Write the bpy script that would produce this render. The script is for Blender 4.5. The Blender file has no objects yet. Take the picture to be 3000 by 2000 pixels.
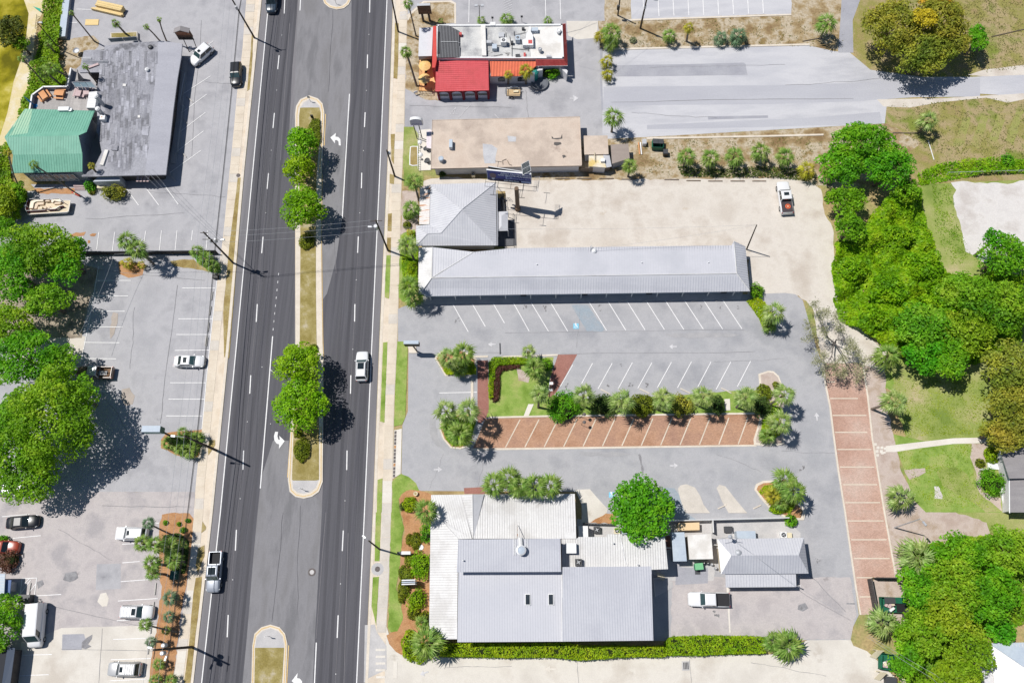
import bpy,math,random
import numpy as np
from mathutils import Vector,Matrix
from mathutils.geometry import tessellate_polygon

sc=bpy.context.scene
COL=sc.collection
rnd=random.Random(11)
R_=math.radians

# ------------------------------------------------------------------ camera
FPX,OX,OY=2450.0,90.0,790.0                 # focal length and nadir offset, in pixels of a 3000 px wide plan
_d=Vector((OX,-OY,-FPX)).normalized()
_up=-_d
_cx=(Vector((1,0,0))-_up*_up.x).normalized()
_cy=_up.cross(_cx)
RM=Matrix((_cx,_cy,_up))
HGT=FPX/18.0*(-_d.z)
cam_d=bpy.data.cameras.new('camera')
cam_d.sensor_fit='HORIZONTAL'
cam_d.sensor_width=36
cam_d.lens=FPX/3000*36
cam_d.clip_end=4000
cam=bpy.data.objects.new('camera',cam_d)
cam.matrix_world=Matrix.Translation((0,0,HGT))@ RM.to_4x4()
COL.objects.link(cam)
sc.camera=cam

# ------------------------------------------------------------------ sky, sun, exposure
SUN_EL,SHADOW_AZ=63.0,-23.0
w=bpy.data.worlds.new('World')
sc.world=w
w.use_nodes=True
nt=w.node_tree
bg=nt.nodes['Background']
sky=nt.nodes.new('ShaderNodeTexSky')
sky.sky_type='NISHITA'
sky.sun_disc=False
sky.sun_elevation=R_(SUN_EL)
sky.sun_rotation=R_(293)
sky.altitude=10
sky.ozone_density=3.0
sky.dust_density=0.3
nt.links.new(sky.outputs[0],bg.inputs[0])
bg.inputs[1].default_value=0.065
sun_d=bpy.data.lights.new('sun','SUN')
sun_d.energy=4.6
sun_d.angle=R_(0.5)
sun_d.color=(1.0,0.968,0.918)
sun=bpy.data.objects.new('sun',sun_d)
_sv=Vector((math.cos(R_(SUN_EL))*math.cos(R_(SHADOW_AZ)),math.cos(R_(SUN_EL))*math.sin(R_(SHADOW_AZ)),-math.sin(R_(SUN_EL))))
sun.rotation_euler=_sv.to_track_quat('-Z','Y').to_euler()
sun.location=(0,0,60)
COL.objects.link(sun)
sc.view_settings.view_transform='Standard'
sc.view_settings.look='None'
sc.view_settings.exposure=0.0
sc.view_settings.gamma=1.0
sc.view_settings.use_curve_mapping=False
sc.cycles.max_bounces=5
sc.cycles.transparent_max_bounces=4

# ------------------------------------------------------------------ survey helpers: plan pixel -> metres
REG={}
for _i,_row in enumerate('ABCD'):
    for _j in range(4):
        REG[_row+str(_j+1)]=(750*_j,500*_i,3.136)
REG.update(Z1=(1200,40,4.704),Z2=(1180,320,3.459),Z3=(60,180,6.533),Z5=(0,480,6.533),Z6=(1400,460,9.8),Z7=(1680,1480,3.178),Z8=(2500,1650,4.48),S=(0,0,1.0))


def q(reg,*pts):
    ox,oy,s=REG[reg]
    return [(ox+p[0]/s,oy+p[1]/s)+tuple(p[2:])for p in pts]


def q1(reg,x,y):
    return q(reg,(x,y))[0]


def P(px,py,z=0.0):
    v=RM @ Vector((px-1500,1000-py,-FPX))
    t=(z-HGT)/v.z
    return Vector((v.x*t,v.y*t,z))


def PP(pts,z=None):
    return [P(p[0],p[1],p[2]if len(p)>2 else (z or 0.0))for p in pts]


def lerp_poly(poly,y):
    """x of a polyline given as (x, y) rows with rising y"""
    for (x0,y0),(x1,y1)in zip(poly,poly[1:]):
        if y <= y1 or (x1,y1)== poly[-1]:
            return x0+(x1-x0)*(y-y0)/(y1-y0)


# ------------------------------------------------------------------ objects
WL={}


def thing(name,label,cat,loc=(0,0,0),rz=0.0,group=None):
    o=bpy.data.objects.new(name,None)
    o.empty_display_size=0.3
    o.location=loc
    o.rotation_euler=(0,0,rz)
    COL.objects.link(o)
    WL[o.name]=Vector(loc)
    return tag(o,label,cat,group)


def tag(o,label=None,cat=None,group=None,kind=None):
    if label:o['label']=label
    if cat:o['category']=cat
    if group:o['group']=group
    if kind:o['kind']=kind
    return o


class MB:
    def __init__(s):
        s.v,s.f=[],[]

    def add(s,vs,fs):
        n=len(s.v)
        s.v.extend(tuple(v)for v in vs)
        s.f.extend(tuple(i+n for i in f)for f in fs)
        return s

    def poly(s,pts):
        n=len(s.v)
        s.v.extend(tuple(p)for p in pts)
        if len(pts)<= 4:
            s.f.append(tuple(range(n,n+len(pts))))
        else:
            for t in tessellate_polygon([[Vector((p[0],p[1],0))for p in pts]]):
                s.f.append(tuple(n+i for i in t))
        return s

    def prism(s,pts,z0,z1):
        pts=ccw(pts)
        top=[(p[0],p[1],z1)for p in pts]
        bot=[(p[0],p[1],z0)for p in pts]
        s.poly(top)
        s.poly(bot[::-1])
        n=len(pts)
        for i in range(n):
            j=(i+1)% n
            s.add([bot[i],bot[j],top[j],top[i]],[(0,1,2,3)])
        return s

    def slab(s,pts,th):
        """sloped slab: face given in 3-D, thickness downwards"""
        pts=ccw([Vector(p)for p in pts])
        low=[p-Vector((0,0,th))for p in pts]
        s.poly(pts)
        s.poly(low[::-1])
        n=len(pts)
        for i in range(n):
            j=(i+1)% n
            s.add([low[i],low[j],pts[j],pts[i]],[(0,1,2,3)])
        return s

    def box(s,c,size,rz=0.0,taper=1.0):
        x,y,z=size[0]/2,size[1]/2,size[2]
        ca,sa=math.cos(rz),math.sin(rz)
        vs=[]
        for k,zz in ((1.0,0),(taper,z)):
            for sx,sy in ((-1,-1),(1,-1),(1,1),(-1,1)):
                a,b=sx*x*k,sy*y*k
                vs.append((c[0]+a*ca-b*sa,c[1]+a*sa+b*ca,c[2]+zz))
        return s.add(vs,[(3,2,1,0),(4,5,6,7),(0,1,5,4),(1,2,6,5),(2,3,7,6),(3,0,4,7)])

    def path(s,pts,rad,n=6,cap=True):
        pts=[Vector(p)for p in pts]
        if not hasattr(rad,'__len__'):rad=[rad]*len(pts)
        base=len(s.v)
        for i,p in enumerate(pts):
            t=(pts[min(i+1,len(pts)-1)]-pts[max(i-1,0)]).normalized()
            a=t.orthogonal().normalized()if abs(t.z)>.95 else Vector((0,0,1)).cross(t).normalized()
            b=t.cross(a)
            for k in range(n):
                an=2*math.pi*k/n
                s.v.append(tuple(p+(a*math.cos(an)+b*math.sin(an))*rad[i]))
        for i in range(len(pts)-1):
            for k in range(n):
                k2=(k+1)% n
                s.f.append((base+i*n+k,base+i*n+k2,base+(i+1)*n+k2,base+(i+1)*n+k))
        if cap:
            s.f.append(tuple(base+k for k in reversed(range(n))))
            s.f.append(tuple(base+(len(pts)-1)*n+k for k in range(n)))
        return s

    def lathe(s,c,prof,n=12):
        base=len(s.v)
        for r,z in prof:
            for k in range(n):
                a=2*math.pi*k/n
                s.v.append((c[0]+r*math.cos(a),c[1]+r*math.sin(a),c[2]+z))
        for i in range(len(prof)-1):
            for k in range(n):
                k2=(k+1)% n
                s.f.append((base+i*n+k,base+i*n+k2,base+(i+1)*n+k2,base+(i+1)*n+k))
        s.f.append(tuple(base+k for k in reversed(range(n))))
        s.f.append(tuple(base+(len(prof)-1)*n+k for k in range(n)))
        return s

    def build(s,name,mat,parent=None,local=False,loc=None,smooth=False,**tags):
        me=bpy.data.meshes.new(name)
        if parent is not None:
            L=Vector((0,0,0))if local else WL.get(parent.name,Vector((0,0,0)))
        elif loc is not None:
            L=Vector(loc)
        elif local:
            L=Vector((0,0,0))
        else:
            a=np.array(s.v)
            mn,mx=a.min(0),a.max(0)
            L=Vector(((mn[0]+mx[0])/2,(mn[1]+mx[1])/2,mn[2]))
        vs=[(v[0]-L.x,v[1]-L.y,v[2]-L.z)for v in s.v]if L.length>0 else s.v
        me.from_pydata(vs,[],s.f)
        if mat is not None:me.materials.append(mat)
        if smooth:me.polygons.foreach_set('use_smooth',[True]*len(me.polygons))
        me.update()
        o=bpy.data.objects.new(name,me)
        COL.objects.link(o)
        if parent is not None:
            o.parent=parent
            WL[o.name]=WL.get(parent.name,Vector((0,0,0)))
        else:
            o.location=L
            WL[o.name]=L
        if tags:tag(o,**tags)
        return o


def ccw(pts):
    a=0
    for i in range(len(pts)):
        p,r=pts[i],pts[(i+1)% len(pts)]
        a+= p[0]*r[1]-r[0]*p[1]
    return list(pts)if a>0 else list(pts)[::-1]


def inset(pts,dist):
    pts=ccw([Vector((p[0],p[1]))for p in pts])
    n=len(pts)
    out=[]
    for i in range(n):
        a,b,c=pts[i-1],pts[i],pts[(i+1)% n]
        e1,e2=(b-a).normalized(),(c-b).normalized()
        n1,n2=Vector((-e1.y,e1.x)),Vector((-e2.y,e2.x))
        m=n1+n2
        k=max(.35,1+n1.dot(n2))
        out.append(b+m*(dist/k))
    return out


def copy_tree(o,parent=None):
    c=o.copy()
    COL.objects.link(c)
    if parent is not None:c.parent=parent
    for ch in o.children:
        copy_tree(ch,c)
    return c


# ------------------------------------------------------------------ materials
def _n(t,typ,**kw):
    n=t.nodes.new(typ)
    for k,v in kw.items():setattr(n,k,v)
    return n


def hexs(h):
    """sRGB hex -> linear"""
    o=[]
    for i in (0,2,4):
        c=int(h[i:i+2],16)/255
        o.append(c/12.92 if c <= .04045 else ((c+.055)/1.055)** 2.4)
    return tuple(o)


def col(c):
    c=hexs(c)if isinstance(c,str)else c
    return (c[0],c[1],c[2],1)


def sca(c,k):
    c=col(c)
    return tuple(x*k for x in c[:3])


MATS={}


def mat(name,cols,scale=.35,fine=6.0,fine_amt=.12,rough=.85,metal=0.0,spec=.3,bump=0.0,bump_scale=12.0,stretch=(1,1),rot=0.0,
        spots=None,spots_scale=.5,spots_at=.64,brick=None,grid=None,lo=.36,hi=.64):
    m=bpy.data.materials.new(name)
    m.use_nodes=True
    t=m.node_tree
    b=t.nodes['Principled BSDF']
    b.inputs['Roughness'].default_value=rough
    b.inputs['Metallic'].default_value=metal
    b.inputs['Specular IOR Level'].default_value=spec
    L=t.links.new
    g=_n(t,'ShaderNodeNewGeometry')
    mp=_n(t,'ShaderNodeMapping')
    mp.inputs['Rotation'].default_value=(0,0,rot)
    L(g.outputs['Position'],mp.inputs[0])
    pos=mp.outputs[0]
    ms=_n(t,'ShaderNodeMapping')
    ms.inputs['Scale'].default_value=(stretch[0],stretch[1],1)
    L(pos,ms.inputs[0])
    n1=_n(t,'ShaderNodeTexNoise')
    n1.inputs['Scale'].default_value=scale
    n1.inputs['Detail'].default_value=7
    n1.inputs['Roughness'].default_value=.62
    L(ms.outputs[0],n1.inputs['Vector'])
    ramp=_n(t,'ShaderNodeValToRGB')
    cols=[cols]if isinstance(cols,(str,tuple))else cols
    e=ramp.color_ramp.elements
    e[0].position,e[0].color=lo,col(cols[0])
    e[1].position,e[1].color=hi,col(cols[-1])
    for i,c in enumerate(cols[1:-1]):
        x=e.new(lo+(hi-lo)*(i+1)/(len(cols)-1))
        x.color=col(c)
    L(n1.outputs[0],ramp.inputs[0])
    cur=ramp.outputs[0]
    if brick:
        bt=_n(t,'ShaderNodeTexBrick')
        bt.inputs['Scale'].default_value=1.0
        bt.inputs['Brick Width'].default_value=brick[0]
        bt.inputs['Row Height'].default_value=brick[1]
        bt.inputs['Mortar Size'].default_value=brick[2]
        bt.inputs['Color1'].default_value=col((brick[3],)*3)
        bt.inputs['Color2'].default_value=col((brick[4],)*3)
        bt.inputs['Mortar'].default_value=col((brick[5],)*3)
        L(pos,bt.inputs['Vector'])
        mx=_n(t,'ShaderNodeMix',data_type='RGBA',blend_type='MULTIPLY')
        mx.inputs[0].default_value=1
        L(cur,mx.inputs[6]); L(bt.outputs[0],mx.inputs[7])
        cur=mx.outputs[2]
    if spots:
        n3=_n(t,'ShaderNodeTexNoise')
        n3.inputs['Scale'].default_value=spots_scale
        n3.inputs['Detail'].default_value=5
        n3.inputs['Roughness'].default_value=.6
        L(pos,n3.inputs['Vector'])
        r3=_n(t,'ShaderNodeMapRange')
        r3.inputs[1].default_value=spots_at
        r3.inputs[2].default_value=spots_at+.08
        L(n3.outputs[0],r3.inputs[0])
        mx=_n(t,'ShaderNodeMix',data_type='RGBA')
        L(r3.outputs[0],mx.inputs[0]); L(cur,mx.inputs[6])
        mx.inputs[7].default_value=col(spots)
        cur=mx.outputs[2]
    if fine_amt:
        n2=_n(t,'ShaderNodeTexNoise')
        n2.inputs['Scale'].default_value=fine
        n2.inputs['Detail'].default_value=4
        n2.inputs['Roughness'].default_value=.7
        L(pos,n2.inputs['Vector'])
        r2=_n(t,'ShaderNodeMapRange')
        r2.inputs[1].default_value,r2.inputs[2].default_value=.3,.7
        r2.inputs[3].default_value,r2.inputs[4].default_value=1-fine_amt,1+fine_amt
        L(n2.outputs[0],r2.inputs[0])
        vm=_n(t,'ShaderNodeVectorMath',operation='SCALE')
        L(cur,vm.inputs[0]); L(r2.outputs[0],vm.inputs['Scale'])
        cur=vm.outputs[0]
    L(cur,b.inputs['Base Color'])
    if bump:
        bn=_n(t,'ShaderNodeTexNoise')
        bn.inputs['Scale'].default_value=bump_scale
        bn.inputs['Detail'].default_value=3
        L(pos,bn.inputs['Vector'])
        bp=_n(t,'ShaderNodeBump')
        bp.inputs['Strength'].default_value=bump
        bp.inputs['Distance'].default_value=.1
        L(bn.outputs[0],bp.inputs['Height'])
        L(bp.outputs[0],b.inputs['Normal'])
    MATS[name]=m
    return m


def leaf_mat(name,dark,mid,light,scale=.55,transl=.28,hue=.02):
    m=bpy.data.materials.new(name)
    m.use_nodes=True
    t=m.node_tree
    L=t.links.new
    b=t.nodes['Principled BSDF']
    b.inputs['Roughness'].default_value=.55
    b.inputs['Specular IOR Level'].default_value=.25
    g=_n(t,'ShaderNodeNewGeometry')
    n1=_n(t,'ShaderNodeTexNoise')
    n1.inputs['Scale'].default_value=scale
    n1.inputs['Detail'].default_value=6
    n1.inputs['Roughness'].default_value=.7
    L(g.outputs['Position'],n1.inputs['Vector'])
    ramp=_n(t,'ShaderNodeValToRGB')
    e=ramp.color_ramp.elements
    e[0].position,e[0].color=.34,col(dark)
    e[1].position,e[1].color=.66,col(light)
    x=e.new(.5)
    x.color=col(mid)
    L(n1.outputs[0],ramp.inputs[0])
    oi=_n(t,'ShaderNodeObjectInfo')
    mr=_n(t,'ShaderNodeMapRange')
    mr.inputs[3].default_value,mr.inputs[4].default_value=.5-hue,.5+hue
    L(oi.outputs['Random'],mr.inputs[0])
    mr2=_n(t,'ShaderNodeMapRange')
    mr2.inputs[3].default_value,mr2.inputs[4].default_value=.72,1.28
    L(g.outputs['Random Per Island'],mr2.inputs[0])
    hs=_n(t,'ShaderNodeHueSaturation')
    L(mr.outputs[0],hs.inputs['Hue']); L(mr2.outputs[0],hs.inputs['Value']); L(ramp.outputs[0],hs.inputs['Color'])
    L(hs.outputs[0],b.inputs['Base Color'])
    tr=_n(t,'ShaderNodeBsdfTranslucent')
    L(hs.outputs[0],tr.inputs['Color'])
    mx=_n(t,'ShaderNodeMixShader')
    mx.inputs[0].default_value=transl
    L(b.outputs[0],mx.inputs[1]); L(tr.outputs[0],mx.inputs[2])
    L(mx.outputs[0],t.nodes['Material Output'].inputs['Surface'])
    MATS[name]=m
    return m


def flat(name,c,rough=.6,metal=0.0,spec=.4,fine=.06):
    return mat(name,c,fine=4.0,fine_amt=fine,rough=rough,metal=metal,spec=spec)


_ra=P(1134,500)-P(1090,1000)
ROAD_ANG=math.atan2(_ra.y,_ra.x)
RROT=-(ROAD_ANG-math.pi/2)# turns the road to +Y in texture space

m_terrain=mat('terrain',['8a7550','a8946a','7c8a48'],scale=.12,fine=3,fine_amt=.25,rough=.95,bump=.3)
m_road=mat('asphalt_dark',[(.068,.067,.079),(.100,.098,.110),(.076,.075,.086)],scale=.55,stretch=(1.6,.03),rot=RROT,fine=9,fine_amt=.16,rough=.8,bump=.08)
m_wheel=[mat('wheel_path_'+n_,[tuple(x*k_ for x in (.068,.067,.078)),tuple(x*k_ for x in (.098,.096,.107))],scale=.5,stretch=(1.6,.03),rot=RROT,fine=9,fine_amt=.16,rough=.8)for n_,k_ in (('worn',.96),('dark',.90))]
m_shoulder=mat('asphalt_shoulder',[(.16,.155,.165),(.22,.21,.22)],scale=.5,stretch=(1.2,.06),rot=RROT,fine=8,fine_amt=.14,rough=.85)
m_turn=mat('asphalt_turn_lane',[(.17,.167,.175),(.225,.22,.23),(.19,.185,.19)],scale=.35,stretch=(1.2,.25),rot=RROT,fine=8,fine_amt=.12,rough=.85)
m_lot=mat('asphalt_lot',[(.355,.35,.367),(.41,.403,.418),(.32,.316,.333)],scale=.16,fine=5,fine_amt=.08,rough=.9,spots=(.25,.245,.26),spots_scale=.32,spots_at=.69,bump=.05)
m_lot2=mat('asphalt_lot_main',[(.335,.335,.352),(.395,.39,.402),(.31,.31,.328)],scale=.13,fine=5,fine_amt=.09,rough=.9,spots=(.18,.175,.18),spots_scale=.42,spots_at=.70,bump=.05)
m_lotpale=mat('asphalt_lot_pale',[(.44,.44,.47),(.52,.515,.535),(.405,.405,.435)],scale=.16,fine=5,fine_amt=.07,rough=.9,stretch=(.25,1),bump=.05)
m_lotpink=mat('asphalt_lot_worn',[(.40,.365,.365),(.475,.435,.425),(.36,.335,.34)],scale=.2,fine=5,fine_amt=.1,rough=.9,spots=(.22,.2,.2),spots_scale=.3,spots_at=.67)
m_band=mat('asphalt_band',[(.395,.395,.43),(.44,.44,.47)],scale=.2,fine=5,fine_amt=.08,rough=.9,stretch=(.25,1))
m_lotpatch=mat('asphalt_patch',[(.31,.31,.345),(.37,.37,.40)],scale=.3,fine=5,fine_amt=.1,rough=.9)
m_conc=mat('concrete_pavement',[(.60,.50,.385),(.68,.59,.48),(.55,.47,.38)],scale=.25,fine=7,fine_amt=.08,rough=.9,bump=.04)
m_concw=mat('concrete_pale',[(.62,.57,.50),(.70,.66,.60)],scale=.3,fine=7,fine_amt=.08,rough=.9)
m_concg=mat('concrete_grey',[(.42,.41,.41),(.52,.50,.49)],scale=.4,fine=7,fine_amt=.1,rough=.9)
m_concal=mat('concrete_alley',[(.56,.52,.465),(.64,.60,.54),(.52,.47,.41)],scale=.12,fine=6,fine_amt=.07,rough=.9,spots=(.44,.39,.33),spots_scale=.22,spots_at=.62)
m_kerb=mat('kerb_concrete',[(.60,.53,.44),(.68,.61,.52)],scale=.6,fine=6,fine_amt=.1,rough=.9)
m_yellow=mat('yellow_paint',[(.66,.45,.19),(.62,.48,.27)],scale=1.2,fine=6,fine_amt=.15)
m_white=mat('white_paint',[(.80,.79,.78),(.70,.69,.69)],scale=1.5,fine=7,fine_amt=.1)
m_whitef=mat('white_paint_faded',[(.62,.61,.62),(.50,.49,.50)],scale=1.5,fine=7,fine_amt=.18)
m_blue=mat('blue_paint',[(.18,.50,.68),(.24,.54,.70)],scale=1.5,fine=7,fine_amt=.1)
m_bluef=mat('blue_paint_faded',[(.285,.34,.39),(.32,.345,.375)],scale=.8,fine=5,fine_amt=.12)
m_sand=mat('sand_gravel',[(.53,.475,.415),(.61,.56,.50),(.49,.43,.37)],scale=.13,fine=4,fine_amt=.07,rough=.95,bump=.15,bump_scale=3,spots=(.46,.38,.29),spots_scale=.22,spots_at=.66)
m_sandp=mat('sand_pale',[(.56,.53,.51),(.62,.59,.565),(.50,.46,.43)],scale=.2,fine=4,fine_amt=.07,rough=.95,bump=.15,bump_scale=3)
m_dirt=mat('brown_earth',[(.22,.145,.07),(.32,.235,.125),(.47,.40,.30),(.25,.175,.075)],scale=.3,fine=3,fine_amt=.22,rough=.95,bump=.4,bump_scale=5)
m_dirt2=mat('dry_verge',[(.24,.17,.06),(.32,.245,.095),(.38,.31,.16)],scale=.45,fine=5,fine_amt=.25,rough=.95,bump=.4,bump_scale=8)
m_mulch=mat('pine_straw_mulch',[(.36,.17,.075),(.46,.25,.12),(.40,.22,.12)],scale=.5,fine=9,fine_amt=.3,rough=.95,bump=.5,bump_scale=14)
m_gravel=mat('pink_gravel',[(.42,.33,.28),(.50,.415,.365),(.38,.29,.22)],scale=.35,fine=12,fine_amt=.2,rough=.95,bump=.4,bump_scale=14)
m_grass=mat('mown_grass',[(.155,.25,.035),(.24,.34,.07),(.34,.37,.12)],scale=.35,fine=7,fine_amt=.22,rough=.95,bump=.5,bump_scale=14)
m_lawn=mat('patchy_lawn',[(.17,.235,.045),(.26,.31,.08),(.35,.35,.14),(.46,.385,.23)],scale=.2,fine=6,fine_amt=.22,rough=.95,bump=.5,bump_scale=12,lo=.34,hi=.72)
m_field2=mat('mown_strip',[(.36,.29,.15),(.27,.28,.08),(.33,.27,.12)],scale=.2,fine=5,fine_amt=.28,rough=.95,bump=.5,bump_scale=8)
m_field=mat('rough_field',[(.32,.235,.12),(.25,.235,.065),(.36,.28,.155),(.185,.22,.04)],scale=.14,fine=5,fine_amt=.28,rough=.95,bump=.5,bump_scale=8)
m_medgrass=mat('median_grass',[(.25,.20,.06),(.34,.28,.115),(.50,.44,.34)],scale=.5,fine=6,fine_amt=.25,rough=.95,bump=.5,bump_scale=12,lo=.4,hi=.74)
m_brick=mat('brick_paving',[(.40,.22,.135),(.475,.28,.185),(.385,.225,.16)],scale=.16,fine=8,fine_amt=.1,rough=.9,spots=(.30,.17,.12),spots_scale=.5,spots_at=.66,brick=(.22,.11,.008,1.12,.84,.62))
m_brickd=mat('brick_paving_dark',[(.30,.13,.105),(.36,.175,.14)],scale=.3,fine=8,fine_amt=.1,rough=.9,brick=(.22,.11,.008,1.06,.88,.7))
m_brickp=mat('brick_paving_pale',[(.44,.27,.205),(.52,.345,.275),(.56,.42,.35)],scale=.12,fine=8,fine_amt=.1,rough=.9,spots=(.36,.23,.18),spots_scale=.4,spots_at=.67,brick=(.22,.11,.008,1.10,.86,.68))
m_water=mat('tannin_water',[(.55,.47,.16),(.40,.34,.04),(.24,.21,.01),(.12,.11,.006)],scale=.11,fine=2,fine_amt=.06,rough=.12,spec=.2,lo=.34,hi=.58)
m_shore=mat('shore_sand',[(.66,.56,.40),(.62,.52,.28),(.68,.61,.48)],scale=.3,fine=4,fine_amt=.08,rough=.95)
m_wood=mat('weathered_wood',[(.17,.13,.10),(.25,.20,.16)],scale=1.2,fine=10,fine_amt=.2,stretch=(1,4))
m_trunk=mat('tree_bark',[(.11,.085,.065),(.20,.16,.125)],scale=2.5,fine=14,fine_amt=.3,bump=.5)
m_pole=mat('creosote_pole',[(.055,.042,.034),(.10,.078,.06)],scale=2,fine=14,fine_amt=.2)
m_black=flat('black_metal',(.012,.012,.014),.5)
m_dgrey=flat('dark_grey_metal',(.055,.057,.062),.5)
m_lgrey=flat('light_grey_metal',(.50,.51,.53),.45,.3)
m_whitem=flat('white_metal',(.74,.74,.74),.5)
m_cream=flat('cream_paint',(.68,.60,.42),.7)
m_tanst0=mat('tan_stain',[(.36,.31,.27),(.42,.365,.32)],scale=.6)
m_stain=mat('oil_stain',[(.15,.145,.15),(.24,.235,.24)],scale=2.2,fine=9,fine_amt=.2)
m_stain2=mat('asphalt_crack',[(.20,.195,.205),(.29,.285,.295)],scale=1.2,fine=9,fine_amt=.2)
m_dust=mat('asphalt_dust',[(.33,.325,.335),(.39,.38,.385)],scale=.5,fine=6,fine_amt=.1)

# ================================================================== SETTING: ground, road, lots
_gc=[0]
m_litter=mat('leaf_litter',[(.20,.16,.125),(.32,.27,.21),(.42,.35,.27)],scale=.4,fine=6,fine_amt=.3,rough=.95,bump=.4)
NATURAL={m_litter,m_sand,m_sandp,m_dirt,m_dirt2,m_mulch,m_gravel,m_grass,m_lawn,m_field,m_field2,m_shore,m_tanst0,m_lotpink,m_bluef,m_stain2,m_dust}


def ragged(pts,am=2.4):
    """break a natural edge into short uneven pieces"""
    out=[]
    for i in range(len(pts)):
        a,b=Vector(pts[i][:2]),Vector(pts[(i+1)% len(pts)][:2])
        L=(b-a).length
        n=int(min(60,L/13))if L<900 else 1
        out.append(tuple(a))
        for k in range(1,n):
            p=a.lerp(b,(k+rnd.uniform(-.25,.25))/n)
            out.append((p.x+rnd.uniform(-am,am),p.y+rnd.uniform(-am,am)))
    return out


def ground(name,m,layer,pts,parent=None):
    _gc[0]+= 1
    if m in NATURAL:pts=ragged(pts,.5 if 'verge' in name or name in ('lawn','parking_lot')else 2.4)
    z=layer*.006+(_gc[0]% 11)*.0005
    b=MB().poly(PP(pts,0.0))
    b.v=[(v[0],v[1],z)for v in b.v]
    # keep faces upward
    fs=[]
    for f in b.f:
        a,c,e=(Vector(b.v[i])for i in f[:3])
        fs.append(f if (c-a).cross(e-a).z>0 else f[::-1])
    b.f=fs
    return b.build(name,m,parent)if parent is not None else b.build(name,m,kind='structure')


def stripe(parent,p0,p1,wd,m,name='stall_line',layer=9):
    a,b=P(*p0[:2]),P(*p1[:2])
    t=(b-a).normalized()
    n=Vector((-t.y,t.x,0))*wd/2
    _gc[0]+= 1
    z=Vector((0,0,layer*.006+(_gc[0]% 11)*.0005))
    mb=MB().add([a-n+z,b-n+z,b+n+z,a+n+z],[(0,1,2,3)])
    return mb.build(name,m,parent)


def raised(name,m,pts,z0,z1,parent=None):
    mb=MB().prism([P(p[0],p[1])for p in pts],z0,z1)
    return mb.build(name,m,parent)if parent is not None else mb.build(name,m,kind='structure')


def band(poly_l,poly_r,y0,y1,step=40):
    """outline between two (x by y) polylines"""
    ys=[y0+(y1-y0)*i/max(1,int(abs(y1-y0)/step))for i in range(int(abs(y1-y0)/step)+1)]
    if ys[-1]!= y1:ys.append(y1)
    return [(lerp_poly(poly_l,y),y)for y in ys]+[(lerp_poly(poly_r,y),y)for y in reversed(ys)]


def off(poly,dx):
    return [(x+dx,y)for x,y in poly]


g0=MB().poly([(-900,-700,0),(900,-700,0),(900,900,0),(-900,900,0)]).build('ground',m_terrain,kind='structure')

LK=[(832,-600),(768,0),(717,500),(674,1000),(625,1500),(568,2000),(500,2600)]
RK=[(1174,-600),(1151,0),(1134,500),(1111,1000),(1092,1500),(1069,2000),(1042,2600)]
LS=[(770,-600),(722,0),(709,160),(695,271),(682,414),(673,500),(654,691),(638,816),(617,1000),(591,1255),(574,1414),(569,1500),(548,1723),(523,1883),(508,2000),(440,2600)]
SL=[(1195,-600),(1172,0),(1168,130),(1164,232),(1158,400),(1147,532),(1145,755),(1139,915),(1134,1032),(1129,1160),(1120,1446),(1117,1564),(1109,1723),(1104,1819),(1099,2000),(1075,2600)]
SR=[(1220,-600),(1196,0),(1193,60),(1187,255),(1184,400),(1177,532),(1171,755),(1167,915),(1163,1032),(1156,1160),(1149,1446),(1145,1564),(1139,1723),(1133,1819),(1127,2000),(1100,2600)]
LE=[(826,-380),(788,0),(741,500),(694,1000),(646,1500),(591,2000),(545,2400)]
RE=[(1150,-380),(1134,0),(1113,500),(1090,1000),(1068,1500),(1045,2000),(1026,2400)]

road=ground('road',m_shoulder,1,band(LK,RK,-600,2600,50))
ground('left_lanes',m_road,2,band(off(LE,0),[(884,-380),(850,330),(846,420),(867,420),(865,500),(862,1258),(843,1420),(750,1640),(722,1880),(705,2060),(690,2400)],-380,2400,20),road)
ground('right_lanes',m_road,2,band([(1034,-380),(1028,0),(1024,300),(951,310),(947,427),(941,707),(944,1000),(946,1411),(943,1500),(922,1880),(914,2060),(905,2400)],off(RE,0),-380,2400,20),road)
ground('turn_lane',m_turn,3,band([(890,-380),(874,0),(862,300),(850,420)],[(1034,-380),(1030,0),(1027,300),(1012,420)],-380,420,30),road)
ground('turn_lane',m_turn,3.2,[(948,415),(1012,415),(1009,520),(1003,640),(985,760),(958,860),(944,880),(942,707),(944,510)],road)
ground('turn_lane',m_turn,3,band([(800,1290),(765,1400),(752,1530),(740,1660),(722,1880),(705,2060),(680,2400)],[(846,1290),(846,1400),(944,1470),(943,1500),(922,1880),(914,2060),(900,2400)],1290,2400,22),road)
DL=[(848,-100),(836,0),(787,508),(735,1099),(690,1575),(643,2050)]
DR=[(1088,-100),(1084,0),(1060,507),(1035,1000),(1006,1553),(980,2050)]
IL=[(886,-100),(875,100),(835,500),(800,985),(763,1430),(722,1880),(707,2050)]
IR=[(1036,-100),(1024,276),(1003,640),(975,1000),(950,1450),(927,1881),(920,2050)]
for a_,b_ in ((LE,DL),(DL,IL),(IR,DR),(DR,RE)):
    for f_ in (.27,.73):
        for k_,wd_ in ((0,.078),(1,.045)):
            lo_=[(y,lerp_poly(a_,y),lerp_poly(b_,y))for y in range(-60,2051,110)]
            ground('wheel_path',m_wheel[k_],4+k_*.4,[(p+(r-p)*(f_-wd_),y)for y,p,r in lo_]+[(p+(r-p)*(f_+wd_),y)for y,p,r in reversed(lo_)],road)
for pl_ in (DL,DR):
    for a_,b_ in zip(pl_,pl_[1:]):stripe(road,a_,b_,.05,m_shoulder,'pavement_seam',6)
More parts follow.
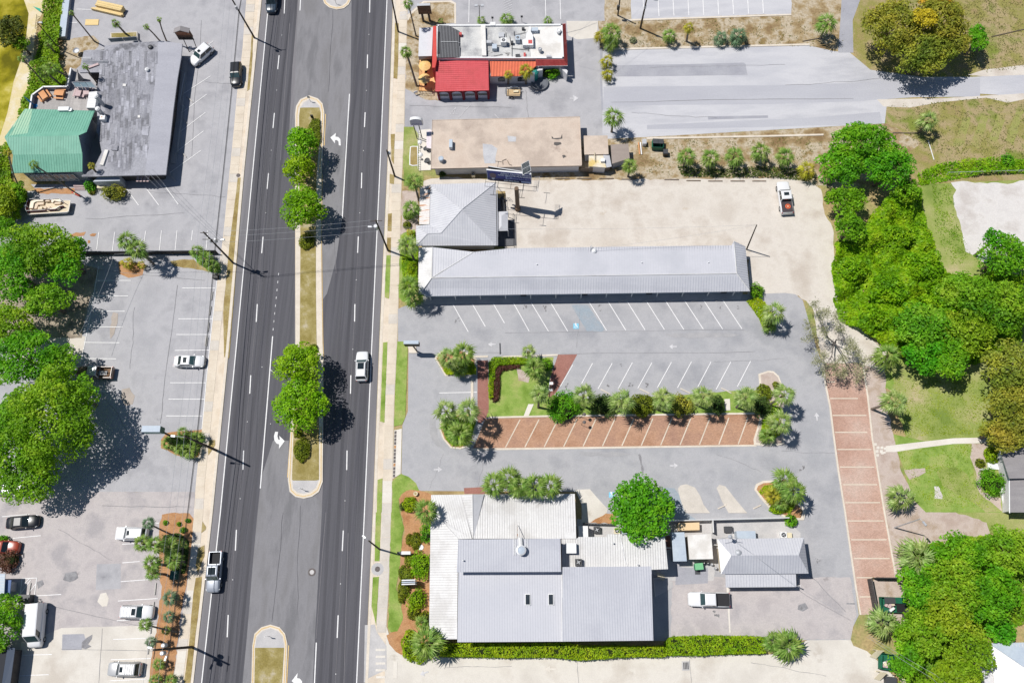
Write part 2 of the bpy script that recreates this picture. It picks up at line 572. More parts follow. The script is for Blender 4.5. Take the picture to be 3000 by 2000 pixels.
# edge lines, lane dashes, turn-lane lines
for poly in (LE,RE):
    for (a,b)in zip(poly,poly[1:]):
        stripe(road,a,b,.16,m_white,'edge_line')
for x0,y0,x1,y1 in ((836,-40,833,41),(818,163,814,204),(804,332,800,376),(787,508,783,554),(771,694,767,742),(754,891,751,943),(735,1099,732,1153),(714,1319,712,1375),(693,1551,690,1612),(669,1800,666,1865),
                       (1084,-10,1083,38),(1077,161,1076,201),(1070,330,1068,373),(1060,507,1059,552),(1050,693,1048,741),(1040,891,1039,942),(1028,1099,1027,1153),(1017,1319,1016,1376),(1006,1553,1003,1613),(991,1801,988,1867)):
    stripe(road,(x0,y0),(x1,y1),.17,m_white,'lane_dash')
stripe(road,(799,985),(763,1430),.17,m_white,'turn_lane_line')
stripe(road,(884,-60),(879,32),.17,m_white,'turn_lane_line')
stripe(road,(1024,276),(1011,500),.17,m_white,'turn_lane_line')
stripe(road,(1011,500),(1003,640),.17,m_white,'turn_lane_line')
stripe(road,(927,1881),(918,2080),.17,m_white,'turn_lane_line')
for i in range(8):
    y=800+i*23
    stripe(road,(817-(y-797)*.098,y),(817-(y-797)*.098-.7,y+7),.12,m_whitef,'dotted_line')
for a,b,c in (((849,70),(830,330),'f'),((830,330),(822,470),'f'),((975,640),(985,800),'f'),((1020,1560),(1008,2000),'f'),((955,1500),(926,1870),'f')):
    stripe(road,a,b,.07,m_shoulder,'pavement_seam',6)
for (a,b,c)in ((1081,102,0),(1074,266,0),(1065,442,0),(1054,624,0),(1044,820,0),(1034,1023,0),(826,104,0),(811,265,0),(795,441,0),(779,624,0),(1011,1466,0),(998,1709,0),(984,1973,0),(768,1075,0),(793,1241,0),(725,1235,0),(704,1460,0),(682,1697,0)):
    c0=P(a,b)
    MB().box((c0.x,c0.y,.05),(.13,.13,.02),0,.7).build('road_stud',m_white,road)


def arrow(parent,pts,m=m_white,name='turn_arrow'):
    return ground(name,m,9,pts,parent)


arrow(road,q('A2',(684,1266),(735,1224),(730,1258),(757,1262),(776,1282),(780,1340),(762,1338),(758,1302),(742,1288),(727,1290),(726,1320)))
arrow(road,q('C2',(178,828),(204,830),(198,868),(206,900),(220,904),(215,866),(264,914),(212,986),(214,944),(190,936),(170,908),(166,866)))
arrow(road,q('D2',(385,1472),(378,1520),(405,1525),(425,1550),(425,1600),(400,1600),(395,1570),(380,1568),(378,1590),(328,1548)))
for reg,c in (('C2',(155,275)),):
    stripe(road,(790,1082),(806,1092),.15,m_whitef,'worn_mark')

# medians: raised kerb ring, concrete nose, grass bed, yellow line
M2o=[(865,335),(868,312),(880,292),(906,281),(932,290),(946,305),(951,330),(949,380),(947,427),(943,510),(941,707),(943,850),(945,1000),(948,1051),(947,1250),(946,1411),(935,1440),(915,1454),(890,1460),(866,1455),(849,1440),(844,1405),(852,1258),(859,1120),(866,1000),(866,700),(865,500)]
M2i=[(877,340),(880,318),(890,302),(906,293),(924,300),(936,312),(940,332),(939,380),(936,427),(928,510),(926,707),(926,850),(928,1000),(932,1051),(935,1250),(935,1405),(926,1428),(910,1441),(890,1446),(871,1442),(859,1430),(856,1405),(861,1258),(868,1120),(879,1000),(881,700),(876,500)]
M3o=[(738,2100),(737,2000),(740,1890),(746,1855),(766,1836),(793,1828),(820,1836),(836,1855),(843,1885),(838,2000),(833,2100)]
M3i=[(746,2100),(746,2000),(748,1892),(753,1864),(770,1847),(793,1839),(815,1847),(828,1862),(833,1888),(827,2000),(822,2100)]
M1o=[(944,-120),(946,0),(950,12),(965,24),(986,30),(1008,26),(1022,15),(1029,0),(1034,-120)]
M1i=[(954,-120),(955,0),(959,8),(970,17),(986,21),(1003,18),(1014,9),(1019,0),(1024,-120)]
for o_,i_,nose,grass in ((M2o,M2i,[(876,290),(944,290),(944,316),(874,316)],None),(M3o,M3i,None,None),(M1o,M1i,None,None)):
    md=raised('median_kerb',m_kerb,o_,0,.13)
    raised('median_apron',m_concg,i_,.10,.137,md)
    if o_ is not M1o:
        ns=[(p[0],max(p[1],317 if o_ is M2o else 1896))for p in i_]
        if o_ is M2o:ns=[(p[0],min(p[1],1407))for p in ns]
        seen,ns2=set(),[]
        for p in ns:
            if p not in seen:ns2.append(p)
            seen.add(p)
        raised('grass_bed',m_medgrass,ns2,.12,.165,md)
    # yellow line painted on the kerb, inside the edge
    mid=[((a[0]*.55+b[0]*.45),(a[1]*.55+b[1]*.45))for a,b in zip(o_,i_)]
    n=len(mid)
    for k in range(n if o_ is M2o else n-1):
        a,b=mid[k],mid[(k+1)% n]
        if o_ is M2o and 500<(a[1]+b[1])/2<1255:continue
        stripe(md,a,b,.15,m_yellow,'yellow_line',24)
for a,b in (((866,500),(867,1000)),((867,1000),(853,1258)),((853,1258),(843,1398)),((954,335),(950,427)),((944,510),(941.5,707)),((942,707),(946,1000)),((946,1000),(948.5,1051)),((846,1889),(839,2020)),((839,2020),(833,2100))):
    stripe(road,a,b,.15,m_yellow,'yellow_line',10)

# kerbs and pavements along the road
raised('kerb',m_kerb,band(off(LK,-9),off(LK,-1),-600,2600,60),0,.11)
raised('kerb',m_kerb,band(off(RK,1),off(RK,9),-600,2600,60),0,.05)
pv=ground('pavement',m_conc,4,band(LS,off(LK,-9),-600,2600,30))
pv2=ground('pavement',m_conc,4,band(off(RK,9),SR,-600,2600,30))
SLAB={}


def slabs(parent,left,right,y0,y1,mats,gap=.035):
    """a row of separate concrete slabs between two polylines, each about as long as it is wide"""
    y=y0
    k=0
    while y<y1:
        a,b=P(lerp_poly(left,y),y),P(lerp_poly(right,y),y)
        ln=1.72
        k2=P(lerp_poly(left,y+10),y+10)
        dy=ln/(a-k2).length*10
        yn=y+dy
        c,d=P(lerp_poly(right,yn),yn),P(lerp_poly(left,yn),yn)
        pts=inset([a,b,c,d],gap/2)
        m=mats(k,y)
        MB().prism([(p.x,p.y)for p in pts],.02,.055+rnd.uniform(-.004,.004)).build('slab',m,parent)
        y,k=yn,k+1


m_conc2=mat('concrete_slab',[(.58,.50,.40),(.66,.58,.475)],scale=.5,fine=7,fine_amt=.08)
m_conc3=mat('concrete_slab_grey',[(.52,.475,.42),(.60,.55,.49)],scale=.5,fine=7,fine_amt=.1)
slabs(pv,off(LS,1),[(x+(26 if y<1500 else 27),y)for x,y in LS],-30,2030,lambda k,y:m_concw if 1565<y<1640 or 1720<y<1740 or 1870<y<1970 else (m_conc3 if k % 9 in (2,5)else m_conc2))
slabs(pv2,SL,off(SR,-1),-30,1830,lambda k,y:m_concw if 110<y<140 or 390<y<425 or 1395<y<1445 else (m_conc3 if y>1440 or k % 7== 3 else m_conc2))
for pts in ([(697,522),(713,520),(700,690),(672,1046),(668,1052),(657,1045),(654,915),(672,720)],[(739,95),(742,100),(736,260),(724,268),(732,180)],
            q('C1',(1922,905),(1978,905),(1978,950),(1915,1045),(1912,980)),q('D1',(1862,85),(1895,135),(1890,160),(1850,190)),
            q('D1',(1800,600),(1855,590),(1850,760),(1800,1100),(1750,1568),(1690,1568),(1740,1200),(1775,760)),q('D1',(1820,330),(1880,300),(1880,400),(1820,560),(1800,480)),
            [(1157,68),(1168,70),(1167,172),(1164,232),(1153,230),(1156,140)],[(1145,394),(1157,393),(1154,482),(1147,470)],[(1142,510),(1156,514),(1154,540),(1142,538)],
            q('B2',(1212,398),(1250,392),(1246,560),(1210,555)),q('B2',(1205,618),(1242,615),(1238,760),(1215,750),(1202,700))):
    ground('verge',m_dirt2,11,pts)
for pts in (q('B2',(1200,780),(1238,775),(1232,1000),(1222,1178),(1185,1165),(1188,1000)),q('C2',(1168,10),(1208,5),(1182,745),(1140,735)),q('C2',(1298,0),(1393,0),(1393,120),(1372,700),(1340,765),(1268,780),(1280,400)),
            q('C2',(1118,1270),(1163,1255),(1155,1568),(1110,1568)),q('D2',(1102,0),(1150,0),(1135,448),(1090,448)),q('D2',(1075,595),(1130,590),(1105,1040),(1062,860))):
    ground('grass_verge',m_grass,11,pts)

# ---- left side: lots, mulch, pond
lotA=ground('parking_lot',m_lot,1,[(190,-120),(738,-120)]+[(lerp_poly(LS,y),y)for y in range(0,748,40)]+[(648,748),(-200,748),(-200,640),(70,560),(110,560),(90,540),(190,540),(190,160)])
lotB=ground('parking_lot',m_lot,1,[(-300,748)]+[(lerp_poly(LS,y),y)for y in range(748,1440,40)]+[(lerp_poly(LS,1440),1440),(-300,1440)])
lotE=ground('parking_lot',m_lotpink,1,[(-300,1440)]+[(lerp_poly(LS,y),y)for y in range(1440,2061,40)]+[(500,2100),(-300,2100)])
ground('concrete_apron',m_concal,3,[(180,1838),(460,1830),(452,2100),(40,2100),(62,1880),(110,1868)])
ground('asphalt_patch',m_lotpatch,4,q('D1',(575,1120),(770,1115),(790,1165),(750,1260),(570,1265)))
ground('asphalt_patch',m_lot,3,q('D1',(890,475),(1110,470),(1110,700),(880,715)))
ground('concrete_patch',m_concw,4,q('D1',(925,745),(975,735),(1000,790),(985,860),(940,865),(895,820)))
ground('earth_bed',m_mulch,3,q('B1',(310,165),(690,158),(690,210),(560,215),(350,212)))
ground('earth_bed',m_sand,3,[(60,985),(140,988),(250,985),(238,1062),(205,1065),(120,1040),(60,1060)])
ground('leaf_litter',m_litter,3,[(-60,772),(240,770),(292,790),(270,860),(250,930),(240,990),(140,990),(60,1000),(-60,1010)])
ground('earth_bed',m_mulch,3,q('B1',(1085,840),(1330,850),(1310,960),(1180,985),(1100,950)))
ground('earth_bed',m_dirt2,3,q('B1',(1560,830),(1780,815),(1960,930),(1820,910),(1600,880)))
ground('mulch_bed',m_mulch,5,q('C1',(1530,840),(1640,825),(1860,808),(1885,860),(1870,960),(1820,1060),(1760,1070),(1610,1040),(1480,980),(1480,900)))
ground('mulch_bed',m_mulch,5,q('D1',(1490,20),(1550,8),(1740,8),(1780,60),(1770,260),(1720,600),(1690,760),(1660,960),(1630,1200),(1590,1568),(1365,1568),(1400,1280),(1440,1100),(1460,880),(1490,680),(1460,580),(1460,300),(1465,100)))
ground('earth_bed',m_dirt,3,q('A1',(540,370),(740,345),(860,330),(910,380),(905,430),(870,460),(770,470),(740,600),(660,690),(560,700),(530,560)))
ground('rust_stain',m_mulch,6,q('B1',(650,590),(700,568),(790,562),(770,600),(700,605),(660,612)),lotA)
ground('rust_stain',m_mulch,6,q('B1',(822,592),(850,577),(888,578),(870,604),(835,602)),lotA)
ground('rust_stain',m_mulch,6,q('B1',(808,640),(828,640),(830,664),(806,668)),lotA)
m_tanst=m_tanst0
ground('tan_stain',m_tanst,6,q('C1',(1120,440),(1190,425),(1240,500),(1220,575),(1150,590),(1110,520)),lotB)
ground('tan_stain',m_tanst,6,q('B1',(1040,1300),(1085,1310),(1080,1400),(1050,1500),(1015,1545),(1010,1440)),lotB)
pond=ground('pond_water',m_water,2,[(-300,-200),(55,-200),(70,0),(84,40),(80,80),(74,130),(60,180),(40,240),(22,330),(0,400),(-300,500)])
ground('sand_shore',m_shore,1,[(50,-200),(150,-200),(135,20),(110,60),(104,110),(96,180),(85,260),(60,330),(30,420),(10,460),(-60,470),(-10,330),(30,220),(66,130),(72,60),(60,0)])
ground('woodland_floor',m_dirt2,0.5,[(-300,380),(20,400),(60,330),(100,200),(120,60),(150,-200),(192,-200),(190,160),(225,230),(190,540),(70,560),(60,640),(-300,640)])
# stall lines, left lots
for a,b in [((534,844),(631,844)),((523,934),(623,934)),((517,980),(618,980)),((512,1026.5),(614,1025.5)),((506,1073),(609,1075)),((499,1121),(604,1121)),((494,1169),(599,1169)),((487,1218),(593,1218)),
             ((284,822),(384,822)),((277,867),(376,867)),((271,912),(367,912)),((261,957),(360,958)),((247,1003),(351,1004)),((241,1050),(341,1051)),((271,1145),(325,1147)),
             ((636,822),(618,980)),((618,980),(604,1121)),((604,1121),(592,1256)),((289,781),(262,940)),((262,940),(236,1068))]:
    stripe(lotB,a,b,.12,m_white)
for reg,rows in (('A1',[((1960,380),(1925,407)),((1935,702),(1660,880)),((1902,868),(1640,1060)),((1890,1035),(1620,1240)),((1872,1205),(1595,1420)),((1850,1383),(1560,1590)),((620,210),(710,212)),((700,88),(860,92))]),
                  ('B1',[((1165,170),(1275,320)),((1330,145),(1460,318)),((1500,120),(1640,312)),((910,565),(890,725)),((1055,565),(1030,770)),((1340,555),(1325,660)),((1485,550),(1463,765)),((1628,550),(1607,760)),((1770,548),(1760,640)),((1912,545),(1893,750)),((765,600),(755,640))])):
    for a,b in rows:
        stripe(lotA,q1(reg,*a),q1(reg,*b),.12,m_white)
for a,b in [((1380,105),(1465,98)),((1125,292),(1235,286)),((1125,463),(1285,450)),((1112,635),(1455,610)),((1085,813),(1450,790)),((1075,994),(1200,988)),((1040,1165),(1350,1156)),((1020,1352),(1390,1340)),((1012,1545),(1340,1530)),((120,238),(378,213)),((20,40),(275,18)),((270,770),(565,752)),((210,1310),(480,1303)),((185,1498),(450,1488)),((130,140),(265,128)),
             ((205,608),(340,602)),((340,602),(318,762)),((205,608),(188,752)),((285,620),(190,745)),((335,650),(250,762)),((220,660),(275,605))]:
    stripe(lotE,q1('D1',*a),q1('D1',*b),.12,m_white)

# ---- north lots around the red restaurant
lotC=ground('parking_lot',m_lot,1,[(1202,-160),(1772,-160),(1772,62),(1752,62),(1765,240),(1765,408),(1430,408),(1260,430),(1185,380),(1187,260),(1193,50)])
ground('earth_bed',m_dirt,3,[(1193,60),(1205,38),(1230,8),(1320,4),(1334,12),(1332,68),(1280,72),(1275,200),(1284,296),(1245,292),(1215,275),(1187,260),(1190,150)])
ground('kerb_line',m_kerb,4,[(1193,44),(1204,36),(1240,4),(1322,2),(1336,10),(1336,70),(1331,70),(1331,13),(1318,7),(1243,9),(1207,41),(1195,62)])
lotN=ground('parking_lot',m_lotpale,1,[(1838,-160),(2330,-160),(2318,42),(1850,58)])
ground('earth_bed',m_dirt,1,[(1772,-160),(1838,-160),(1850,58),(2318,42),(2330,-160),(2490,-160),(2480,60),(2470,150),(2400,140),(2100,140),(1830,150),(1760,150),(1752,62),(1772,62)])
ground('concrete_apron',m_concal,2,q('A3',(500,195),(790,195),(780,350),(600,365),(515,330)))
raised('kerb_line',m_kerb,[(1838,58),(2318,42),(2318,46),(1838,63)],0,.1)
lotD=ground('parking_lot',m_lotpale,2,[(1765,148),(1830,146),(2100,136),(2370,134),(2440,150),(2490,155),(2550,205),(2600,212),(2700,226),(2850,226),(3100,212),(3400,200),(3400,300),(3100,290),(2870,275),(2600,288),(2592,362),(2420,372),(1890,402),(1765,408)])
ground('asphalt_patch',m_lotpatch,4,q('A3',(930,603),(1600,592),(2130,578),(2145,590),(2162,690),(1500,700),(930,706)),lotD)
ground('asphalt_band',m_band,3,q('A3',(840,800),(2352,785),(3300,760),(3700,745),(4300,720),(4300,890),(3700,895),(3200,930),(2352,960),(1600,965),(850,970)),lotD)
ground('asphalt_band',m_band,3,q('A3',(1240,1150),(1900,1120),(2700,1085),(3380,1030),(3400,1135),(2352,1168),(1240,1190)),lotD)
ground('asphalt_band',m_lotpatch,4,q('A3',(1800,1072),(2352,1062),(2352,1085),(1800,1100)),lotD)
ground('asphalt_seam',m_lotpatch,5,q('A3',(810,440),(830,440),(826,720),(838,1010),(822,1010),(806,720)))
ground('dirt_track',m_lotpatch,3,[(2475,-160),(2530,-160),(2520,0),(2498,60),(2500,155),(2455,155),(2462,60)])
raised('kerb',m_kerb,[(1768,143),(1830,142),(2372,129),(2372,134),(1830,147),(1768,148)],0,.12)
raised('kerb',m_kerb,[(1895,404),(2250,397),(2412,393),(2412,398),(2250,402),(1895,409)],0,.12)
ground('earth_bed',m_dirt,1,[(1765,408),(1890,402),(2420,372),(2600,362),(2700,420),(2500,560),(2420,545),(2300,534),(1760,540),(1430,530),(1430,408)])
for i in range(9):
    x=1883+i*43.7
    stripe(lotN,(x-2,-60),(x+4,50-i*1.2),.13,m_white)
for a,b in [((1959,0),(1955,210))]:
    stripe(lotC,q1('A2',*a),q1('A2',*b),.12,m_white)
for a,b in [((305,-60),(312,180)),((440,-60),(448,180))]:
    stripe(lotC,q1('A3',*a),q1('A3',*b),.12,m_white)
for i in range(6):
    stripe(lotC,q1('A2',2275,15+i*22),q1('A2',2352,-20+i*22),.1,m_whitef)
    stripe(lotC,q1('A2',1325,5+i*28),q1('A2',1375,-2+i*28),.1,m_whitef)
arrow(lotC,q('Z1',(2205,1165),(2260,1165),(2255,1125),(2330,1170),(2262,1215),(2258,1180),(2208,1178)),m_whitef,'worn_arrow')
for a,b in [((1780,1055),(1835,990)),((1780,1055),(1860,1050)),((1835,990),(1815,1055)),((1900,1040),(1975,960)),((1850,1090),(1905,1040)),((2190,1050),(2235,1095))]:
    stripe(lotC,q1('A2',*a),q1('A2',*b),.08,m_whitef,'worn_mark')

# ---- east: fields, sand lots
ground('field',m_field,.5,[(2480,-300),(3600,-300),(3600,230),(3100,215),(2850,228),(2700,228),(2600,212),(2550,205),(2500,155),(2500,60)])
ground('field',m_field,.5,[(2592,300),(2870,275),(3100,290),(3600,300),(3600,560),(2790,560),(2680,520),(2600,420)])
ground('sand_verge',m_sand,3,q('A4',(1830,690),(2000,640),(2352,600),(2700,560),(2700,670),(2352,690),(2000,705)))
ground('sand_verge',m_sand,3,q('A4',(1000,915),(1590,905),(2000,880),(2352,860),(2352,915),(2200,945),(2000,900),(1590,940),(1300,990),(1060,980)))
for i in range(5):
    x=1700+i*160
    ground('mowing_strip',m_field2,2,q('A4',(x,1330-i*15),(x+100,1080-i*20),(x+170,1080-i*20),(x+75,1400-i*20)))
ground('grass',m_lawn,1,[(2700,540),(3600,500),(3600,1700),(2900,1560),(2720,1480),(2590,1090),(2640,900),(2700,700)])
ground('sand_clearing',m_sandp,4,q('B4',(1680,110),(1790,95),(1900,115),(2050,110),(2200,125),(2352,90),(2600,80),(2600,850),(2000,850),(1920,800),(1815,745),(1770,500),(1710,330),(1700,230),(1730,180)))
sandlot=ground('sand_lot',m_sand,3,[(1182,545),(1262,524),(1300,518),(1420,526),(1480,530),(1750,528),(2000,524),(2310,522),(2370,532),(2405,555),(2416,628),(2440,670),(2446,760),(2446,851),(2470,910),(2560,1000),(2600,1040),(2590,1090),(2524,1064),(2409,1064),(2380,900),(2340,866),(2190,862),(2195,760),(1480,760),(1480,560),(1240,545)])
for pts in ([(1620,640),(1680,600),(1760,590),(1850,605),(1900,640),(1890,645),(1840,612),(1760,598),(1685,607),(1630,646)],):
    ground('tyre_track',m_sand,4,pts,sandlot)
lotM=ground('parking_lot',m_lot2,4,[(1166,905),(1172,902),(1240,875),(2190,862),(2300,858),(2330,862),(2352,880),(2372,950),(2392,1020),(2409,1064),(2416,1128),(2429,1191),(2441,1287),(2454,1383),(2473,1500),(2486,1592),(2505,1723),(2516,1800),(2499,1835),(2492,1873),(2371,1874),(1960,1876),(1900,1876),(1690,1440),(1228,1437),(1176,1386),(1179,1245),(1195,1205),(1197,1020),(1166,1000)])
ground('worn_asphalt',m_lotpink,5,[(1968,1690),(2490,1690),(2510,1800),(2499,1835),(2490,1872),(1966,1874)],lotM)
alley=ground('alley',m_concal,3,[(1093,1832),(1132,1832),(1150,1890),(1180,1910),(1290,1925),(1700,1925),(2260,1915),(2371,1872),(2492,1872),(2500,1890),(2540,1906),(2620,1980),(2660,2200),(1082,2200)])
ground('alley_patch',m_concg,5,[(1069,1830),(1098,1828),(1104,1850),(1132,1890),(1133,1960),(1100,1975),(1080,1985),(1066,2000)])
gr_s=ground('gravel_bed',m_gravel,2,[(2524,1064),(2510,990),(2600,985),(2600,1020),(2592,1090),(2600,1190),(2640,1380),(2655,1410),(2720,1485),(2800,1500),(2890,1530),(2900,1560),(2870,1600),(2780,1620),(2700,1650),(2680,1830),(2540,1830),(2588,1500),(2553,1287)])
ground('lawn',m_grass,3,q('C4',(1150,850),(1500,930),(1850,945),(1870,1150),(1920,1330),(1950,1400),(2150,1568),(1800,1568),(1450,1568),(1330,1450),(1250,1180),(1190,1010)))
ground('dry_patch',m_lawn,5,q('C4',(1545,1200),(1600,1150),(1720,1150),(1830,1220),(1900,1330),(1960,1400),(2140,1560),(2000,1568),(1830,1440),(1700,1380),(1600,1320)))
ground('lawn',m_grass,2.5,q('C4',(1060,300),(1130,290),(1160,380),(1130,450),(1060,420)))
ground('bare_patch',m_gravel,5,q('C4',(1250,1180),(1440,1160),(1450,1200),(1380,1240),(1300,1270)))
ground('bare_patch',m_sandp,5,q('C4',(1525,1330),(1570,1330),(1605,1420),(1600,1445),(1530,1440)))
ground('earth_bed',m_gravel,5,q('C4',(1870,935),(2080,930),(2100,1000),(1990,1050),(2000,1150),(1950,1180),(1960,1380),(2140,1440),(2150,1560),(1960,1410),(1915,1330),(1910,1200),(1855,1060)))
gp=ground('garden_path',m_concw,6,q('C4',(1080,960),(1400,922),(1700,888),(2040,880),(2060,930),(1700,940),(1400,978),(1160,1015),(1080,1015)))
for (x,y,s_)in ((985,945,26),(1010,975,28),(1045,975,26),(1000,1010,30),(1040,1010,30),(1075,985,26),(1005,1045,26),(1050,1025,24),(1070,1020,20)):
    c=q1('C4',x,y)
    raised('paver',m_concw,[(c[0]-s_/6.6,c[1]-s_/7),(c[0]+s_/6.6,c[1]-s_/6.4),(c[0]+s_/6.4,c[1]+s_/6.8),(c[0]-s_/6.8,c[1]+s_/6.6)],0,.06+rnd.uniform(0,.015),gp)

# brick parking strip on the east lane
BL=[(2409,1064),(2416,1128),(2429,1191),(2441,1287),(2454,1383),(2473,1500),(2486,1592),(2505,1723),(2518,1800)]
BR=[(2524,1064),(2539,1159),(2553,1287),(2569,1383),(2588,1500),(2620,1679)]
bs=ground('brick_strip',m_brickp,5,BL+[(2575,1800),(2553,1690),(2620,1690)]+BR[::-1])
raised('kerb',m_kerb,BL+[(x+5,y)for x,y in reversed(BL)],0,.10)
raised('kerb',m_kerb,BR+[(x+5,y)for x,y in reversed(BR)],0,.10)
for y,x0,x1 in ((1118.5,2424,2446),(1167,2432,2513),(1216.5,2439,2538),(1266,2446,2540),(1316,2453,2552),(1367.5,2461,2561),(1419,2468,2570),(1471.5,2476,2578),(1525,2484,2588),(1580,2493,2597),(1635,2501,2606),(1691,2509,2556),(1747,2518,2560)):
    stripe(bs,(x0,y),(x1,y),.17,m_conc2,'stall_line',9)
# central island: brick stalls, walks, lawn
bk=ground('brick_stalls',m_brick,6,[(1422,1226),(1600,1222),(2236,1213),(2225,1242),(2208,1290),(2214,1303),(1700,1309),(1385,1314),(1400,1280)])
raised('kerb',m_kerb,[(1380,1313),(1700,1309),(2216,1302),(2216,1307),(1700,1314.5),(1380,1319)],0,.06)
for i in range(13):
    x0,x1=1481+i*56.8,1523.5+i*55.6
    stripe(bk,(x0-0,1310-i*.8),(x1,1229-i*.5),.17,m_conc2,'stall_line',10)
isl=ground('island_lawn',m_grass,6,[(1425,1222),(1432,1195),(1430,1062),(1545,1052),(1560,1048),(1622,1046),(1618,1090),(1600,1150),(1640,1163),(1800,1168),(2230,1140),(2252,1130),(2262,1160),(2250,1200),(2200,1216),(1600,1221)])
ground('bare_patch',m_gravel,8,q('C3',(40,240),(170,300),(150,380),(60,360)),isl)
for a,b in (((1432,1223),(1600,1219)),((1600,1219),(2210,1211)),((1470,1046),(1634,1040)),((1362,1046),(1430,1044))):
    t=(Vector(b)-Vector(a)).normalized()
    n=Vector((-t.y,t.x))*2.6
    raised('kerb',m_kerb,[Vector(a)-n,Vector(b)-n,Vector(b)+n,Vector(a)+n],0,.13)
ground('brick_walk',m_brickd,7,[(1635,1038.5),(1691,1038),(1660,1095),(1629,1150),(1612,1166),(1606,1160),(1614,1100)])
ground('brick_walk',m_brickd,7,q('C2',(2035,175),(2130,175),(2140,620),(2115,700),(2070,750),(2020,750),(2035,620)))
for y in (620,652):
    stripe(isl,q1('C2',2035,y),q1('C2',2140,y),.12,m_brickd,'step_edge',12)
ground('island_path',m_concw,8,q('C3',(150,575),(200,575),(150,690),(105,690)))
for pts in (q('C2',(1640,150),(1700,90),(1900,80),(2030,160),(2030,310),(1740,320),(1710,270)),q('C2',(1690,740),(1720,690),(1960,640),(2040,720),(1990,900),(1960,960),(1880,990),(1790,980),(1720,900),(1690,820))):
    ku=raised('island_kerb',m_kerb,pts,0,.13)
    c=Vector((sum(p[0]for p in pts)/len(pts),sum(p[1]for p in pts)/len(pts)))
    raised('mulch_bed',m_mulch,[tuple(c+(Vector(p[:2])-c)*.9)for p in pts],.1,.15,ku)
ek=raised('island_kerb',m_kerb,q('C4',(-90,300),(0,270),(50,275),(100,320),(120,380),(150,560),(130,700),(150,950),(0,965),(-130,950),(-135,900),(-90,760),(-60,600)),0,.12)
raised('mulch_bed',m_gravel,q('C4',(-70,310),(0,285),(45,290),(88,330),(108,385),(135,560),(115,700),(130,930),(0,945),(-110,930),(-115,900),(-75,760),(-45,600)),.1,.14,ek)
ek2=raised('island_kerb',m_kerb,q('C3',(2225,1360),(2240,1310),(2300,1280),(2480,1270),(2700,1560),(2680,1640),(2560,1640),(2400,1568),(2290,1450)),0,.12)
raised('mulch_bed',m_mulch,q('C3',(2245,1360),(2260,1325),(2310,1300),(2470,1290),(2670,1560),(2650,1620),(2560,1620),(2420,1555),(2310,1440)),.1,.14,ek2)
for pts in (q('C3',(1525,1350),(1550,1320),(1600,1310),(1680,1340),(1730,1420),(1760,1500),(1820,1575),(1590,1575),(1540,1430)),q('C3',(1880,1345),(1905,1315),(1960,1330),(2070,1470),(2160,1575),(1990,1575),(1930,1470))):
    raised('concrete_island',m_conc3,pts,0,.1)
ground('concrete_apron',m_concal,7,q('C3',(580,1360),(715,1355),(780,1430),(880,1540),(860,1600),(840,1660),(640,1660),(640,1500)))
ground('blue_hatching',m_bluef,7,q('C3',(1380,1340),(1490,1345),(1530,1400),(1600,1568),(1700,1640),(1450,1640)),lotM)
ground('blue_hatching',m_bluef,7,q('B3',(548,1235),(700,1235),(850,1465),(820,1480),(690,1475)),lotM)
stripe(lotM,q1('B3',548,1238),q1('B3',690,1472),.12,m_bluef,'blue_line')
stripe(lotM,q1('B3',690,1330),q1('B3',815,1470),.06,m_bluef,'blue_line')


def disabled_mark(c,s):
    b=ground('blue_square',m_blue,9,[(c[0]-s,c[1]-s),(c[0]+s,c[1]-s),(c[0]+s,c[1]+s),(c[0]-s,c[1]+s)],lotM)
    k=s/8

    def pt(x,y):return (c[0]+x*k,c[1]+y*k)
    for a,bb in ((pt(-1,-5),pt(-.3,0)),(pt(-.5,0),pt(3,0)),(pt(3,0),pt(4.4,4)),(pt(-1,-2.5),pt(2.4,-2.5))):
        stripe(lotM,a,bb,.07*s/5,m_white,'wheelchair_symbol',11)
    cc=P(*pt(-1.2,-6.3))
    rr=.12*s/6
    MB().prism([(cc.x+rr*math.cos(t*.785),cc.y+rr*math.sin(t*.785))for t in range(8)],.05,.075).build('wheelchair_symbol',m_white,lotM)
    pr=[P(*pt(.4+4.0*math.cos(t),2.2+4.0*math.sin(t)))for t in [i*.5+.3 for i in range(8)]]
    for a,bb in zip(pr,pr[1:]):
        MB().path([a+Vector((0,0,.07)),bb+Vector((0,0,.07))],.04,4).build('wheelchair_symbol',m_white,lotM)


disabled_mark(q1('B3',588,1428),8)
disabled_mark(q1('C3',915,1408),8)
for a,b in [((5,1200),(158,1475)),((155,1178),(335,1475)),((335,1178),(512,1475)),((685,1170),(868,1467)),((862,1170),(1045,1465)),((1037,1168),(1222,1463)),((1213,1165),(1400,1460)),((1390,1163),(1578,1460)),((1563,1160),(1757,1456)),((1738,1157),(1935,1455)),((1913,1155),(2112,1453))]:
    stripe(lotM,q1('B3',*a),q1('B3',*b),.12,m_white)
for a,b in [((1788,1190),(1950,1480)),((1968,1190),(2107,1432)),((2165,1195),(2283,1400))]:
    stripe(lotM,q1('B2',*a),q1('B2',*b),.12,m_white)
for a,b in [((740,200),(635,395)),((920,200),(790,435)),((1105,195),(975,435)),((1285,195),(1155,430)),((1465,190),(1335,425)),((1648,187),(1520,425)),((1828,187),(1705,420)),((2010,187),(1875,440)),((2192,180),(2070,415)),((558,215),(440,420))]:
    stripe(lotM,q1('C3',*a),q1('C3',*b),.12,m_white)
for a,b in [((1685,473),(2030,466))]:
    stripe(lotM,q1('C2',*a),q1('C2',*b),.12,m_white)
raised('kerb',m_kerb,q('C2',(1975,340),(1998,340),(1998,545),(1975,545)),0,.12)
ground('concrete_strip',m_concw,7,q('D3',(1968,660),(1990,660),(2008,1105),(1995,1105)))


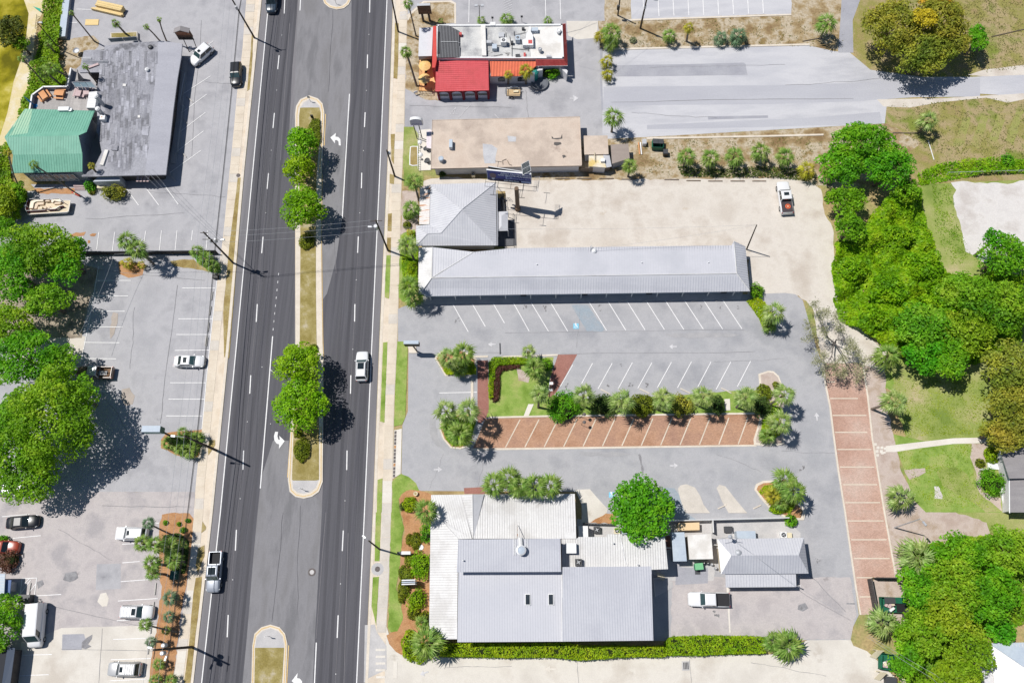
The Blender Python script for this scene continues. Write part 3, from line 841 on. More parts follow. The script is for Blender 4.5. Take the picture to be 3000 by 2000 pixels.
def straight_arrow(parent,c,ang,L=1.6,m=m_whitef):
    c0=P(*c)
    t=Vector((math.cos(ang),math.sin(ang),0))
    n=Vector((-t.y,t.x,0))
    z=Vector((0,0,.062))
    pts=[c0-t*L*.5-n*.11,c0-t*L*.5+n*.11,c0+t*L*.02+n*.11,c0+t*L*.02+n*.42,c0+t*L*.5,c0+t*L*.02-n*.42,c0+t*L*.02-n*.11]
    mb=MB()
    mb.add([p+z for p in pts],[(0,6,2,1),(5,4,3)])
    mb.f=[f if (Vector(mb.v[f[1]])-Vector(mb.v[f[0]])).cross(Vector(mb.v[f[2]])-Vector(mb.v[f[0]])).z>0 else f[::-1]for f in mb.f]
    mb.build('direction_arrow',m,parent)


for c,a in ((q1('C2',2168,27),180),(q1('C3',1478,48),180),(q1('C2',1672,1175),0),(q1('C3',1488,1140),0),(q1('C4',447,690),90)):
    straight_arrow(lotM,c,R_(a),1.3,m_whitef)
straight_arrow(alley,q1('D3',352,1438),R_(180),1.7,m_concw)
straight_arrow(alley,q1('D2',1545,1475),R_(200),1.3,m_whitef)
for i in range(4):
    stripe(alley,q1('D2',1100,1262+i*62),q1('D2',1190,1262+i*62),.3,m_concw,'crossing_bar')
stripe(alley,q1('D2',1105,1512),q1('D2',1190,1512),.3,m_concw,'crossing_bar')
stripe(alley,q1('D2',1282,1370),q1('D2',1278,1520),.55,m_concw,'stop_line')
# bed in front of the white-roofed restaurant
ground('mulch_bed',m_mulch,6,[(1168,1452),(1205,1425),(1232,1437),(1266,1448),(1268,1930),(1200,1922),(1160,1908),(1140,1885),(1132,1860),(1160,1845),(1180,1760),(1168,1640),(1186,1560)])
ground('grass_bed',m_grass,7,q('C2',(1330,1215),(1400,1240),(1470,1300),(1500,1370),(1420,1360),(1340,1400),(1310,1450),(1320,1568),(1245,1568),(1255,1280)))
ground('grass_bed',m_grass,7,q('D2',(1240,0),(1320,0),(1360,130),(1340,300),(1325,480),(1300,620),(1285,700),(1330,850),(1350,980),(1300,1090),(1240,1100),(1212,1060),(1225,600)))
ground('earth_bed',m_lawn,6,[(1184,372),(1212,372),(1232,400),(1240,545),(1182,545),(1180,460)])
ground('grass_bed',m_grass,8,[(1173,690),(1215,672),(1226,720),(1222,860),(1180,885),(1168,870),(1170,760)])
ground('gravel_bed',m_gravel,7,[(1178,560),(1225,560),(1225,690),(1174,690)])
ground('brick_walk',m_brickd,8,q('C2',(1910,1345),(2100,1335),(2100,1400),(1915,1398)))
# service yard behind the restaurant
ground('yard_concrete',m_concg,7,[(1690,1520),(1960,1528),(2300,1519),(2345,1560),(2345,1600),(2105,1600),(2090,1700),(1965,1700),(1690,1600)])
ground('yard_earth',m_mulch,8,q('D3',(720,95),(860,10),(960,10),(960,90),(930,105)))
ground('yard_bricks',m_brickd,9,q('D3',(1405,215),(1465,215),(1470,330),(1425,345)))
ground('asphalt_repair',m_lotpatch,8,q('D3',(1510,470),(1560,505),(1800,510),(1800,650),(1500,665)))
for x,y,s_ in ((1450,140,20),(2285,1390,14),(2350,1372,16),(2352,1640,10),(2395,1642,9),(2402,1640,8),(2095,1800,16),(2350,1780,14),(1663,1127,12),(1780,1130,13),(1845,1128,12),(1899,1127,12),(1820,1068,7),(1538,900,10),(1596,900,12),(1758,900,11),(2050,900,8),(2110,905,8),(2164,902,9),(1340,940,10)):
    for k in range(5):
        xx,yy,r_=x+rnd.gauss(0,s_*.35),y+rnd.gauss(0,s_*.4),s_*rnd.uniform(.10,.26)
        pts=[(xx+r_*rnd.uniform(.5,1.2)*math.cos(t),yy+r_*rnd.uniform(.6,1.5)*math.sin(t))for t in [i*.7 for i in range(9)]]
        ground('oil_stain',m_stain,8.5,pts,lotM)


def crack(parent,p0,p1,wd=.05,wob=6,n=12,m=None):
    p0,p1=Vector(p0),Vector(p1)
    t=(p1-p0).normalized()
    nn=Vector((-t.y,t.x))
    pts,d=[],0
    for i in range(n+1):
        pts.append(p0.lerp(p1,i/n)+nn*d)
        d=d*.8+rnd.uniform(-wob,wob)*.5
    L,R=[],[]
    for i,p in enumerate(pts):
        a=P(*p)
        b=P(*(pts[min(i+1,n)]+t*.01))
        u=(b-a).normalized()
        v=Vector((-u.y,u.x,0))*wd*rnd.uniform(.3,.7)
        L.append(a+v); R.append(a-v)
    mb=MB()
    for i in range(n):mb.add([(p.x,p.y,.047)for p in (R[i],R[i+1],L[i+1],L[i])],[(0,1,2,3)])
    mb.build('crack',m or m_stain2,parent)


for pr,a,b,wd,wob in ((lotM,(1872,1330),(1884,1385),.30,2),(lotM,(1200,1035),(1470,1033),.05,2),(lotM,(1640,1036),(2210,1030),.06,2),(lotM,(1480,975),(2180,966),.05,2),(lotM,(1700,905),(1690,1020),.05,5),(lotM,(2090,1060),(2300,1050),.05,5),(lotM,(2290,1320),(2460,1330),.05,5),(lotM,(2330,1640),(2480,1790),.10,4),(lotM,(1420,1330),(1400,1430),.05,5),(lotM,(2100,1330),(2230,1380),.05,5),(lotM,(1300,1330),(1260,1430),.04,5),
                           (lotB,(520,835),(484,1100),.07,2),(lotB,(484,1100),(470,1240),.07,2),(lotB,(290,790),(600,822),.05,2),(lotB,(300,1150),(420,1330),.05,6),(lotB,(395,900),(380,1080),.04,6),(lotA,(590,60),(560,460),.05,4),(lotA,(600,240),(690,250),.04,4),(lotA,(250,640),(540,630),.05,5),(lotA,(430,560),(660,580),.04,5),(lotE,(300,1480),(560,1480),.06,4),(lotE,(170,1550),(330,1640),.05,6),(lotE,(180,1900),(450,1905),.05,1),(lotE,(300,1840),(290,2000),.05,1),(lotE,(95,1760),(420,1835),.06,2),
                           (lotC,(1540,265),(1545,345),.06,3),(lotC,(1200,310),(1500,318),.05,5),(lotC,(1600,120),(1750,70),.05,3),(lotD,(1900,200),(2300,190),.05,4),(lotD,(1790,300),(2500,290),.07,3),(lotD,(1850,330),(2100,345),.05,6),(lotD,(2300,250),(2580,232),.05,5),(alley,(1300,1955),(1500,1950),.05,3),(alley,(1690,1930),(1695,2000),.05,1),(alley,(2020,1930),(2025,2000),.05,1),(alley,(2200,1940),(2420,1980),.05,4),
                           (road,(975,30),(965,270),.05,3),(road,(1085,400),(1075,700),.05,2),(road,(730,600),(690,1080),.05,2),(road,(830,1500),(800,1820),.05,4),(road,(880,1480),(870,1800),.04,5),(road,(1055,1250),(1035,1700),.05,2)):
    crack(pr,a,b,wd,wob,m=m_stain2 if pr is not road else m_road)
# dark tyre-worn smears and pale dust drifts, irregular and low in contrast
for pr,m_,pts in ((lotE,m_stain2,q('D1',(600,560),(700,540),(720,600),(640,640),(580,620))),(lotE,m_stain2,q('D1',(340,640),(390,620),(405,660),(350,700))),(alley,m_stain2,q('D1',(755,1190),(800,1150),(850,1120),(845,1160),(810,1210),(840,1230),(790,1255),(750,1245))),(lotM,m_stain2,q('D4',(280,850),(340,830),(370,880),(320,910),(270,890))),(lotM,m_stain2,q('D4',(720,830),(800,832),(800,845),(720,843))),(lotM,m_dust,q('C2',(1600,700),(1640,690),(1680,900),(1720,980),(1660,960),(1600,860))),(lotM,m_dust,q('B3',(1400,1500),(1800,1490),(2100,1500),(2000,1530),(1500,1535))),(lotM,m_dust,q('C3',(620,1010),(1000,1015),(1160,1040),(900,1060),(640,1050)))):
    ground('worn_smear',m_,7.5,pts,pr)


def disc(name,c,r,m,parent,ring=None,rm=None):
    c0=P(*c)
    if ring:
        MB().prism([(c0.x+ring*math.cos(k*.393),c0.y+ring*math.sin(k*.393))for k in range(16)],.02,.062).build('manhole_ring',rm,parent)
    MB().prism([(c0.x+r*math.cos(k*.393),c0.y+r*math.sin(k*.393))for k in range(16)],.02,.07).build(name,m,parent)


m_iron=mat('cast_iron',[(.10,.085,.08),(.17,.15,.145)],scale=6,fine=20,fine_amt=.2)
disc('manhole_cover',q1('D2',514,549),.34,m_concg,road,.58,m_iron)
disc('manhole_cover',q1('D2',1117,521),.40,m_iron,pv2,.95,m_concg)
disc('manhole_cover',q1('B1',2190,45),.36,m_iron,pv)
# trench drain across the driveway
dr=ground('drain_channel',m_concw,7,q('C2',(1270,815),(1340,800),(1330,1215),(1255,1260)))
for i in range(13):
    a=q1('C2',1283-i*1.1,822+i*33)
    b=q1('C2',1281-i*1.1,850+i*33)
    stripe(dr,a,b,.34,m_iron if i % 5 != 4 else m_mulch,'grate',10)
gi=ground('storm_drain',m_concg,7,q('D3',(1558,1365),(1628,1365),(1632,1450),(1562,1452)))
for i in range(4):
    stripe(gi,q1('D3',1576+i*13,1376),q1('D3',1580+i*13,1440),.11,m_black,'grate_bar',10)

# ================================================================== BUILDINGS
def seams(mb,pts,d,spacing,wd=.05,h=.045,start=.5):
    pts=ccw([Vector(p)for p in pts])
    n=Vector((0,0,0))
    for i in range(len(pts)):
        a,b=pts[i],pts[(i+1)% len(pts)]
        n+= Vector(((a.y-b.y)*(a.z+b.z),(a.z-b.z)*(a.x+b.x),(a.x-b.x)*(a.y+b.y)))
    n.normalize()
    if d is None:
        d=Vector((0,0,-1))-n*(-n.z)
    d=(d-n*d.dot(n)).normalized()
    e=n.cross(d)
    o=pts[0]
    uv=[((p-o).dot(d),(p-o).dot(e))for p in pts]
    lo,hi=min(v for u,v in uv),max(v for u,v in uv)
    dev=max(abs((p-o).dot(n))for p in pts)
    tris=[[pts[i]for i in t]for t in tessellate_polygon([[Vector((p.x,p.y,0))for p in pts]])]if dev>.008 else None

    def zs_(p):
        for a,b,c in tris:
            dt=(b.y-c.y)*(a.x-c.x)+(c.x-b.x)*(a.y-c.y)
            if abs(dt)<1e-9:continue
            l1=((b.y-c.y)*(p.x-c.x)+(c.x-b.x)*(p.y-c.y))/dt
            l2=((c.y-a.y)*(p.x-c.x)+(a.x-c.x)*(p.y-c.y))/dt
            if min(l1,l2,1-l1-l2)>-.002:return l1*a.z+l2*b.z+(1-l1-l2)*c.z
        return p.z
    s=lo+spacing*start
    while s<hi:
        xs=[]
        for i in range(len(uv)):
            (u0,v0),(u1,v1)=uv[i],uv[(i+1)% len(uv)]
            if (v0-s)*(v1-s)<0:
                xs.append(u0+(u1-u0)*(s-v0)/(v1-v0))
        xs.sort()
        for a,b in zip(xs[::2],xs[1::2]):
            if b-a<.1:continue
            A,B=o+d*a+e*s,o+d*b+e*s
            w2,up_=e*wd/2,n*h
            if tris:
                ps=[A.lerp(B,i/5)for i in range(6)]
                for p in ps:p.z=zs_(p)
                for p,r in zip(ps,ps[1:]):
                    mb.add([p-w2+up_,p+w2+up_,r+w2+up_,r-w2+up_,p-w2-up_,p+w2-up_,r+w2-up_,r-w2-up_],[(0,3,2,1),(0,1,5,4),(1,2,6,5),(2,3,7,6),(3,0,4,7)])
                continue
            lo_=n*-.01
            mb.add([A-w2+lo_,A+w2+lo_,B+w2+lo_,B-w2+lo_,A-w2+up_,A+w2+up_,B+w2+up_,B-w2+up_],
                   [(4,7,6,5),(0,1,5,4),(1,2,6,5),(2,3,7,6),(3,0,4,7)])
        s+= spacing
    return mb


def roof(root,pts,m,spacing=None,d=None,sm=None,th=.12,name='roof',wd=.05,h=.022):
    W=PP(pts)
    r=MB().slab(W,th).build(name,m,root)
    if spacing:
        if isinstance(d,tuple):d=P(*d[1],pts[0][2])-P(*d[0],pts[0][2])
        mb=seams(MB(),W,d,spacing,wd,h)
        if mb.f:tag(mb.build('standing_seam',sm or m,r),kind='stuff')
    return r


def walls(root,pts,m,ins=.35,zt=None,name='wall',z0=0.0):
    W=PP(pts)
    zt=zt if zt is not None else min(p.z for p in W)-.06
    o=inset(W,ins)
    MB().prism([(p.x,p.y)for p in o],z0,zt).build(name,m,root)
    return o


def extrude_uz(mb,o,u,n,pts,depth):
    """polygon in a vertical plane (u along, z up) pushed out along n"""
    o,u,n=Vector(o),Vector(u).normalized(),Vector(n).normalized()
    z=Vector((0,0,1))
    F=[o+u*a+z*b+n*depth for a,b in pts]
    Bk=[o+u*a+z*b for a,b in pts]
    k=len(mb.v)
    mb.v.extend(tuple(p)for p in F+Bk)
    N=len(pts)
    for t in tessellate_polygon([[Vector((a,b,0))for a,b in pts]]):
        a,b,c=(F[i]for i in t)
        t=t if (b-a).cross(c-a).dot(n)>0 else t[::-1]
        mb.f.append(tuple(k+i for i in t))
    for i in range(N):
        j=(i+1)% N
        mb.f.append((k+i,k+j,k+N+j,k+N+i))
    return mb


m_glass=mat('dark_glass',[(.02,.028,.035),(.04,.05,.06)],scale=.8,fine_amt=0,rough=.12,spec=.6)
m_glassb=mat('blue_glass',[(.10,.16,.20),(.16,.23,.27)],scale=.8,fine_amt=0,rough=.15,spec=.6)


def window(root,p0,p1,s0,s1,z0,z1,side=1,mf=None,mg=None,bars=0):
    p0,p1=Vector((p0[0],p0[1],0)),Vector((p1[0],p1[1],0))
    u=(p1-p0).normalized()
    n=Vector((u.y,-u.x,0))*side
    L=(p1-p0).length
    a,b=s0*L,s1*L
    fr=MB()
    t=.07
    for r in ([(a,z0),(b,z0),(b,z0+t),(a,z0+t)],[(a,z1-t),(b,z1-t),(b,z1),(a,z1)],[(a,z0+t),(a+t,z0+t),(a+t,z1-t),(a,z1-t)],[(b-t,z0+t),(b,z0+t),(b,z1-t),(b-t,z1-t)]):
        extrude_uz(fr,p0,u,n,r,.06)
    for k in range(bars):
        x=a+(b-a)*(k+1)/(bars+1)
        extrude_uz(fr,p0,u,n,[(x-.025,z0+t),(x+.025,z0+t),(x+.025,z1-t),(x-.025,z1-t)],.055)
    f=fr.build('window',mf or m_whitem,root)
    extrude_uz(MB(),p0,u,n,[(a+t,z0+t),(b-t,z0+t),(b-t,z1-t),(a+t,z1-t)],.02).build('pane',mg or m_glass,f)
    return f


m_roofA=mat('mineral_roof_sheets',[(.21,.21,.235),(.33,.33,.36),(.27,.27,.30)],scale=.22,fine=4,fine_amt=.22,rough=.9,stretch=(1,.5),brick=(99,99,.001,1,1,1),spots=(.15,.15,.165),spots_scale=.28,spots_at=.56)
m_roofAe=mat('pale_roof_sheets',[(.36,.36,.40),(.42,.42,.46)],scale=.3,fine=5,fine_amt=.1,rough=.9,stretch=(.2,1))
m_green=mat('green_roof_metal',[(.14,.36,.265),(.18,.41,.305),(.125,.325,.235)],scale=.2,fine=3,fine_amt=.05,rough=.55,spec=.25)
m_seamgr=flat('green_roof_seam',(.115,.31,.225),.55)
m_greenf=mat('faded_green_metal',[(.38,.55,.38),(.27,.51,.36)],scale=.2,fine=3,fine_amt=.05,rough=.55)
m_metal=mat('galvalume_roof',[(.525,.525,.555),(.57,.57,.595),(.50,.50,.53)],scale=.15,fine=3,fine_amt=.04,rough=.55,spec=.25)
m_metalw=mat('white_roof_metal',[(.60,.592,.588),(.655,.648,.642),(.54,.525,.51)],scale=.18,fine=4,fine_amt=.06,rough=.6,spots=(.43,.40,.37),spots_scale=.25,spots_at=.64)
m_seamw=flat('white_roof_seam',(.46,.45,.445),.6)  # darker than the white sheets: shadow lines of the ribs put into the colour
m_seamg=flat('grey_roof_seam',(.44,.445,.485),.6)
m_seamd=flat('dark_roof_seam',(.375,.385,.435),.6)
m_metald=mat('grey_roof_metal',[(.455,.46,.50),(.50,.505,.54),(.435,.44,.48)],scale=.12,fine=3,fine_amt=.04,rough=.6,spec=.25)
m_metalb=mat('blue_grey_metal',[(.40,.46,.54),(.46,.52,.58)],scale=.4,fine=3,fine_amt=.06,rough=.6)
m_rust=mat('rusted_roof_metal',[(.62,.58,.56),(.70,.66,.62),(.48,.22,.10),(.34,.15,.07)],scale=.9,fine=5,fine_amt=.1,rough=.7,stretch=(.25,2.2),lo=.40,hi=.72)
m_red=mat('red_roof_metal',[(.55,.065,.075),(.60,.085,.098),(.50,.07,.075)],scale=.3,fine=4,fine_amt=.07,rough=.5,spec=.3)
m_redt=mat('red_roof_tile',[(.48,.075,.07),(.58,.11,.10)],scale=.8,fine=6,fine_amt=.15,rough=.6)
m_redw=mat('red_wall',[(.55,.07,.06),(.60,.085,.07)],scale=.6,fine=5,fine_amt=.08)
m_maroon=mat('maroon_trim',[(.16,.015,.025),(.20,.02,.03)],scale=.6,fine=5,fine_amt=.08)
m_orange=mat('orange_roof_metal',[(.66,.13,.055),(.72,.17,.08)],scale=.3,fine=4,fine_amt=.06,rough=.5)
m_oslab=mat('orange_patio',[(.68,.37,.15),(.74,.44,.21)],scale=.4,fine=6,fine_amt=.08)
m_flatgrey=mat('weathered_membrane',[(.30,.30,.31),(.50,.50,.49),(.60,.59,.57)],scale=.3,fine=5,fine_amt=.15,rough=.85,spots=(.15,.145,.14),spots_scale=.5,spots_at=.62)
m_flatwhite=mat('white_membrane',[(.66,.64,.61),(.72,.70,.67),(.60,.57,.53)],scale=.3,fine=5,fine_amt=.06,rough=.8)
m_tan=mat('tan_gravel_roof',[(.50,.40,.325),(.57,.475,.395),(.44,.36,.30)],scale=.16,fine=7,fine_amt=.09,rough=.95,spots=(.38,.30,.25),spots_scale=.22,spots_at=.62)
m_tan2=mat('brown_shingles',[(.29,.24,.21),(.34,.285,.25)],scale=.5,fine=8,fine_amt=.12,stretch=(.3,2))
m_shing=mat('grey_shingles',[(.24,.225,.23),(.29,.275,.275)],scale=.5,fine=9,fine_amt=.14,stretch=(.4,2))
m_dgrey2=flat('grey_corrugation',(.22,.22,.23),.5)
m_corr=mat('dark_corrugated',[(.045,.045,.05),(.07,.07,.075)],scale=.5,fine=5,fine_amt=.1,rough=.5)
m_wwall=mat('white_wall',[(.60,.59,.60),(.66,.65,.66)],scale=.6,fine=5,fine_amt=.06)
m_bwall=mat('pale_blue_wall',[(.46,.50,.56),(.52,.55,.60)],scale=.6,fine=5,fine_amt=.06)
m_gwall=mat('grey_siding',[(.30,.31,.34),(.36,.37,.40)],scale=.6,fine=5,fine_amt=.08)
m_dwall=mat('dark_timber_wall',[(.06,.055,.055),(.10,.09,.085)],scale=.8,fine=6,fine_amt=.15)
m_ywall=mat('cream_wall',[(.58,.50,.36),(.64,.56,.42)],scale=.6,fine=5,fine_amt=.06)
m_lav=mat('lavender_panel',[(.50,.50,.58),(.56,.56,.63)],scale=.6,fine=5,fine_amt=.05)
m_deck=mat('deck_boards',[(.34,.32,.31),(.44,.415,.40)],scale=.6,fine=6,fine_amt=.12,stretch=(3,.3),brick=(3.5,.14,.006,1.04,.9,.55))
m_terra=mat('terracotta_paint',[(.60,.29,.13),(.66,.34,.17)],scale=1,fine=6,fine_amt=.1)
m_pinkw=mat('pinkish_wood',[(.48,.36,.36),(.54,.42,.41)],scale=1,fine=6,fine_amt=.1)

# ---- A: grey-roofed restaurant (north-west) with its green-roofed wing and deck
A=thing('restaurant_building','long restaurant building with patchy grey sheet roof beside the green roofed wing','building',P(390,330))
zr,ze=3.5,3.0
ridge=q('A1',(1455,440),(1430,700),(1400,1000),(1375,1300),(1345,1568))
Aw=q('A1',(960,412),(1140,402),(1455,382))+ridge[1:-1]+[(424,513)]
roof(A,[(306,135,3.3),(306,146,3.3),(245,149,3.2),(234,213,3.2),(292,212,3.25),(284,262,3.25),(284,325,3.25),(287,392,3.25),(298,446,3.25),(274,494,3.2),(239,514,3.2),(240,518,3.2),(424,513,zr),(438,415,zr),(446,319,zr),(456,223,zr),(464,121,zr),(364,127,3.4)],m_roofA,th=.25)
roof(A,[(464,121,zr),(470,120,zr),(534,128,ze),(531,166,ze),(520,230,ze),(508,320,ze),(497,420,ze),(486,512,ze),(424,513,zr),(438,415,zr),(446,319,zr),(456,223,zr)],m_roofAe,th=.25)
walls(A,[(306,136,3),(464,122,3),(520,128,3),(505,320,3),(470,508,3),(240,514,3),(274,494,3),(298,446,3),(284,392,3),(284,262,3),(290,214,3),(240,210,3),(246,150,3)],m_dwall,.5,2.9)
# single roof sheets that lie proud of the old roofing
m_sheet=[mat('roof_sheet_'+n_,[tuple(x*.62 for x in c_),c_,tuple(x*1.3 for x in c_)],scale=.3,fine=3,fine_amt=.22,stretch=(1,.6))for n_,c_ in (('light',(.335,.335,.37)),('mid',(.285,.285,.315)),('grey',(.255,.255,.285)),('dark',(.21,.21,.23)))]
for i in range(22):
    y=150
    while y<486:
        h_=rnd.uniform(14,42)
        x=296+i*7.6
        xx=x-(y-120)*.05
        ok=rnd.random()<.62 and xx<458-(y-120)*.105 and not (xx<312 and y>400)and y+h_<498
        if ok:
            zz=3.3+.2*max(0,(xx-300)/150)
            MB().prism([P(a,b,zz)for a,b in ((xx,y),(xx+7.2,y),(xx+6.4,y+h_),(xx-.8,y+h_))],zz-.12,zz+.02+rnd.uniform(.005,.02)).build('roof_sheet',rnd.choice(m_sheet),A)
        y+= h_+1
for pts,m_ in ((q('A1',(1310,1160),(1372,1163),(1365,1250),(1303,1245)),m_sheet[0]),(q('A1',(965,1378),(998,1380),(950,1520),(918,1515)),m_flatwhite),(q('A1',(1030,1340),(1085,1340),(1080,1385),(1022,1380)),m_sheet[0]),(q('A1',(1130,773),(1160,775),(1158,797),(1130,795)),m_flatwhite),(q('A1',(1268,1062),(1290,1062),(1290,1085),(1268,1084)),m_flatwhite)):
    MB().prism([P(a,b,3.45)for a,b in pts],3.2,3.56).build('roof_sheet',m_,A)
# east veranda: rail and slatted bench along the shaded walk
vr=MB()
for i in range(28):
    c=P(521-i*.62*1.0,315+i*5.0)
    vr.box((c.x+.9,c.y,.35),(.75,.07,.05),.1)
    vr.box((c.x+1.25,c.y,.0),(.05,.05,.9))
vr.build('veranda_rail',m_metalb,A)
for z,(a,b)in ((.9,((541,215),(526,300))),(.9,((528,205),(535,210)))):
    MB().path([P(a[0],a[1],z),P(b[0],b[1],z)],.05,5).build('hand_rail',m_metalb,A)
MB().prism([(p.x,p.y)for p in PP([(536,180),(550,182),(515,480),(500,478)])],0,.12).build('veranda_floor',m_concg,A)
o=walls(A,[(300,500,2.4),(350,500,2.4),(352,530,2.4),(268,533,2.4)],m_bwall,.1,2.3,'porch_wall')
window(A,P(245,540),P(480,538),.22,.32,1.0,2.0,1,m_whitem,m_glass)
window(A,P(245,540),P(480,538),.36,.45,1.0,2.0,1,m_whitem,m_glass)
for i in range(4):
    MB().box(P(405+i*10,516,2.0),(.4,2.2,.06),.0).build('awning_board',m_pinkw,A)

G=thing('green_roofed_wing','restaurant wing under a three-sloped green metal roof with faded left edge','building',P(140,440))
gz=(4.6,6.0,5.2,3.9)
roof(G,[(73,319,gz[0]),(277,325,gz[0]),(253,387,5.8),(230,397,gz[1]),(13,402,gz[1])],m_green,.46,None,m_seamgr,wd=.07)
roof(G,[(13,402,gz[1]),(230,397,gz[1]),(241,450,gz[2]),(38,454,gz[2])],m_green,.46,None,m_seamgr,wd=.07)
roof(G,[(38,454,gz[2]),(241,450,gz[2]),(241,503,gz[3]),(34,507,gz[3])],m_green,.46,None,m_seamgr,wd=.07)
MB().slab([p+Vector((0,0,.012))for p in PP([(73,319,gz[0]),(96,320,gz[0]),(78,402,gz[1]-.02),(14,402,gz[1]-.02)])],.01).build('faded_sheet',m_greenf,G)
o=walls(G,[(90,330,4),(262,330,4),(236,400,4),(236,500,4),(50,504,4)],m_bwall,.35,3.8)
pw0,pw1=P(66,507,3.6),P(214,505,3.6)
for i in range(9):
    window(G,pw0+Vector((0,-.12,0)),pw1+Vector((0,-.12,0)),.03+i*.107,.12+i*.107,1.0,3.2,1,m_whitem,m_glassb)
MB().box(P(250,345,2.2),(1.2,3.2,.1),.1).build('side_ledge',m_ywall,G)

DK=thing('roof_deck','grey boarded roof deck with white capped parapet north of the green roof','deck',P(190,290))
dk=[(84,326),(92,278),(126,253),(196,252),(206,199),(226,203),(230,245),(284,262),(284,326)]
MB().prism([P(a,b,2.6)for a,b in dk],2.3,2.6).build('deck_floor',m_deck,DK)
MB().prism(inset([P(a,b,2.6)for a,b in dk],.2),0,2.3).build('wall',m_gwall,DK)
for (a,b)in zip(dk[:4],dk[1:5]):
    pa,pb=P(*a,3.6),P(*b,3.6)
    t=(pb-pa).normalized()
    n=Vector((t.y,-t.x,0))
    MB().prism([pa,pb,pb+n*.14,pa+n*.14],2.6,3.55).build('parapet',m_gwall,DK)
    MB().prism([pa-n*.05,pb-n*.05,pb+n*.22,pa+n*.22],3.55,3.62).build('parapet_cap',m_whitem,DK)
# white metal roofed box and two flues, glazed pergola
bx=thing('kitchen_hood_box','white ribbed metal box beside the deck under two round flues','roof box',P(270,292,2.6))
cs=[P(a,b,4.2)for a,b in ((261,270),(285,268),(278,316),(253,316))]
MB().prism(cs,2.6,4.2).build('box_body',m_whitem,bx)
tag(seams(MB(),cs,P(277,290,4.2)-P(260,290,4.2),.32,.05,.04).build('rib',m_metalw,bx),kind='stuff')
for (tx,ty,txt,hh)in ((280,281,'taller',6.2),(285,318,'shorter wider',5.4)):
    c=P(tx,ty,hh)
    fl=thing('flue',txt+' round metal flue rising beside the white hood box','flue',(c.x,c.y,2.5))
    MB().lathe((c.x,c.y,2.5),[(.36,0),(.36,hh-2.9),(.42,hh-2.85),(.42,hh-2.5)],14).build('pipe',m_lgrey,fl,smooth=False)
    MB().lathe((c.x,c.y,hh),[(.30,0),(.30,.12),(.02,.22)],14).build('cap',m_whitem,fl)
rb=thing('roof_vent_box','small white box vent with orange mark on the grey roof','vent',P(307,352,3.3))
c=P(307,352,3.3)
MB().box((c.x,c.y,3.3),(.9,.9,.9)).build('box_body',m_whitem,rb)
MB().box((c.x-.1,c.y+.05,4.2),(.2,.2,.04)).build('orange_mark',m_terra,rb)
pg=thing('glazed_pergola','dark glazed pergola roof at the back of the deck','pergola',P(245,255))
pc=PP([(211,241,4.4),(267,240,4.4),(282,257,4.1),(222,255,4.1)])
for i in range(3):
    f0,f1=i/3+.012,(i+1)/3-.012
    MB().slab([pc[0].lerp(pc[1],f0),pc[0].lerp(pc[1],f1),pc[3].lerp(pc[2],f1),pc[3].lerp(pc[2],f0)],.05).build('pane',m_glassb,pg)
fr=MB()
for a,b in ((0,1),(1,2),(2,3),(3,0)):fr.path([pc[a]+Vector((0,0,.03)),pc[b]+Vector((0,0,.03))],.07,4)
for p in pc:fr.path([p,(p.x,p.y,2.6)],.06,5)
fr.build('frame',m_gwall,pg)
for cxx,cyy,rz,mm,lab in ((133,285,-.9,m_terra,'orange picnic table turned askew at the deck corner'),(179,279,-.1,m_terra,'orange picnic table squared to the deck parapet'),(236,276,1.45,m_pinkw,'pinkish picnic table under the pergola edge'),(258,272,1.75,m_pinkw,'pale pink picnic table beside the white hood box')):
    c=P(cxx,cyy,2.6)
    t=thing('picnic_table',lab,'picnic table',c,rz,'picnic tables on the deck')
    MB().box((0,0,.70),(1.75,1.05,.06)).build('tabletop',mm,t,True)
    for s in (-1,1):
        MB().box((0,s*.92,.42),(1.75,.30,.05)).build('bench',mm,t,True)
        MB().box((s*.6,0,.0),(.08,1.9,.42),0,.5).build('leg',mm,t,True)
        MB().box((s*.6,0,.42),(.08,.9,.28),0,.8).build('leg',mm,t,True)
c=P(103,311,2.6)
us=thing('patio_umbrella','closed bright blue patio umbrella leaning at the deck corner','umbrella',c)
m_ublue=flat('bright_blue',(.02,.25,.55),.6)
MB().lathe(c,[(.45,0),(.45,.08),(.1,.12)],12).build('base',m_ublue,us)
MB().path([c+Vector((0,0,.1)),c+Vector((-.35,.2,1.3)),c+Vector((-.75,.45,2.4))],[.04,.17,.03],7).build('canopy',m_ublue,us)
c=P(190,323,4.6)
rt=thing('rooftop_unit','white rooftop unit with round grey fan at the green roof edge','air conditioner',c)
MB().box((c.x,c.y,4.4),(1.9,.75,.7)).build('cabinet',m_whitem,rt)
MB().lathe((c.x+1.15,c.y-.1,4.4),[(.38,0),(.38,.6),(.3,.62),(.28,.5)],12).build('fan_housing',m_lgrey,rt)
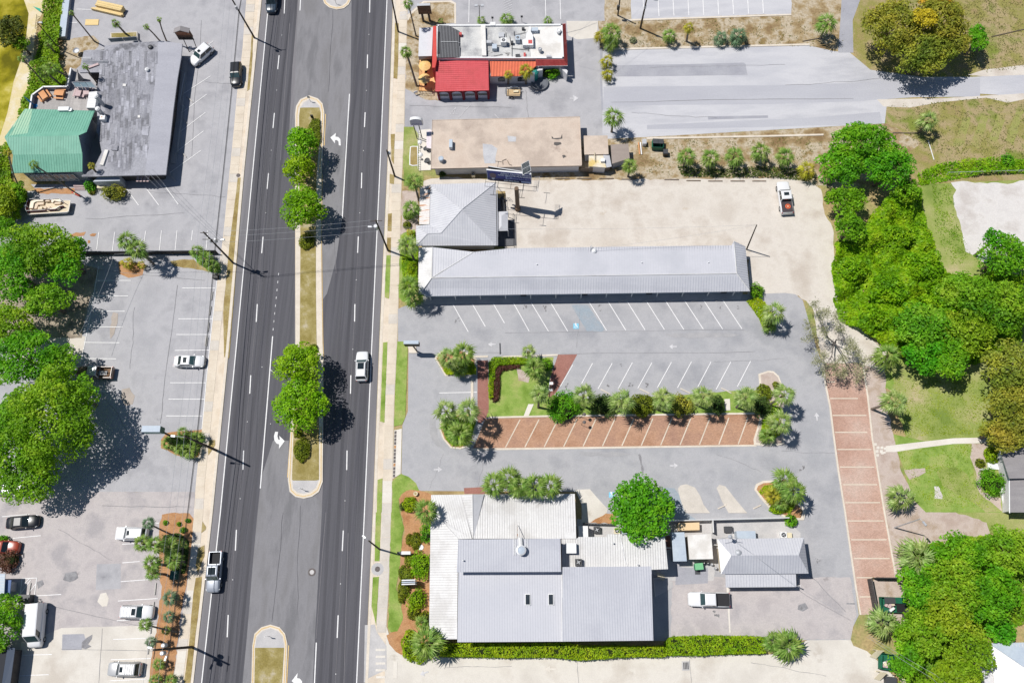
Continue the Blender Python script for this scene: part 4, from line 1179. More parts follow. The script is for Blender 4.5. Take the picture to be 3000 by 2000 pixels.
# ladder lying on the grey roof
ld=thing('ladder','long aluminium ladder lying on the grey restaurant roof edge','ladder',P(275,180,3.35))
mb=MB()
a0,a1=P(240,178,3.45),P(317,179,3.45)
b0,b1=P(240,183,3.45),P(317,183,3.45)
mb.path([a0,a1],.05,4).path([b0,b1],.05,4)
mb.build('rail',m_lgrey,ld)
mb=MB()
for i in range(22):mb.path([a0.lerp(a1,(i+.5)/22),b0.lerp(b1,(i+.5)/22)],.025,4)
mb.build('rung',m_lgrey,ld)
ld=thing('ladder','short white ladder leaning against the north-west roof corner','ladder',P(238,172))
mb=MB()
a0,a1,b0,b1=P(238,169,3.5),P(267,168,3.5),P(238,174,3.5),P(267,173,3.5)
mb.path([a0,a1],.05,4).path([b0,b1],.05,4)
for i in range(8):mb.path([a0.lerp(a1,(i+.5)/8),b0.lerp(b1,(i+.5)/8)],.03,4)
mb.build('rail',m_whitem,ld)
tag(MB().prism([P(a,b,3.42)for a,b in ((257,196),(287,185),(290,190),(259,201))],3.3,3.48).build('timber_board',m_pinkw,None),'pale timber board lying on the grey roof near the ladders','board')

# ---- B: red restaurant
Bd=thing('red_restaurant','restaurant with red, orange and tiled roofs and four white arches','building',P(1460,150))
zf=3.9
cor=q('Z1',(365,160),(2105,148),(2125,622),(375,618))
co=[P(a,b,zf)for a,b in cor]
MB().prism(co,0,zf-.3).build('wall',m_wwall,Bd)
spl=lambda f:(cor[0][0]+(cor[1][0]-cor[0][0])*f,cor[0][1]+(cor[1][1]-cor[0][1])*f)
spb=lambda f:(cor[3][0]+(cor[2][0]-cor[3][0])*f,cor[3][1]+(cor[2][1]-cor[3][1])*f)
for f0,f1,m_ in ((0.0,.395,m_flatgrey),(.395,.74,m_flatgrey),(.74,1.0,m_flatwhite)):
    pts=[P(*spl(f0),zf-.3),P(*spl(f1),zf-.3),P(*spb(f1),zf-.3),P(*spb(f0),zf-.3)]
    MB().prism(inset(pts,.005),zf-.3,zf-(.2 if f0 else .12)+(.02 if f1== 1 else 0)).build('roof_deck',m_,Bd)
for a,b in zip(co,co[1:]+co[:1]):
    t=(b-a).normalized()
    n=Vector((-t.y,t.x,0))
    if n.dot((co[0]+co[2])/2-a)<0:n=-n
    MB().prism([a+t*.0,b,b+n*.28,a+n*.28],zf-.35,zf+.12).build('parapet',m_whitem,Bd)
MB().prism([P(*p,zf)for p in q('Z1',(985,190),(1045,190),(1060,600),(1000,600))],zf-.2,zf+.45).build('parapet',m_flatwhite,Bd)
cr=q('Z1',(400,160),(545,168),(690,245),(690,606),(380,612))
MB().slab([P(a,b,zf+.35-.2*(i in (2,3)))for i,(a,b)in enumerate(cr)],.1).build('corrugated_roof',m_corr,Bd)
cw=[P(a,b,zf+.35-.2*(i in (2,3)))for i,(a,b)in enumerate(cr)]
tag(seams(MB(),cw,P(*cr[4],4)-P(*cr[0],4),.27,.09,.08).build('corrugation',m_dgrey2,Bd),kind='stuff')
MB().path([P(*q1('Z1',430,388),zf+.5),P(*q1('Z1',655,390),zf+.4),P(*q1('Z1',700,410),zf)],.04,5).build('pipe',m_whitem,Bd)
MB().prism([P(*p,zf+.5)for p in q('Z1',(385,250),(415,250),(412,550),(380,552))],zf,zf+.5).build('vent_slot',m_black,Bd)
roof(Bd,[q1('Z1',365,652)+(3.4,),q1('Z1',1085,636)+(3.4,),q1('Z1',1090,1058)+(2.7,),q1('Z1',355,1073)+(2.7,)],m_red,.30,None,m_red,wd=.04,h=.03)
rr=MB()
for k in range(14):
    f=(k+1)/15
    a=P(*q1('Z1',365-10*f,652+421*f),3.4-.7*f)
    b=P(*q1('Z1',1085+5*f,636+422*f),3.4-.7*f)
    rr.path([a+Vector((0,0,.02)),b+Vector((0,0,.02))],.025,4)
tag(rr.build('tile_course',m_red,Bd),kind='stuff')
roof(Bd,[q1('Z1',1105,656)+(3.3,),q1('Z1',1735,648)+(3.3,),q1('Z1',1748,720)+(3.15,),q1('Z1',1640,800)+(2.85,),q1('Z1',1520,862)+(2.6,),q1('Z1',1118,866)+(2.6,)],m_orange,.53,None,m_maroon,wd=.05,h=.035)
# tiled mansard on the south-east corner: tile rolls as joined relief
for pts in ([(2107,148,3.8),(2150,140,3.0),(2176,718,3.0),(2128,640,3.8)],[(1738,642,3.8),(2128,640,3.8),(2176,716,3.0),(1748,722,3.0)]):
    pw=[q1('Z1',a,b)+(z,)for a,b,z in pts]
    rf=roof(Bd,pw,m_redt,None,name='tiled_roof')
    W=PP(pw)
    tag(seams(MB(),W,None,.24,.12,.07).build('roof_tile',m_redt,rf),kind='stuff')
    MB().path([W[0]+Vector((0,0,.02)),W[-1]+Vector((0,0,.02))]if pts[0][0]== 2107 else [W[0]+Vector((0,0,.02)),W[1]+Vector((0,0,.02))],.07,5).build('ridge_tile',m_redt,rf)
MB().path([P(*q1('Z1',1748,724),2.95),P(*q1('Z1',2176,720),2.95)],.06,5).build('gutter',m_whitem,Bd)
# arcade
s0,s1=P(*q1('Z1',372,1075),2.6),P(*q1('Z1',1092,1060),2.6)
u=(s1-s0); u.z=0
Ls=u.length
u.normalize()
n=Vector((u.y,-u.x,0))
s0.z=0
MB().prism([s0+n*-.35,s0+u*Ls-n*.35,s0+u*Ls-n*6.8,s0-n*6.8],0,2.55).build('wall',m_redw,Bd)
bay=Ls/4
for k in range(5):
    c=s0+u*min(max(k*bay,.2),Ls-.2)+n*-.1
    MB().box((c.x,c.y,0),(.34,.44,2.55),math.atan2(u.y,u.x)).build('pier',m_maroon,Bd)
for k in range(4):
    a0_,b0_=k*bay+.28,(k+1)*bay-.28
    mid,r_=(a0_+b0_)/2,(b0_-a0_)/2
    arc=[(mid+r_*math.cos(t),1.75+.62*math.sin(t))for t in [math.pi*i/10 for i in range(11)]]
    o_=s0-n*.22
    extrude_uz(MB(),o_,u,n,[(a0_,0),(b0_,0)]+arc,.05).build('arch_panel',m_lav,Bd)
    sp=[(a0_,2.6),(a0_,1.75)]+arc[::-1][1:-1]+[(b0_,1.75),(b0_,2.6)]
    extrude_uz(MB(),s0-n*.22,u,n,sp,.2).build('arch',m_maroon,Bd)
    extrude_uz(MB(),s0-n*.17,u,n,[(a0_+.08,.95),(b0_-.08,.95),(b0_-.08,1.55),(a0_+.08,1.55)],.03).build('window',m_glass,Bd)
    pts=[o_+u*x+Vector((0,0,z))+n*.1 for x,z in arc]
    MB().path(pts,.035,4).build('arch_trim',m_whitem,Bd)
# white front wall below the orange roof
f0,f1=P(*q1('Z1',1100,868),2.5),P(*q1('Z1',1525,862),2.5)
u2=(f1-f0); u2.z=0; u2.normalize()
f0.z=0
n2=Vector((u2.y,-u2.x,0))
Lw=(P(*q1('Z1',1720,862),2.5)-P(*q1('Z1',1100,868),2.5)).length
MB().prism([f0-n2*.2,f0+u2*Lw-n2*.2,f0+u2*Lw-n2*4,f0-n2*4],0,2.5).build('wall',m_wwall,Bd)
for x in (2.1,5.6):
    arc=[(x+.55*math.cos(t),1.5+.4*math.sin(t))for t in [math.pi*i/8 for i in range(9)]]
    wf=extrude_uz(MB(),f0-n2*.2,u2,n2,[(x-.62,.7),(x+.62,.7)]+[(x+.62*math.cos(t),1.5+.48*math.sin(t))for t in [math.pi*i/8 for i in range(9)]],.05).build('window',m_black,Bd)
    extrude_uz(MB(),f0-n2*.14,u2,n2,[(x-.55,.78),(x+.55,.78)]+arc,.01).build('pane',m_glass,wf)
e0=P(*q1('Z1',2070,730),2.4)
MB().prism([P(*p,2.2)for p in q('Z1',(2068,735),(2120,735),(2180,790),(2165,835))],0,2.2).build('wing_wall',m_wwall,Bd)
MB().prism([P(*p,2.4)for p in q('Z1',(1740,725),(1840,725),(1830,780),(1750,790))],0,2.4).build('wall',m_wwall,Bd)
c=P(*q1('Z1',1712,785),2.4)
MB().lathe((c.x,c.y,0),[(.75,0),(.75,1.9),(.9,1.92),(.8,2.2),(.5,2.5),(.05,2.6)],16).build('turret',flat('teal_canopy',(.03,.28,.24),.6),Bd)
c=P(*q1('Z1',1795,950),.5)
MB().lathe((c.x,c.y,0),[(1.55,0),(1.55,.5),(1.4,.5),(1.3,.3)],18).build('round_planter',flat('dark_slate',(.13,.14,.16),.7),Bd)
# west side: red parapet wall, grey porch roof, orange patio
MB().prism([P(*p,4.2)for p in q('Z1',(322,172),(366,165),(372,640),(350,740),(308,742))],0,4.1).build('wall',m_redw,Bd)
roof(Bd,[q1('Z1',133,198)+(2.9,),q1('Z1',322,190)+(3.2,),q1('Z1',306,585)+(3.2,),q1('Z1',121,590)+(2.9,)],m_metal,None,name='porch_roof')
MB().prism([P(*p,2.6)for p in q('Z1',(150,215),(320,205),(306,560),(140,570))],0,2.5).build('porch_wall',m_dwall,Bd)
MB().slab([P(*q1('Z1',121,590),2.85),P(*q1('Z1',306,585),3.1),P(*q1('Z1',300,625),2.2),P(*q1('Z1',130,640),2.2)],.06).build('awning',flat('taupe_canvas',(.19,.16,.16),.8),Bd)
pt=thing('patio_terrace','orange paved terrace west of the red roof inside a thin railing','terrace',P(1250,225))
pts=q('Z1',(135,640),(350,640),(356,1075),(130,1070))
MB().prism([P(*p)for p in pts],0,.16).build('paving',m_oslab,pt)
mb=MB()
rl=q('Z1',(130,650),(128,1072),(300,1078),(298,1025))
for a,b in zip(rl,rl[1:]):
    for z in (.5,1.0):mb.path([P(*a,z),P(*b,z)],.03,4)
    for k in range(5):mb.path([P(a[0]+(b[0]-a[0])*k/4,a[1]+(b[1]-a[1])*k/4,.02),P(a[0]+(b[0]-a[0])*k/4,a[1]+(b[1]-a[1])*k/4,1)],.03,4)
mb.build('railing',m_black,pt)
m_umb=mat('yellow_canvas',[(.70,.46,.16),(.74,.52,.24)],scale=1)
for (x,y,lab)in ((205,705,'pale orange patio umbrella nearest the grey porch roof'),(200,885,'pale orange patio umbrella in the middle of the orange terrace')):
    c=P(*q1('Z1',x,y),2.2)
    t=thing('patio_umbrella',lab,'umbrella',(c.x,c.y,.16),0,'umbrellas on the orange terrace')
    MB().lathe((c.x,c.y,1.9),[(1.1,0),(1.12,.02),(.6,.22),(.04,.38)],10).build('canopy',m_umb,t)
    MB().lathe((c.x,c.y,.17),[(.25,0),(.25,.06),(.025,.08),(.025,1.95)],8).build('pole',m_black,t)


def unit(label,px,py,z,sx,sy,sz,m=None,fan=.3,rz=0.0,cat='air conditioner',name='air_conditioner',group=None):
    c=P(px,py,z+sz)
    t=thing(name,label,cat,(c.x,c.y,z),rz,group)
    MB().box((0,0,0),(sx,sy,sz)).build('cabinet',m or m_lgrey,t,True)
    if fan:
        f=MB().lathe((0,0,sz-.01),[(fan,0),(fan,.05),(fan*.82,.06),(fan*.8,.012)],14).build('fan_grille',m_black,t,True)
        mb=MB()
        for k in range(4):mb.box((math.cos(k*1.571+.5)*fan*.4,math.sin(k*1.571+.5)*fan*.4,sz+.02),(fan*.7,fan*.28,.015),k*1.571+.5)
        mb.build('fan_blade',m_lgrey,f,True)
    return t


GB='equipment on the red restaurant roof'
zq=zf-.2
unit('white fan condenser, tallest of the units on the red restaurant roof',*q1('Z1',1294,365),zq,1.0,.95,1.2,m_whitem,.32,group=GB)
unit('blue-white cooler with dark round fan on the red restaurant roof',*q1('Z1',1490,330),zq,.8,1.0,1.1,m_metalb,.24,group=GB)
unit('flat pale blue box left of the fan condenser on the flat roof',*q1('Z1',1170,450),zq,.85,1.0,.8,m_metalb,0,cat='roof box',name='roof_box',group=GB)
unit('pale blue box casting shade beside the white duct on the flat roof',*q1('Z1',1725,215),zq,1.2,.75,.7,m_metalb,0,cat='roof box',name='roof_box',group=GB)
unit('grey ribbed duct box crossing the dark step of the flat roof',*q1('Z1',1095,385),zq,.9,.6,.7,m_lgrey,0,cat='duct',name='roof_duct',group=GB)
c=P(*q1('Z1',1655,300),zq)
dt=thing('roof_duct','large white bent duct with red-marked intake on the flat roof','duct',c,0,GB)
MB().prism([P(*p,zq+1)for p in q('Z1',(1640,175),(1675,175),(1670,245),(1700,290),(1705,430),(1560,430),(1550,360),(1600,340),(1610,270),(1640,240))],zq,zq+.9).build('duct_body',m_whitem,dt)
MB().prism([P(*p,zq+1)for p in q('Z1',(1635,360),(1690,360),(1690,410),(1635,410))],zq+.9,zq+.93).build('intake_grille',m_redt,dt)
for x,y,r_,h_,lab in ((1797,480,.34,1.0,'round mushroom exhaust fan at the middle of the white roof'),(2055,225,.42,.9,'white round exhaust fan at the far corner of the white roof'),(1978,570,.0,0,'')):
    if not lab:continue
    c=P(*q1('Z1',x,y),zq+h_)
    t=thing('exhaust_fan',lab,'exhaust fan',(c.x,c.y,zq),0,GB)
    MB().lathe((c.x,c.y,zq),[(r_*.8,0),(r_*.8,h_*.5)],12).build('base',m_lgrey,t)
    MB().lathe((c.x,c.y,zq+h_*.5),[(r_,0),(r_*1.1,h_*.3),(r_*.7,h_*.5),(r_*.55,h_*.4)],14).build('hood',m_lgrey if x<1900 else m_whitem,t)
pr=MB()
for a,b in (((1410,400),(1410,590)),((1440,240),(1440,300)),((1380,320),(1395,420)),((1100,600),(1280,560)),((1640,470),(1640,520)),((1325,260),(1330,320)),((1200,440),(1390,440)),((1440,300),(1600,260)),((1400,480),(1640,500))):
    pr.path([P(*q1('Z1',*a),zq+.15),P(*q1('Z1',*b),zq+.15)],.045,5)
tag(pr.build('roof_pipework',m_dgrey),'grey pipe runs between the machines on the flat roof','pipes')
for x,y,sx,sy,h_,lab in ((1490,575,.8,.5,.5,'dark low vent box south of the blue-white cooler'),(1265,290,1.0,.9,.35,'grey metal tray north of the fan condenser'),(1585,565,.35,.8,.35,'small brown slanted vent near the white roof edge'),(1565,200,.5,.35,.5,'black square vent at the north edge of the flat roof'),(1410,390,.5,.5,.6,'black compressor beside the white fan condenser'),(1920,585,.9,.35,.6,'pink and white gas meter rack on the white roof')):
    unit(lab,*q1('Z1',x,y),zq,sx,sy,h_,m_dgrey if 'black' in lab or 'dark' in lab else (m_redt if 'brown' in lab else m_lgrey),0,cat='vent',name='roof_vent',group=GB)
MB().prism([P(*p,zf)for p in q('Z1',(1112,128),(1182,126),(1182,172),(1112,174))],3.0,zf+.2).build('chimney_block',m_whitem,Bd)
c=P(*q1('Z1',703,300),zf)
tag(MB().box((c.x,c.y,zf-.1),(.45,.55,.6)).build('roof_vent',m_redt),'small red vent box at the end of the corrugated roof','vent',GB)

# ---- C: beige flat-roofed building
Cd=thing('flat_roofed_building','long low building with stained beige flat roof south of the red restaurant','building',P(1480,430))
zc=2.8
cc=[P(*p,zc)for p in ((1266,352),(1480,347),(1699,342),(1705,486),(1480,490),(1262,495))]
MB().prism(cc,zc-.25,zc).build('roof',m_tan,Cd)
cm=MB()
for a,b in zip(cc,cc[1:]+cc[:1]):
    t=(b-a).normalized(); nn=Vector((t.y,-t.x,0))
    cm.prism([a,b,b+nn*.1,a+nn*.1],zc-.2,zc+.06)
cm.build('roof_edge',m_tan,Cd)
o=walls(Cd,[(1270,354,zc),(1697,344,zc),(1702,484,zc),(1267,493,zc)],m_wwall,.3,zc-.26)
w0,w1=P(1268,493,2.5),P(1702,484,2.5)
w0.z=w1.z=0
w0.y+= .32; w1.y+= .32
for s in (.13,.25,.33,.46,.70,.80,.88):
    window(Cd,w0,w1,s,s+.035,1.3,2.1,1,m_lgrey,m_glassb)
m_patch=mat('grey_roof_patch',[(.42,.42,.44),(.52,.52,.53)],scale=.6,fine=6,fine_amt=.12)
for pts in (q('Z2',(810,350),(900,360),(960,400),(940,480),(940,550),(830,550),(815,470)),q('Z2',(1060,270),(1150,280),(1145,330),(1070,330))):
    MB().prism([P(*p,zc)for p in pts],zc-.1,zc+.012).build('roof_patch',m_patch,Cd)
m_tar=flat('tar',(.09,.08,.075),.6,0,.4,.2)
for pts in (q('Z2',(1508,270),(1530,295),(1600,290),(1615,250),(1618,300),(1560,308),(1510,300)),q('Z2',(1535,335),(1600,335),(1610,355),(1560,372),(1530,360)),q('Z2',(1615,470),(1635,462),(1660,480),(1625,498))):
    MB().prism([P(*p,zc)for p in pts],zc-.1,zc+.014).build('tar_patch',m_tar,Cd)
unit('tall narrow blue-white vent box on the beige flat roof',*q1('Z2',486,345),zc,.55,1.55,.9,m_metalb,0,cat='vent',name='roof_vent')
c=P(*q1('Z2',386,495),zc+1)
t=thing('exhaust_fan','round silver exhaust fan at the west end of the beige roof','exhaust fan',(c.x,c.y,zc))
MB().lathe((c.x,c.y,zc),[(.42,0),(.42,.45),(.36,.5),(.36,.8)],14).build('base',m_lgrey,t)
MB().lathe((c.x,c.y,zc+.8),[(.44,0),(.46,.12),(.34,.2),(.3,.16)],14).build('hood',m_metalb,t)
mb=MB()
for a,b in (((1010,520),(1015,560)),((1010,520),(1050,505)),((1060,520),(1080,560)),((1080,560),(1105,568))):mb.path([P(*q1('Z2',*a),zc+.1),P(*q1('Z2',*b),zc+.1)],.04,4)
tag(mb.build('roof_bracket',m_trunk),'bent brown pipe bracket near the billboard on the beige roof','pipes')
An=thing('annex_building','small square annex with beige flat roof east of the long building','building',P(1745,425))
ac_=[P(*p,2.5)for p in ((1710,398),(1780,397),(1783,452),(1712,453))]
MB().prism(ac_,2.3,2.5).build('roof',m_tan,An)
MB().prism(inset(ac_,.2),0,2.3).build('wall',m_wwall,An)
Dy=thing('loading_porch','low porch with yellow stained white roof south of the annex','porch',P(1750,472))
dp=[P(*p,2.2)for p in ((1725,455),(1767,456),(1776,491),(1725,487))]
MB().prism(dp,2.05,2.2).build('roof',mat('yellow_stained_roof',[(.62,.46,.17),(.68,.60,.46),(.70,.66,.58)],scale=.5,fine=5),Dy)
MB().prism(inset(dp,.15),0,2.05).build('wall',m_wwall,Dy)
MB().slab(PP([(1767,455,2.3),(1785,452,2.2),(1792,488,1.9),(1777,491,2.0)]),.06).build('side_roof',m_metald,Dy)
MB().path([P(1742,446,2.7),P(1742,470,2.7)],.07,6).build('pipe',m_ywall,Dy)
unit('small white unit on the yellow stained porch roof',1766,468,2.2,.7,.6,.5,m_whitem,0)
Sd=thing('brown_shed','brown shingled shed with sloping roof beside the palm','shed',P(1815,445))
roof(Sd,[(1789,424,2.2),(1841,421,2.2),(1845,464,2.0),(1793,480,2.0)],m_tan2)
MB().prism(inset(PP([(1789,424,2.2),(1841,421,2.2),(1845,464,2.0),(1793,480,2.0)]),.15),0,2.0).build('wall',m_gwall,Sd)
fn=thing('wooden_fence','grey board fence below the yellow stained porch','fence',P(1735,500))
a,b=P(1700,506),P(1785,502)
for i in range(26):
    c=a.lerp(b,(i+.5)/26)
    MB().box((c.x,c.y,0),(.17,.04,1.6+rnd.uniform(-.03,.03)),.03).build('board',m_wood,fn)
# west terrace of C
Tr=thing('cafe_terrace','pale terrace strip with white fence at the west end of the beige building','terrace',P(1245,440))
MB().prism([P(*p)for p in q('Z2',(165,215),(285,205),(285,620),(165,625))],0,.12).build('paving',m_concw,Tr)
MB().slab([P(*q1('Z2',240,222),2.5),P(*q1('Z2',292,208),2.6),P(*q1('Z2',288,400),2.6),P(*q1('Z2',240,390),2.5)],.08).build('awning',mat('pink_white_awning',[(.62,.54,.57),(.70,.64,.66)],scale=1),Tr)
mb=MB()
fa,fb=P(*q1('Z2',163,240)),P(*q1('Z2',160,630))
for i in range(18):
    c=fa.lerp(fb,i/17)
    mb.box((c.x,c.y,.1),(.06,.06,.9))
mb.path([fa+Vector((0,0,.95)),fb+Vector((0,0,.95))],.03,4)
mb.build('railing',m_whitem,Tr)
for x,y,lab in ((172,328,'northern white umbrella on the pale terrace railing'),(180,455,'southern white umbrella beside the white edged flower bed')):
    c=P(*q1('Z2',x,y),2.0)
    t=thing('patio_umbrella',lab,'umbrella',(c.x,c.y,.1),0,'white umbrellas on the pale terrace')
    MB().lathe((c.x,c.y,1.75),[(.42,0),(.40,.12),(.2,.28),(.03,.34)],9).build('canopy',m_whitem,t)
    MB().lathe((c.x,c.y,.12),[(.2,0),(.2,.06),(.025,.08),(.025,1.65)],8).build('pole',m_dgrey,t)
for i,(x,y)in enumerate(((252,418),(255,540))):
    c=P(*q1('Z2',x,y))
    t=thing('cafe_table',('round dark table by the building wall on the pale terrace','round dark table near the terrace south end')[i],'table',(c.x,c.y,.12),0,'round tables on the pale terrace')
    MB().lathe((c.x,c.y,.8),[(.45,0),(.45,.04)],12).build('tabletop',m_dgrey,t)
    MB().lathe((c.x,c.y,.12),[(.25,0),(.25,.03),(.04,.05),(.04,.68)],8).build('pedestal',m_black,t)
fb_=thing('flower_bed','rounded bed with white edging west of the pale terrace','flower bed',P(1209,459))
pts=q('Z2',(75,385),(100,378),(155,380),(160,575),(100,580),(68,570),(68,480))
MB().prism([P(*p)for p in pts],0,.16).build('edging',m_whitem,fb_)
MB().prism(inset([P(*p)for p in pts],.16),.1,.19).build('soil',m_dirt2,fb_)

# ---- D: hip-roofed office
D=thing('hip_roofed_office','square office with pale metal hip roof and rusty western lean-to','building',P(1350,640))
za,zx=2.9,5.6
nw,ne,ap,se=(1261,540),(1453,535),(1353,614),(1455,719)
for pts in ([nw+(za,),ne+(za,),ap+(zx,)],[ne+(za,),se+(za,),ap+(zx,)],[se+(za,),(1219,720,za),(1252,685,3.85),(1292,683,3.85),ap+(zx,)],[nw+(za,),ap+(zx,),(1292,683,3.85),(1259,658,za)],
            [(1219,661,za),(1252,685,3.85),(1219,720,za)],[(1219,661,za),(1259,658,za),(1292,683,3.85),(1252,685,3.85)]):
    roof(D,pts,m_metal,.42,None,m_seamg,wd=.07)
hp=MB()
for a,b in ((nw+(za,),ap+(zx,)),(ne+(za,),ap+(zx,)),(se+(za,),ap+(zx,)),((1292,683,3.85),ap+(zx,)),((1252,685,3.85),(1292,683,3.85)),((1219,661,za),(1252,685,3.85)),((1219,720,za),(1252,685,3.85))):
    hp.path([P(*a)+Vector((0,0,.03)),P(*b)+Vector((0,0,.03))],.07,5)
hp.build('ridge_cap',m_metal,D)
roof(D,[(1230,549,2.4),(1260,541,2.8),(1258,657,2.8),(1228,657,2.4)],m_rust,.42,None,m_metalw,name='lean_to_roof')
walls(D,[(1263,542,za),(1451,537,za),(1453,716,za),(1224,717,za),(1224,664,za),(1262,660,za)],m_bwall,.45)
MB().prism(inset(PP([(1230,549,2.4),(1260,541,2.4),(1258,657,2.4),(1228,657,2.4)]),.2),0,2.3).build('lean_to_wall',m_bwall,D)
mb=MB()
for p in ((1456,545,2.8),(1457,719,2.8)):mb.path([P(*p),P(p[0],p[1],.1)],.05,5)
mb.path([P(1456,536,2.8),P(1458,719,2.8)],.06,5)
mb.build('gutter',m_metald,D)
pe=thing('entrance_porch','small porch with white hipped roof east of the square office','porch',P(1472,650))
pr_=PP([(1458,620,2.3),(1488,619,2.3),(1488,676,2.3),(1458,677,2.3)])
rg=[P(1469,633,2.8),P(1469,662,2.8)]
MB().slab([pr_[0],pr_[1],rg[0]],.06).build('roof',m_metal,pe)
MB().slab([pr_[1],pr_[2],rg[1],rg[0]],.06).build('roof',m_metal,pe)
MB().slab([pr_[2],pr_[3],rg[1]],.06).build('roof',m_metal,pe)
MB().slab([pr_[3],pr_[0],rg[0],rg[1]],.06).build('roof',m_metal,pe)
mb=MB()
for p in pr_:mb.path([p,(p.x,p.y,0)],.06,5)
mb.build('post',m_whitem,pe)
rw=thing('ramp_walk','dark ramp with thin black rails east of the square office','ramp',P(1485,650))
MB().prism([P(*p)for p in ((1456,580),(1476,582),(1478,640),(1510,655),(1512,720),(1456,722))],0,.1).build('ramp_floor',mat('shaded_deck',[(.10,.10,.11),(.14,.14,.15)],scale=.5),rw)
mb=MB()
for a,b in (((1478,580),(1480,618)),((1503,625),(1505,720)),((1460,722),(1505,721)),((1494,580),(1480,578))):
    for z in (.5,1.0):mb.path([P(*a,z),P(*b,z)],.03,4)
    for f in (0,.5,1):mb.path([P(a[0]+(b[0]-a[0])*f,a[1]+(b[1]-a[1])*f,.05),P(a[0]+(b[0]-a[0])*f,a[1]+(b[1]-a[1])*f,1.0)],.03,4)
mb.build('railing',m_black,rw)
MB().path([P(1480,585,.4),P(1470,578,.4),P(1476,600,.4),P(1477,640,.4)],.25,6).build('bin_row',m_dgrey,rw)

# ---- E: long motel-like building with two-pitch metal roof
E_=thing('long_office_building','long single-storey building with pale grey metal roof beside the sand lot','building',P(1700,810))
zb,zn,zs=4.1,3.6,3.0
roof(E_,[(1267,724,zn),(1388,738,zn),(1265,814,zb)],m_metal,.42,((1267,724),(1265,814)),m_seamg,wd=.07)
roof(E_,[(1388,738,zn),(1500,727,zn),(1800,723,zn),(2143,719,zn),(2150,706,zn+.3),(2158,801,zb),(1800,806,zb),(1500,811,zb),(1265,814,zb)],mat('pale_roof_metal',[(.475,.48,.515),(.515,.515,.55),(.455,.46,.495)],scale=.1,fine=3,fine_amt=.03,rough=.55,spec=.25),.42,((1800,806),(1800,723)),mat('pale_roof_seam',(.46,.465,.50),fine_amt=.03),h=.008,wd=.04)
roof(E_,[(1265,814,zb),(1500,811,zb),(1800,806,zb),(2158,801,zb),(2196,853,zs),(1800,859,zs),(1500,863,zs),(1225,868,zs),(1243,843,3.4)],m_metald,.42,((1800,806),(1800,859)),m_seamd,wd=.08)
roof(E_,[(2150,706,zn+.3),(2184,722,zs),(2196,853,zs),(2158,801,zb)],m_metald,.42,None,m_seamd,wd=.08)
roof(E_,[(1227,725,3.0),(1266,724,3.5),(1264,814,3.7),(1243,843,3.35),(1225,868,3.0)],m_metalw,.42,((1227,760),(1264,762)),m_metalw)
hp=MB()
for a,b in (((1265,814,zb),(2158,801,zb)),((2158,801,zb),(2196,853,zs)),((2158,801,zb),(2150,706,zn+.3)),((1265,814,zb),(1267,724,zn)),((1265,814,zb),(1225,868,zs)),((1388,738,zn),(1265,814,zb))):
    hp.path([P(*a)+Vector((0,0,.03)),P(*b)+Vector((0,0,.03))],.08,5)
hp.build('ridge_cap',m_metalw,E_)
o=walls(E_,[(1232,730,zs),(1388,742,zs),(2140,722,zs),(2180,724,zs),(2190,850,zs),(1228,865,zs)],m_bwall,.7,zs-.1)
a,b=P(1228,865,2.9),P(2190,850,2.9)
a.z=b.z=0
off_=Vector((0,.70,0))
for g0_,nn in ((.135,6),(.360,4),(.560,4),(.762,4)):
    for i in range(nn):
        window(E_,a+off_,b+off_,g0_+i*.024,g0_+.021+i*.024,.7,2.1,1,m_whitem,m_glassb,1)
for x in (.31,.5,.70,.93):
    extrude_uz(MB(),a+off_,(b-a),Vector(((b-a).y,-(b-a).x,0)),[((b-a).length*x,0),((b-a).length*x+1,0),((b-a).length*x+1,2.1),((b-a).length*x,2.1)],.04).build('door',m_dwall,E_)
mb=MB()
for i in range(13):
    c=a.lerp(b,.03+i*.078)
    mb.box((c.x,c.y-.05+.25,0),(.14,.14,zs-.15))
mb.build('porch_post',m_whitem,E_)
MB().prism([a+Vector((0,.8,0)),b+Vector((0,.8,0)),b+Vector((-.5,-.5,0)),a+Vector((.5,-.5,0))],0,.1).build('walkway',m_concg,E_)
c=P(1734,731,zn)
t=thing('roof_vent','domed white roof vent with pipe loop on the north eave of the long roof','vent',(c.x,c.y,zn))
MB().lathe((c.x+.4,c.y-.3,zn+.1),[(.3,0),(.42,.1),(.2,.35),(.02,.4)],12).build('dome',m_whitem,t)
MB().path([c+Vector((-.25,-.4,.1)),c+Vector((-.25,.4,.5)),c+Vector((-.05,.6,.5)),c+Vector((.0,-.2,.2))],.04,5).build('pipe',m_lgrey,t)
for x,y in ((1573,775),(1880,770),(2075,769)):
    c=P(x,y,3.9)
    tag(MB().lathe((c.x,c.y,3.85),[(.09,0),(.09,.3),(.05,.32)],8).build('vent_pipe',m_whitem),{1573:'western white vent pipe on the long pale roof',1880:'middle white vent pipe on the long pale roof',2075:'eastern white vent pipe on the long pale roof'}[x],'vent','vent pipes on the long roof')

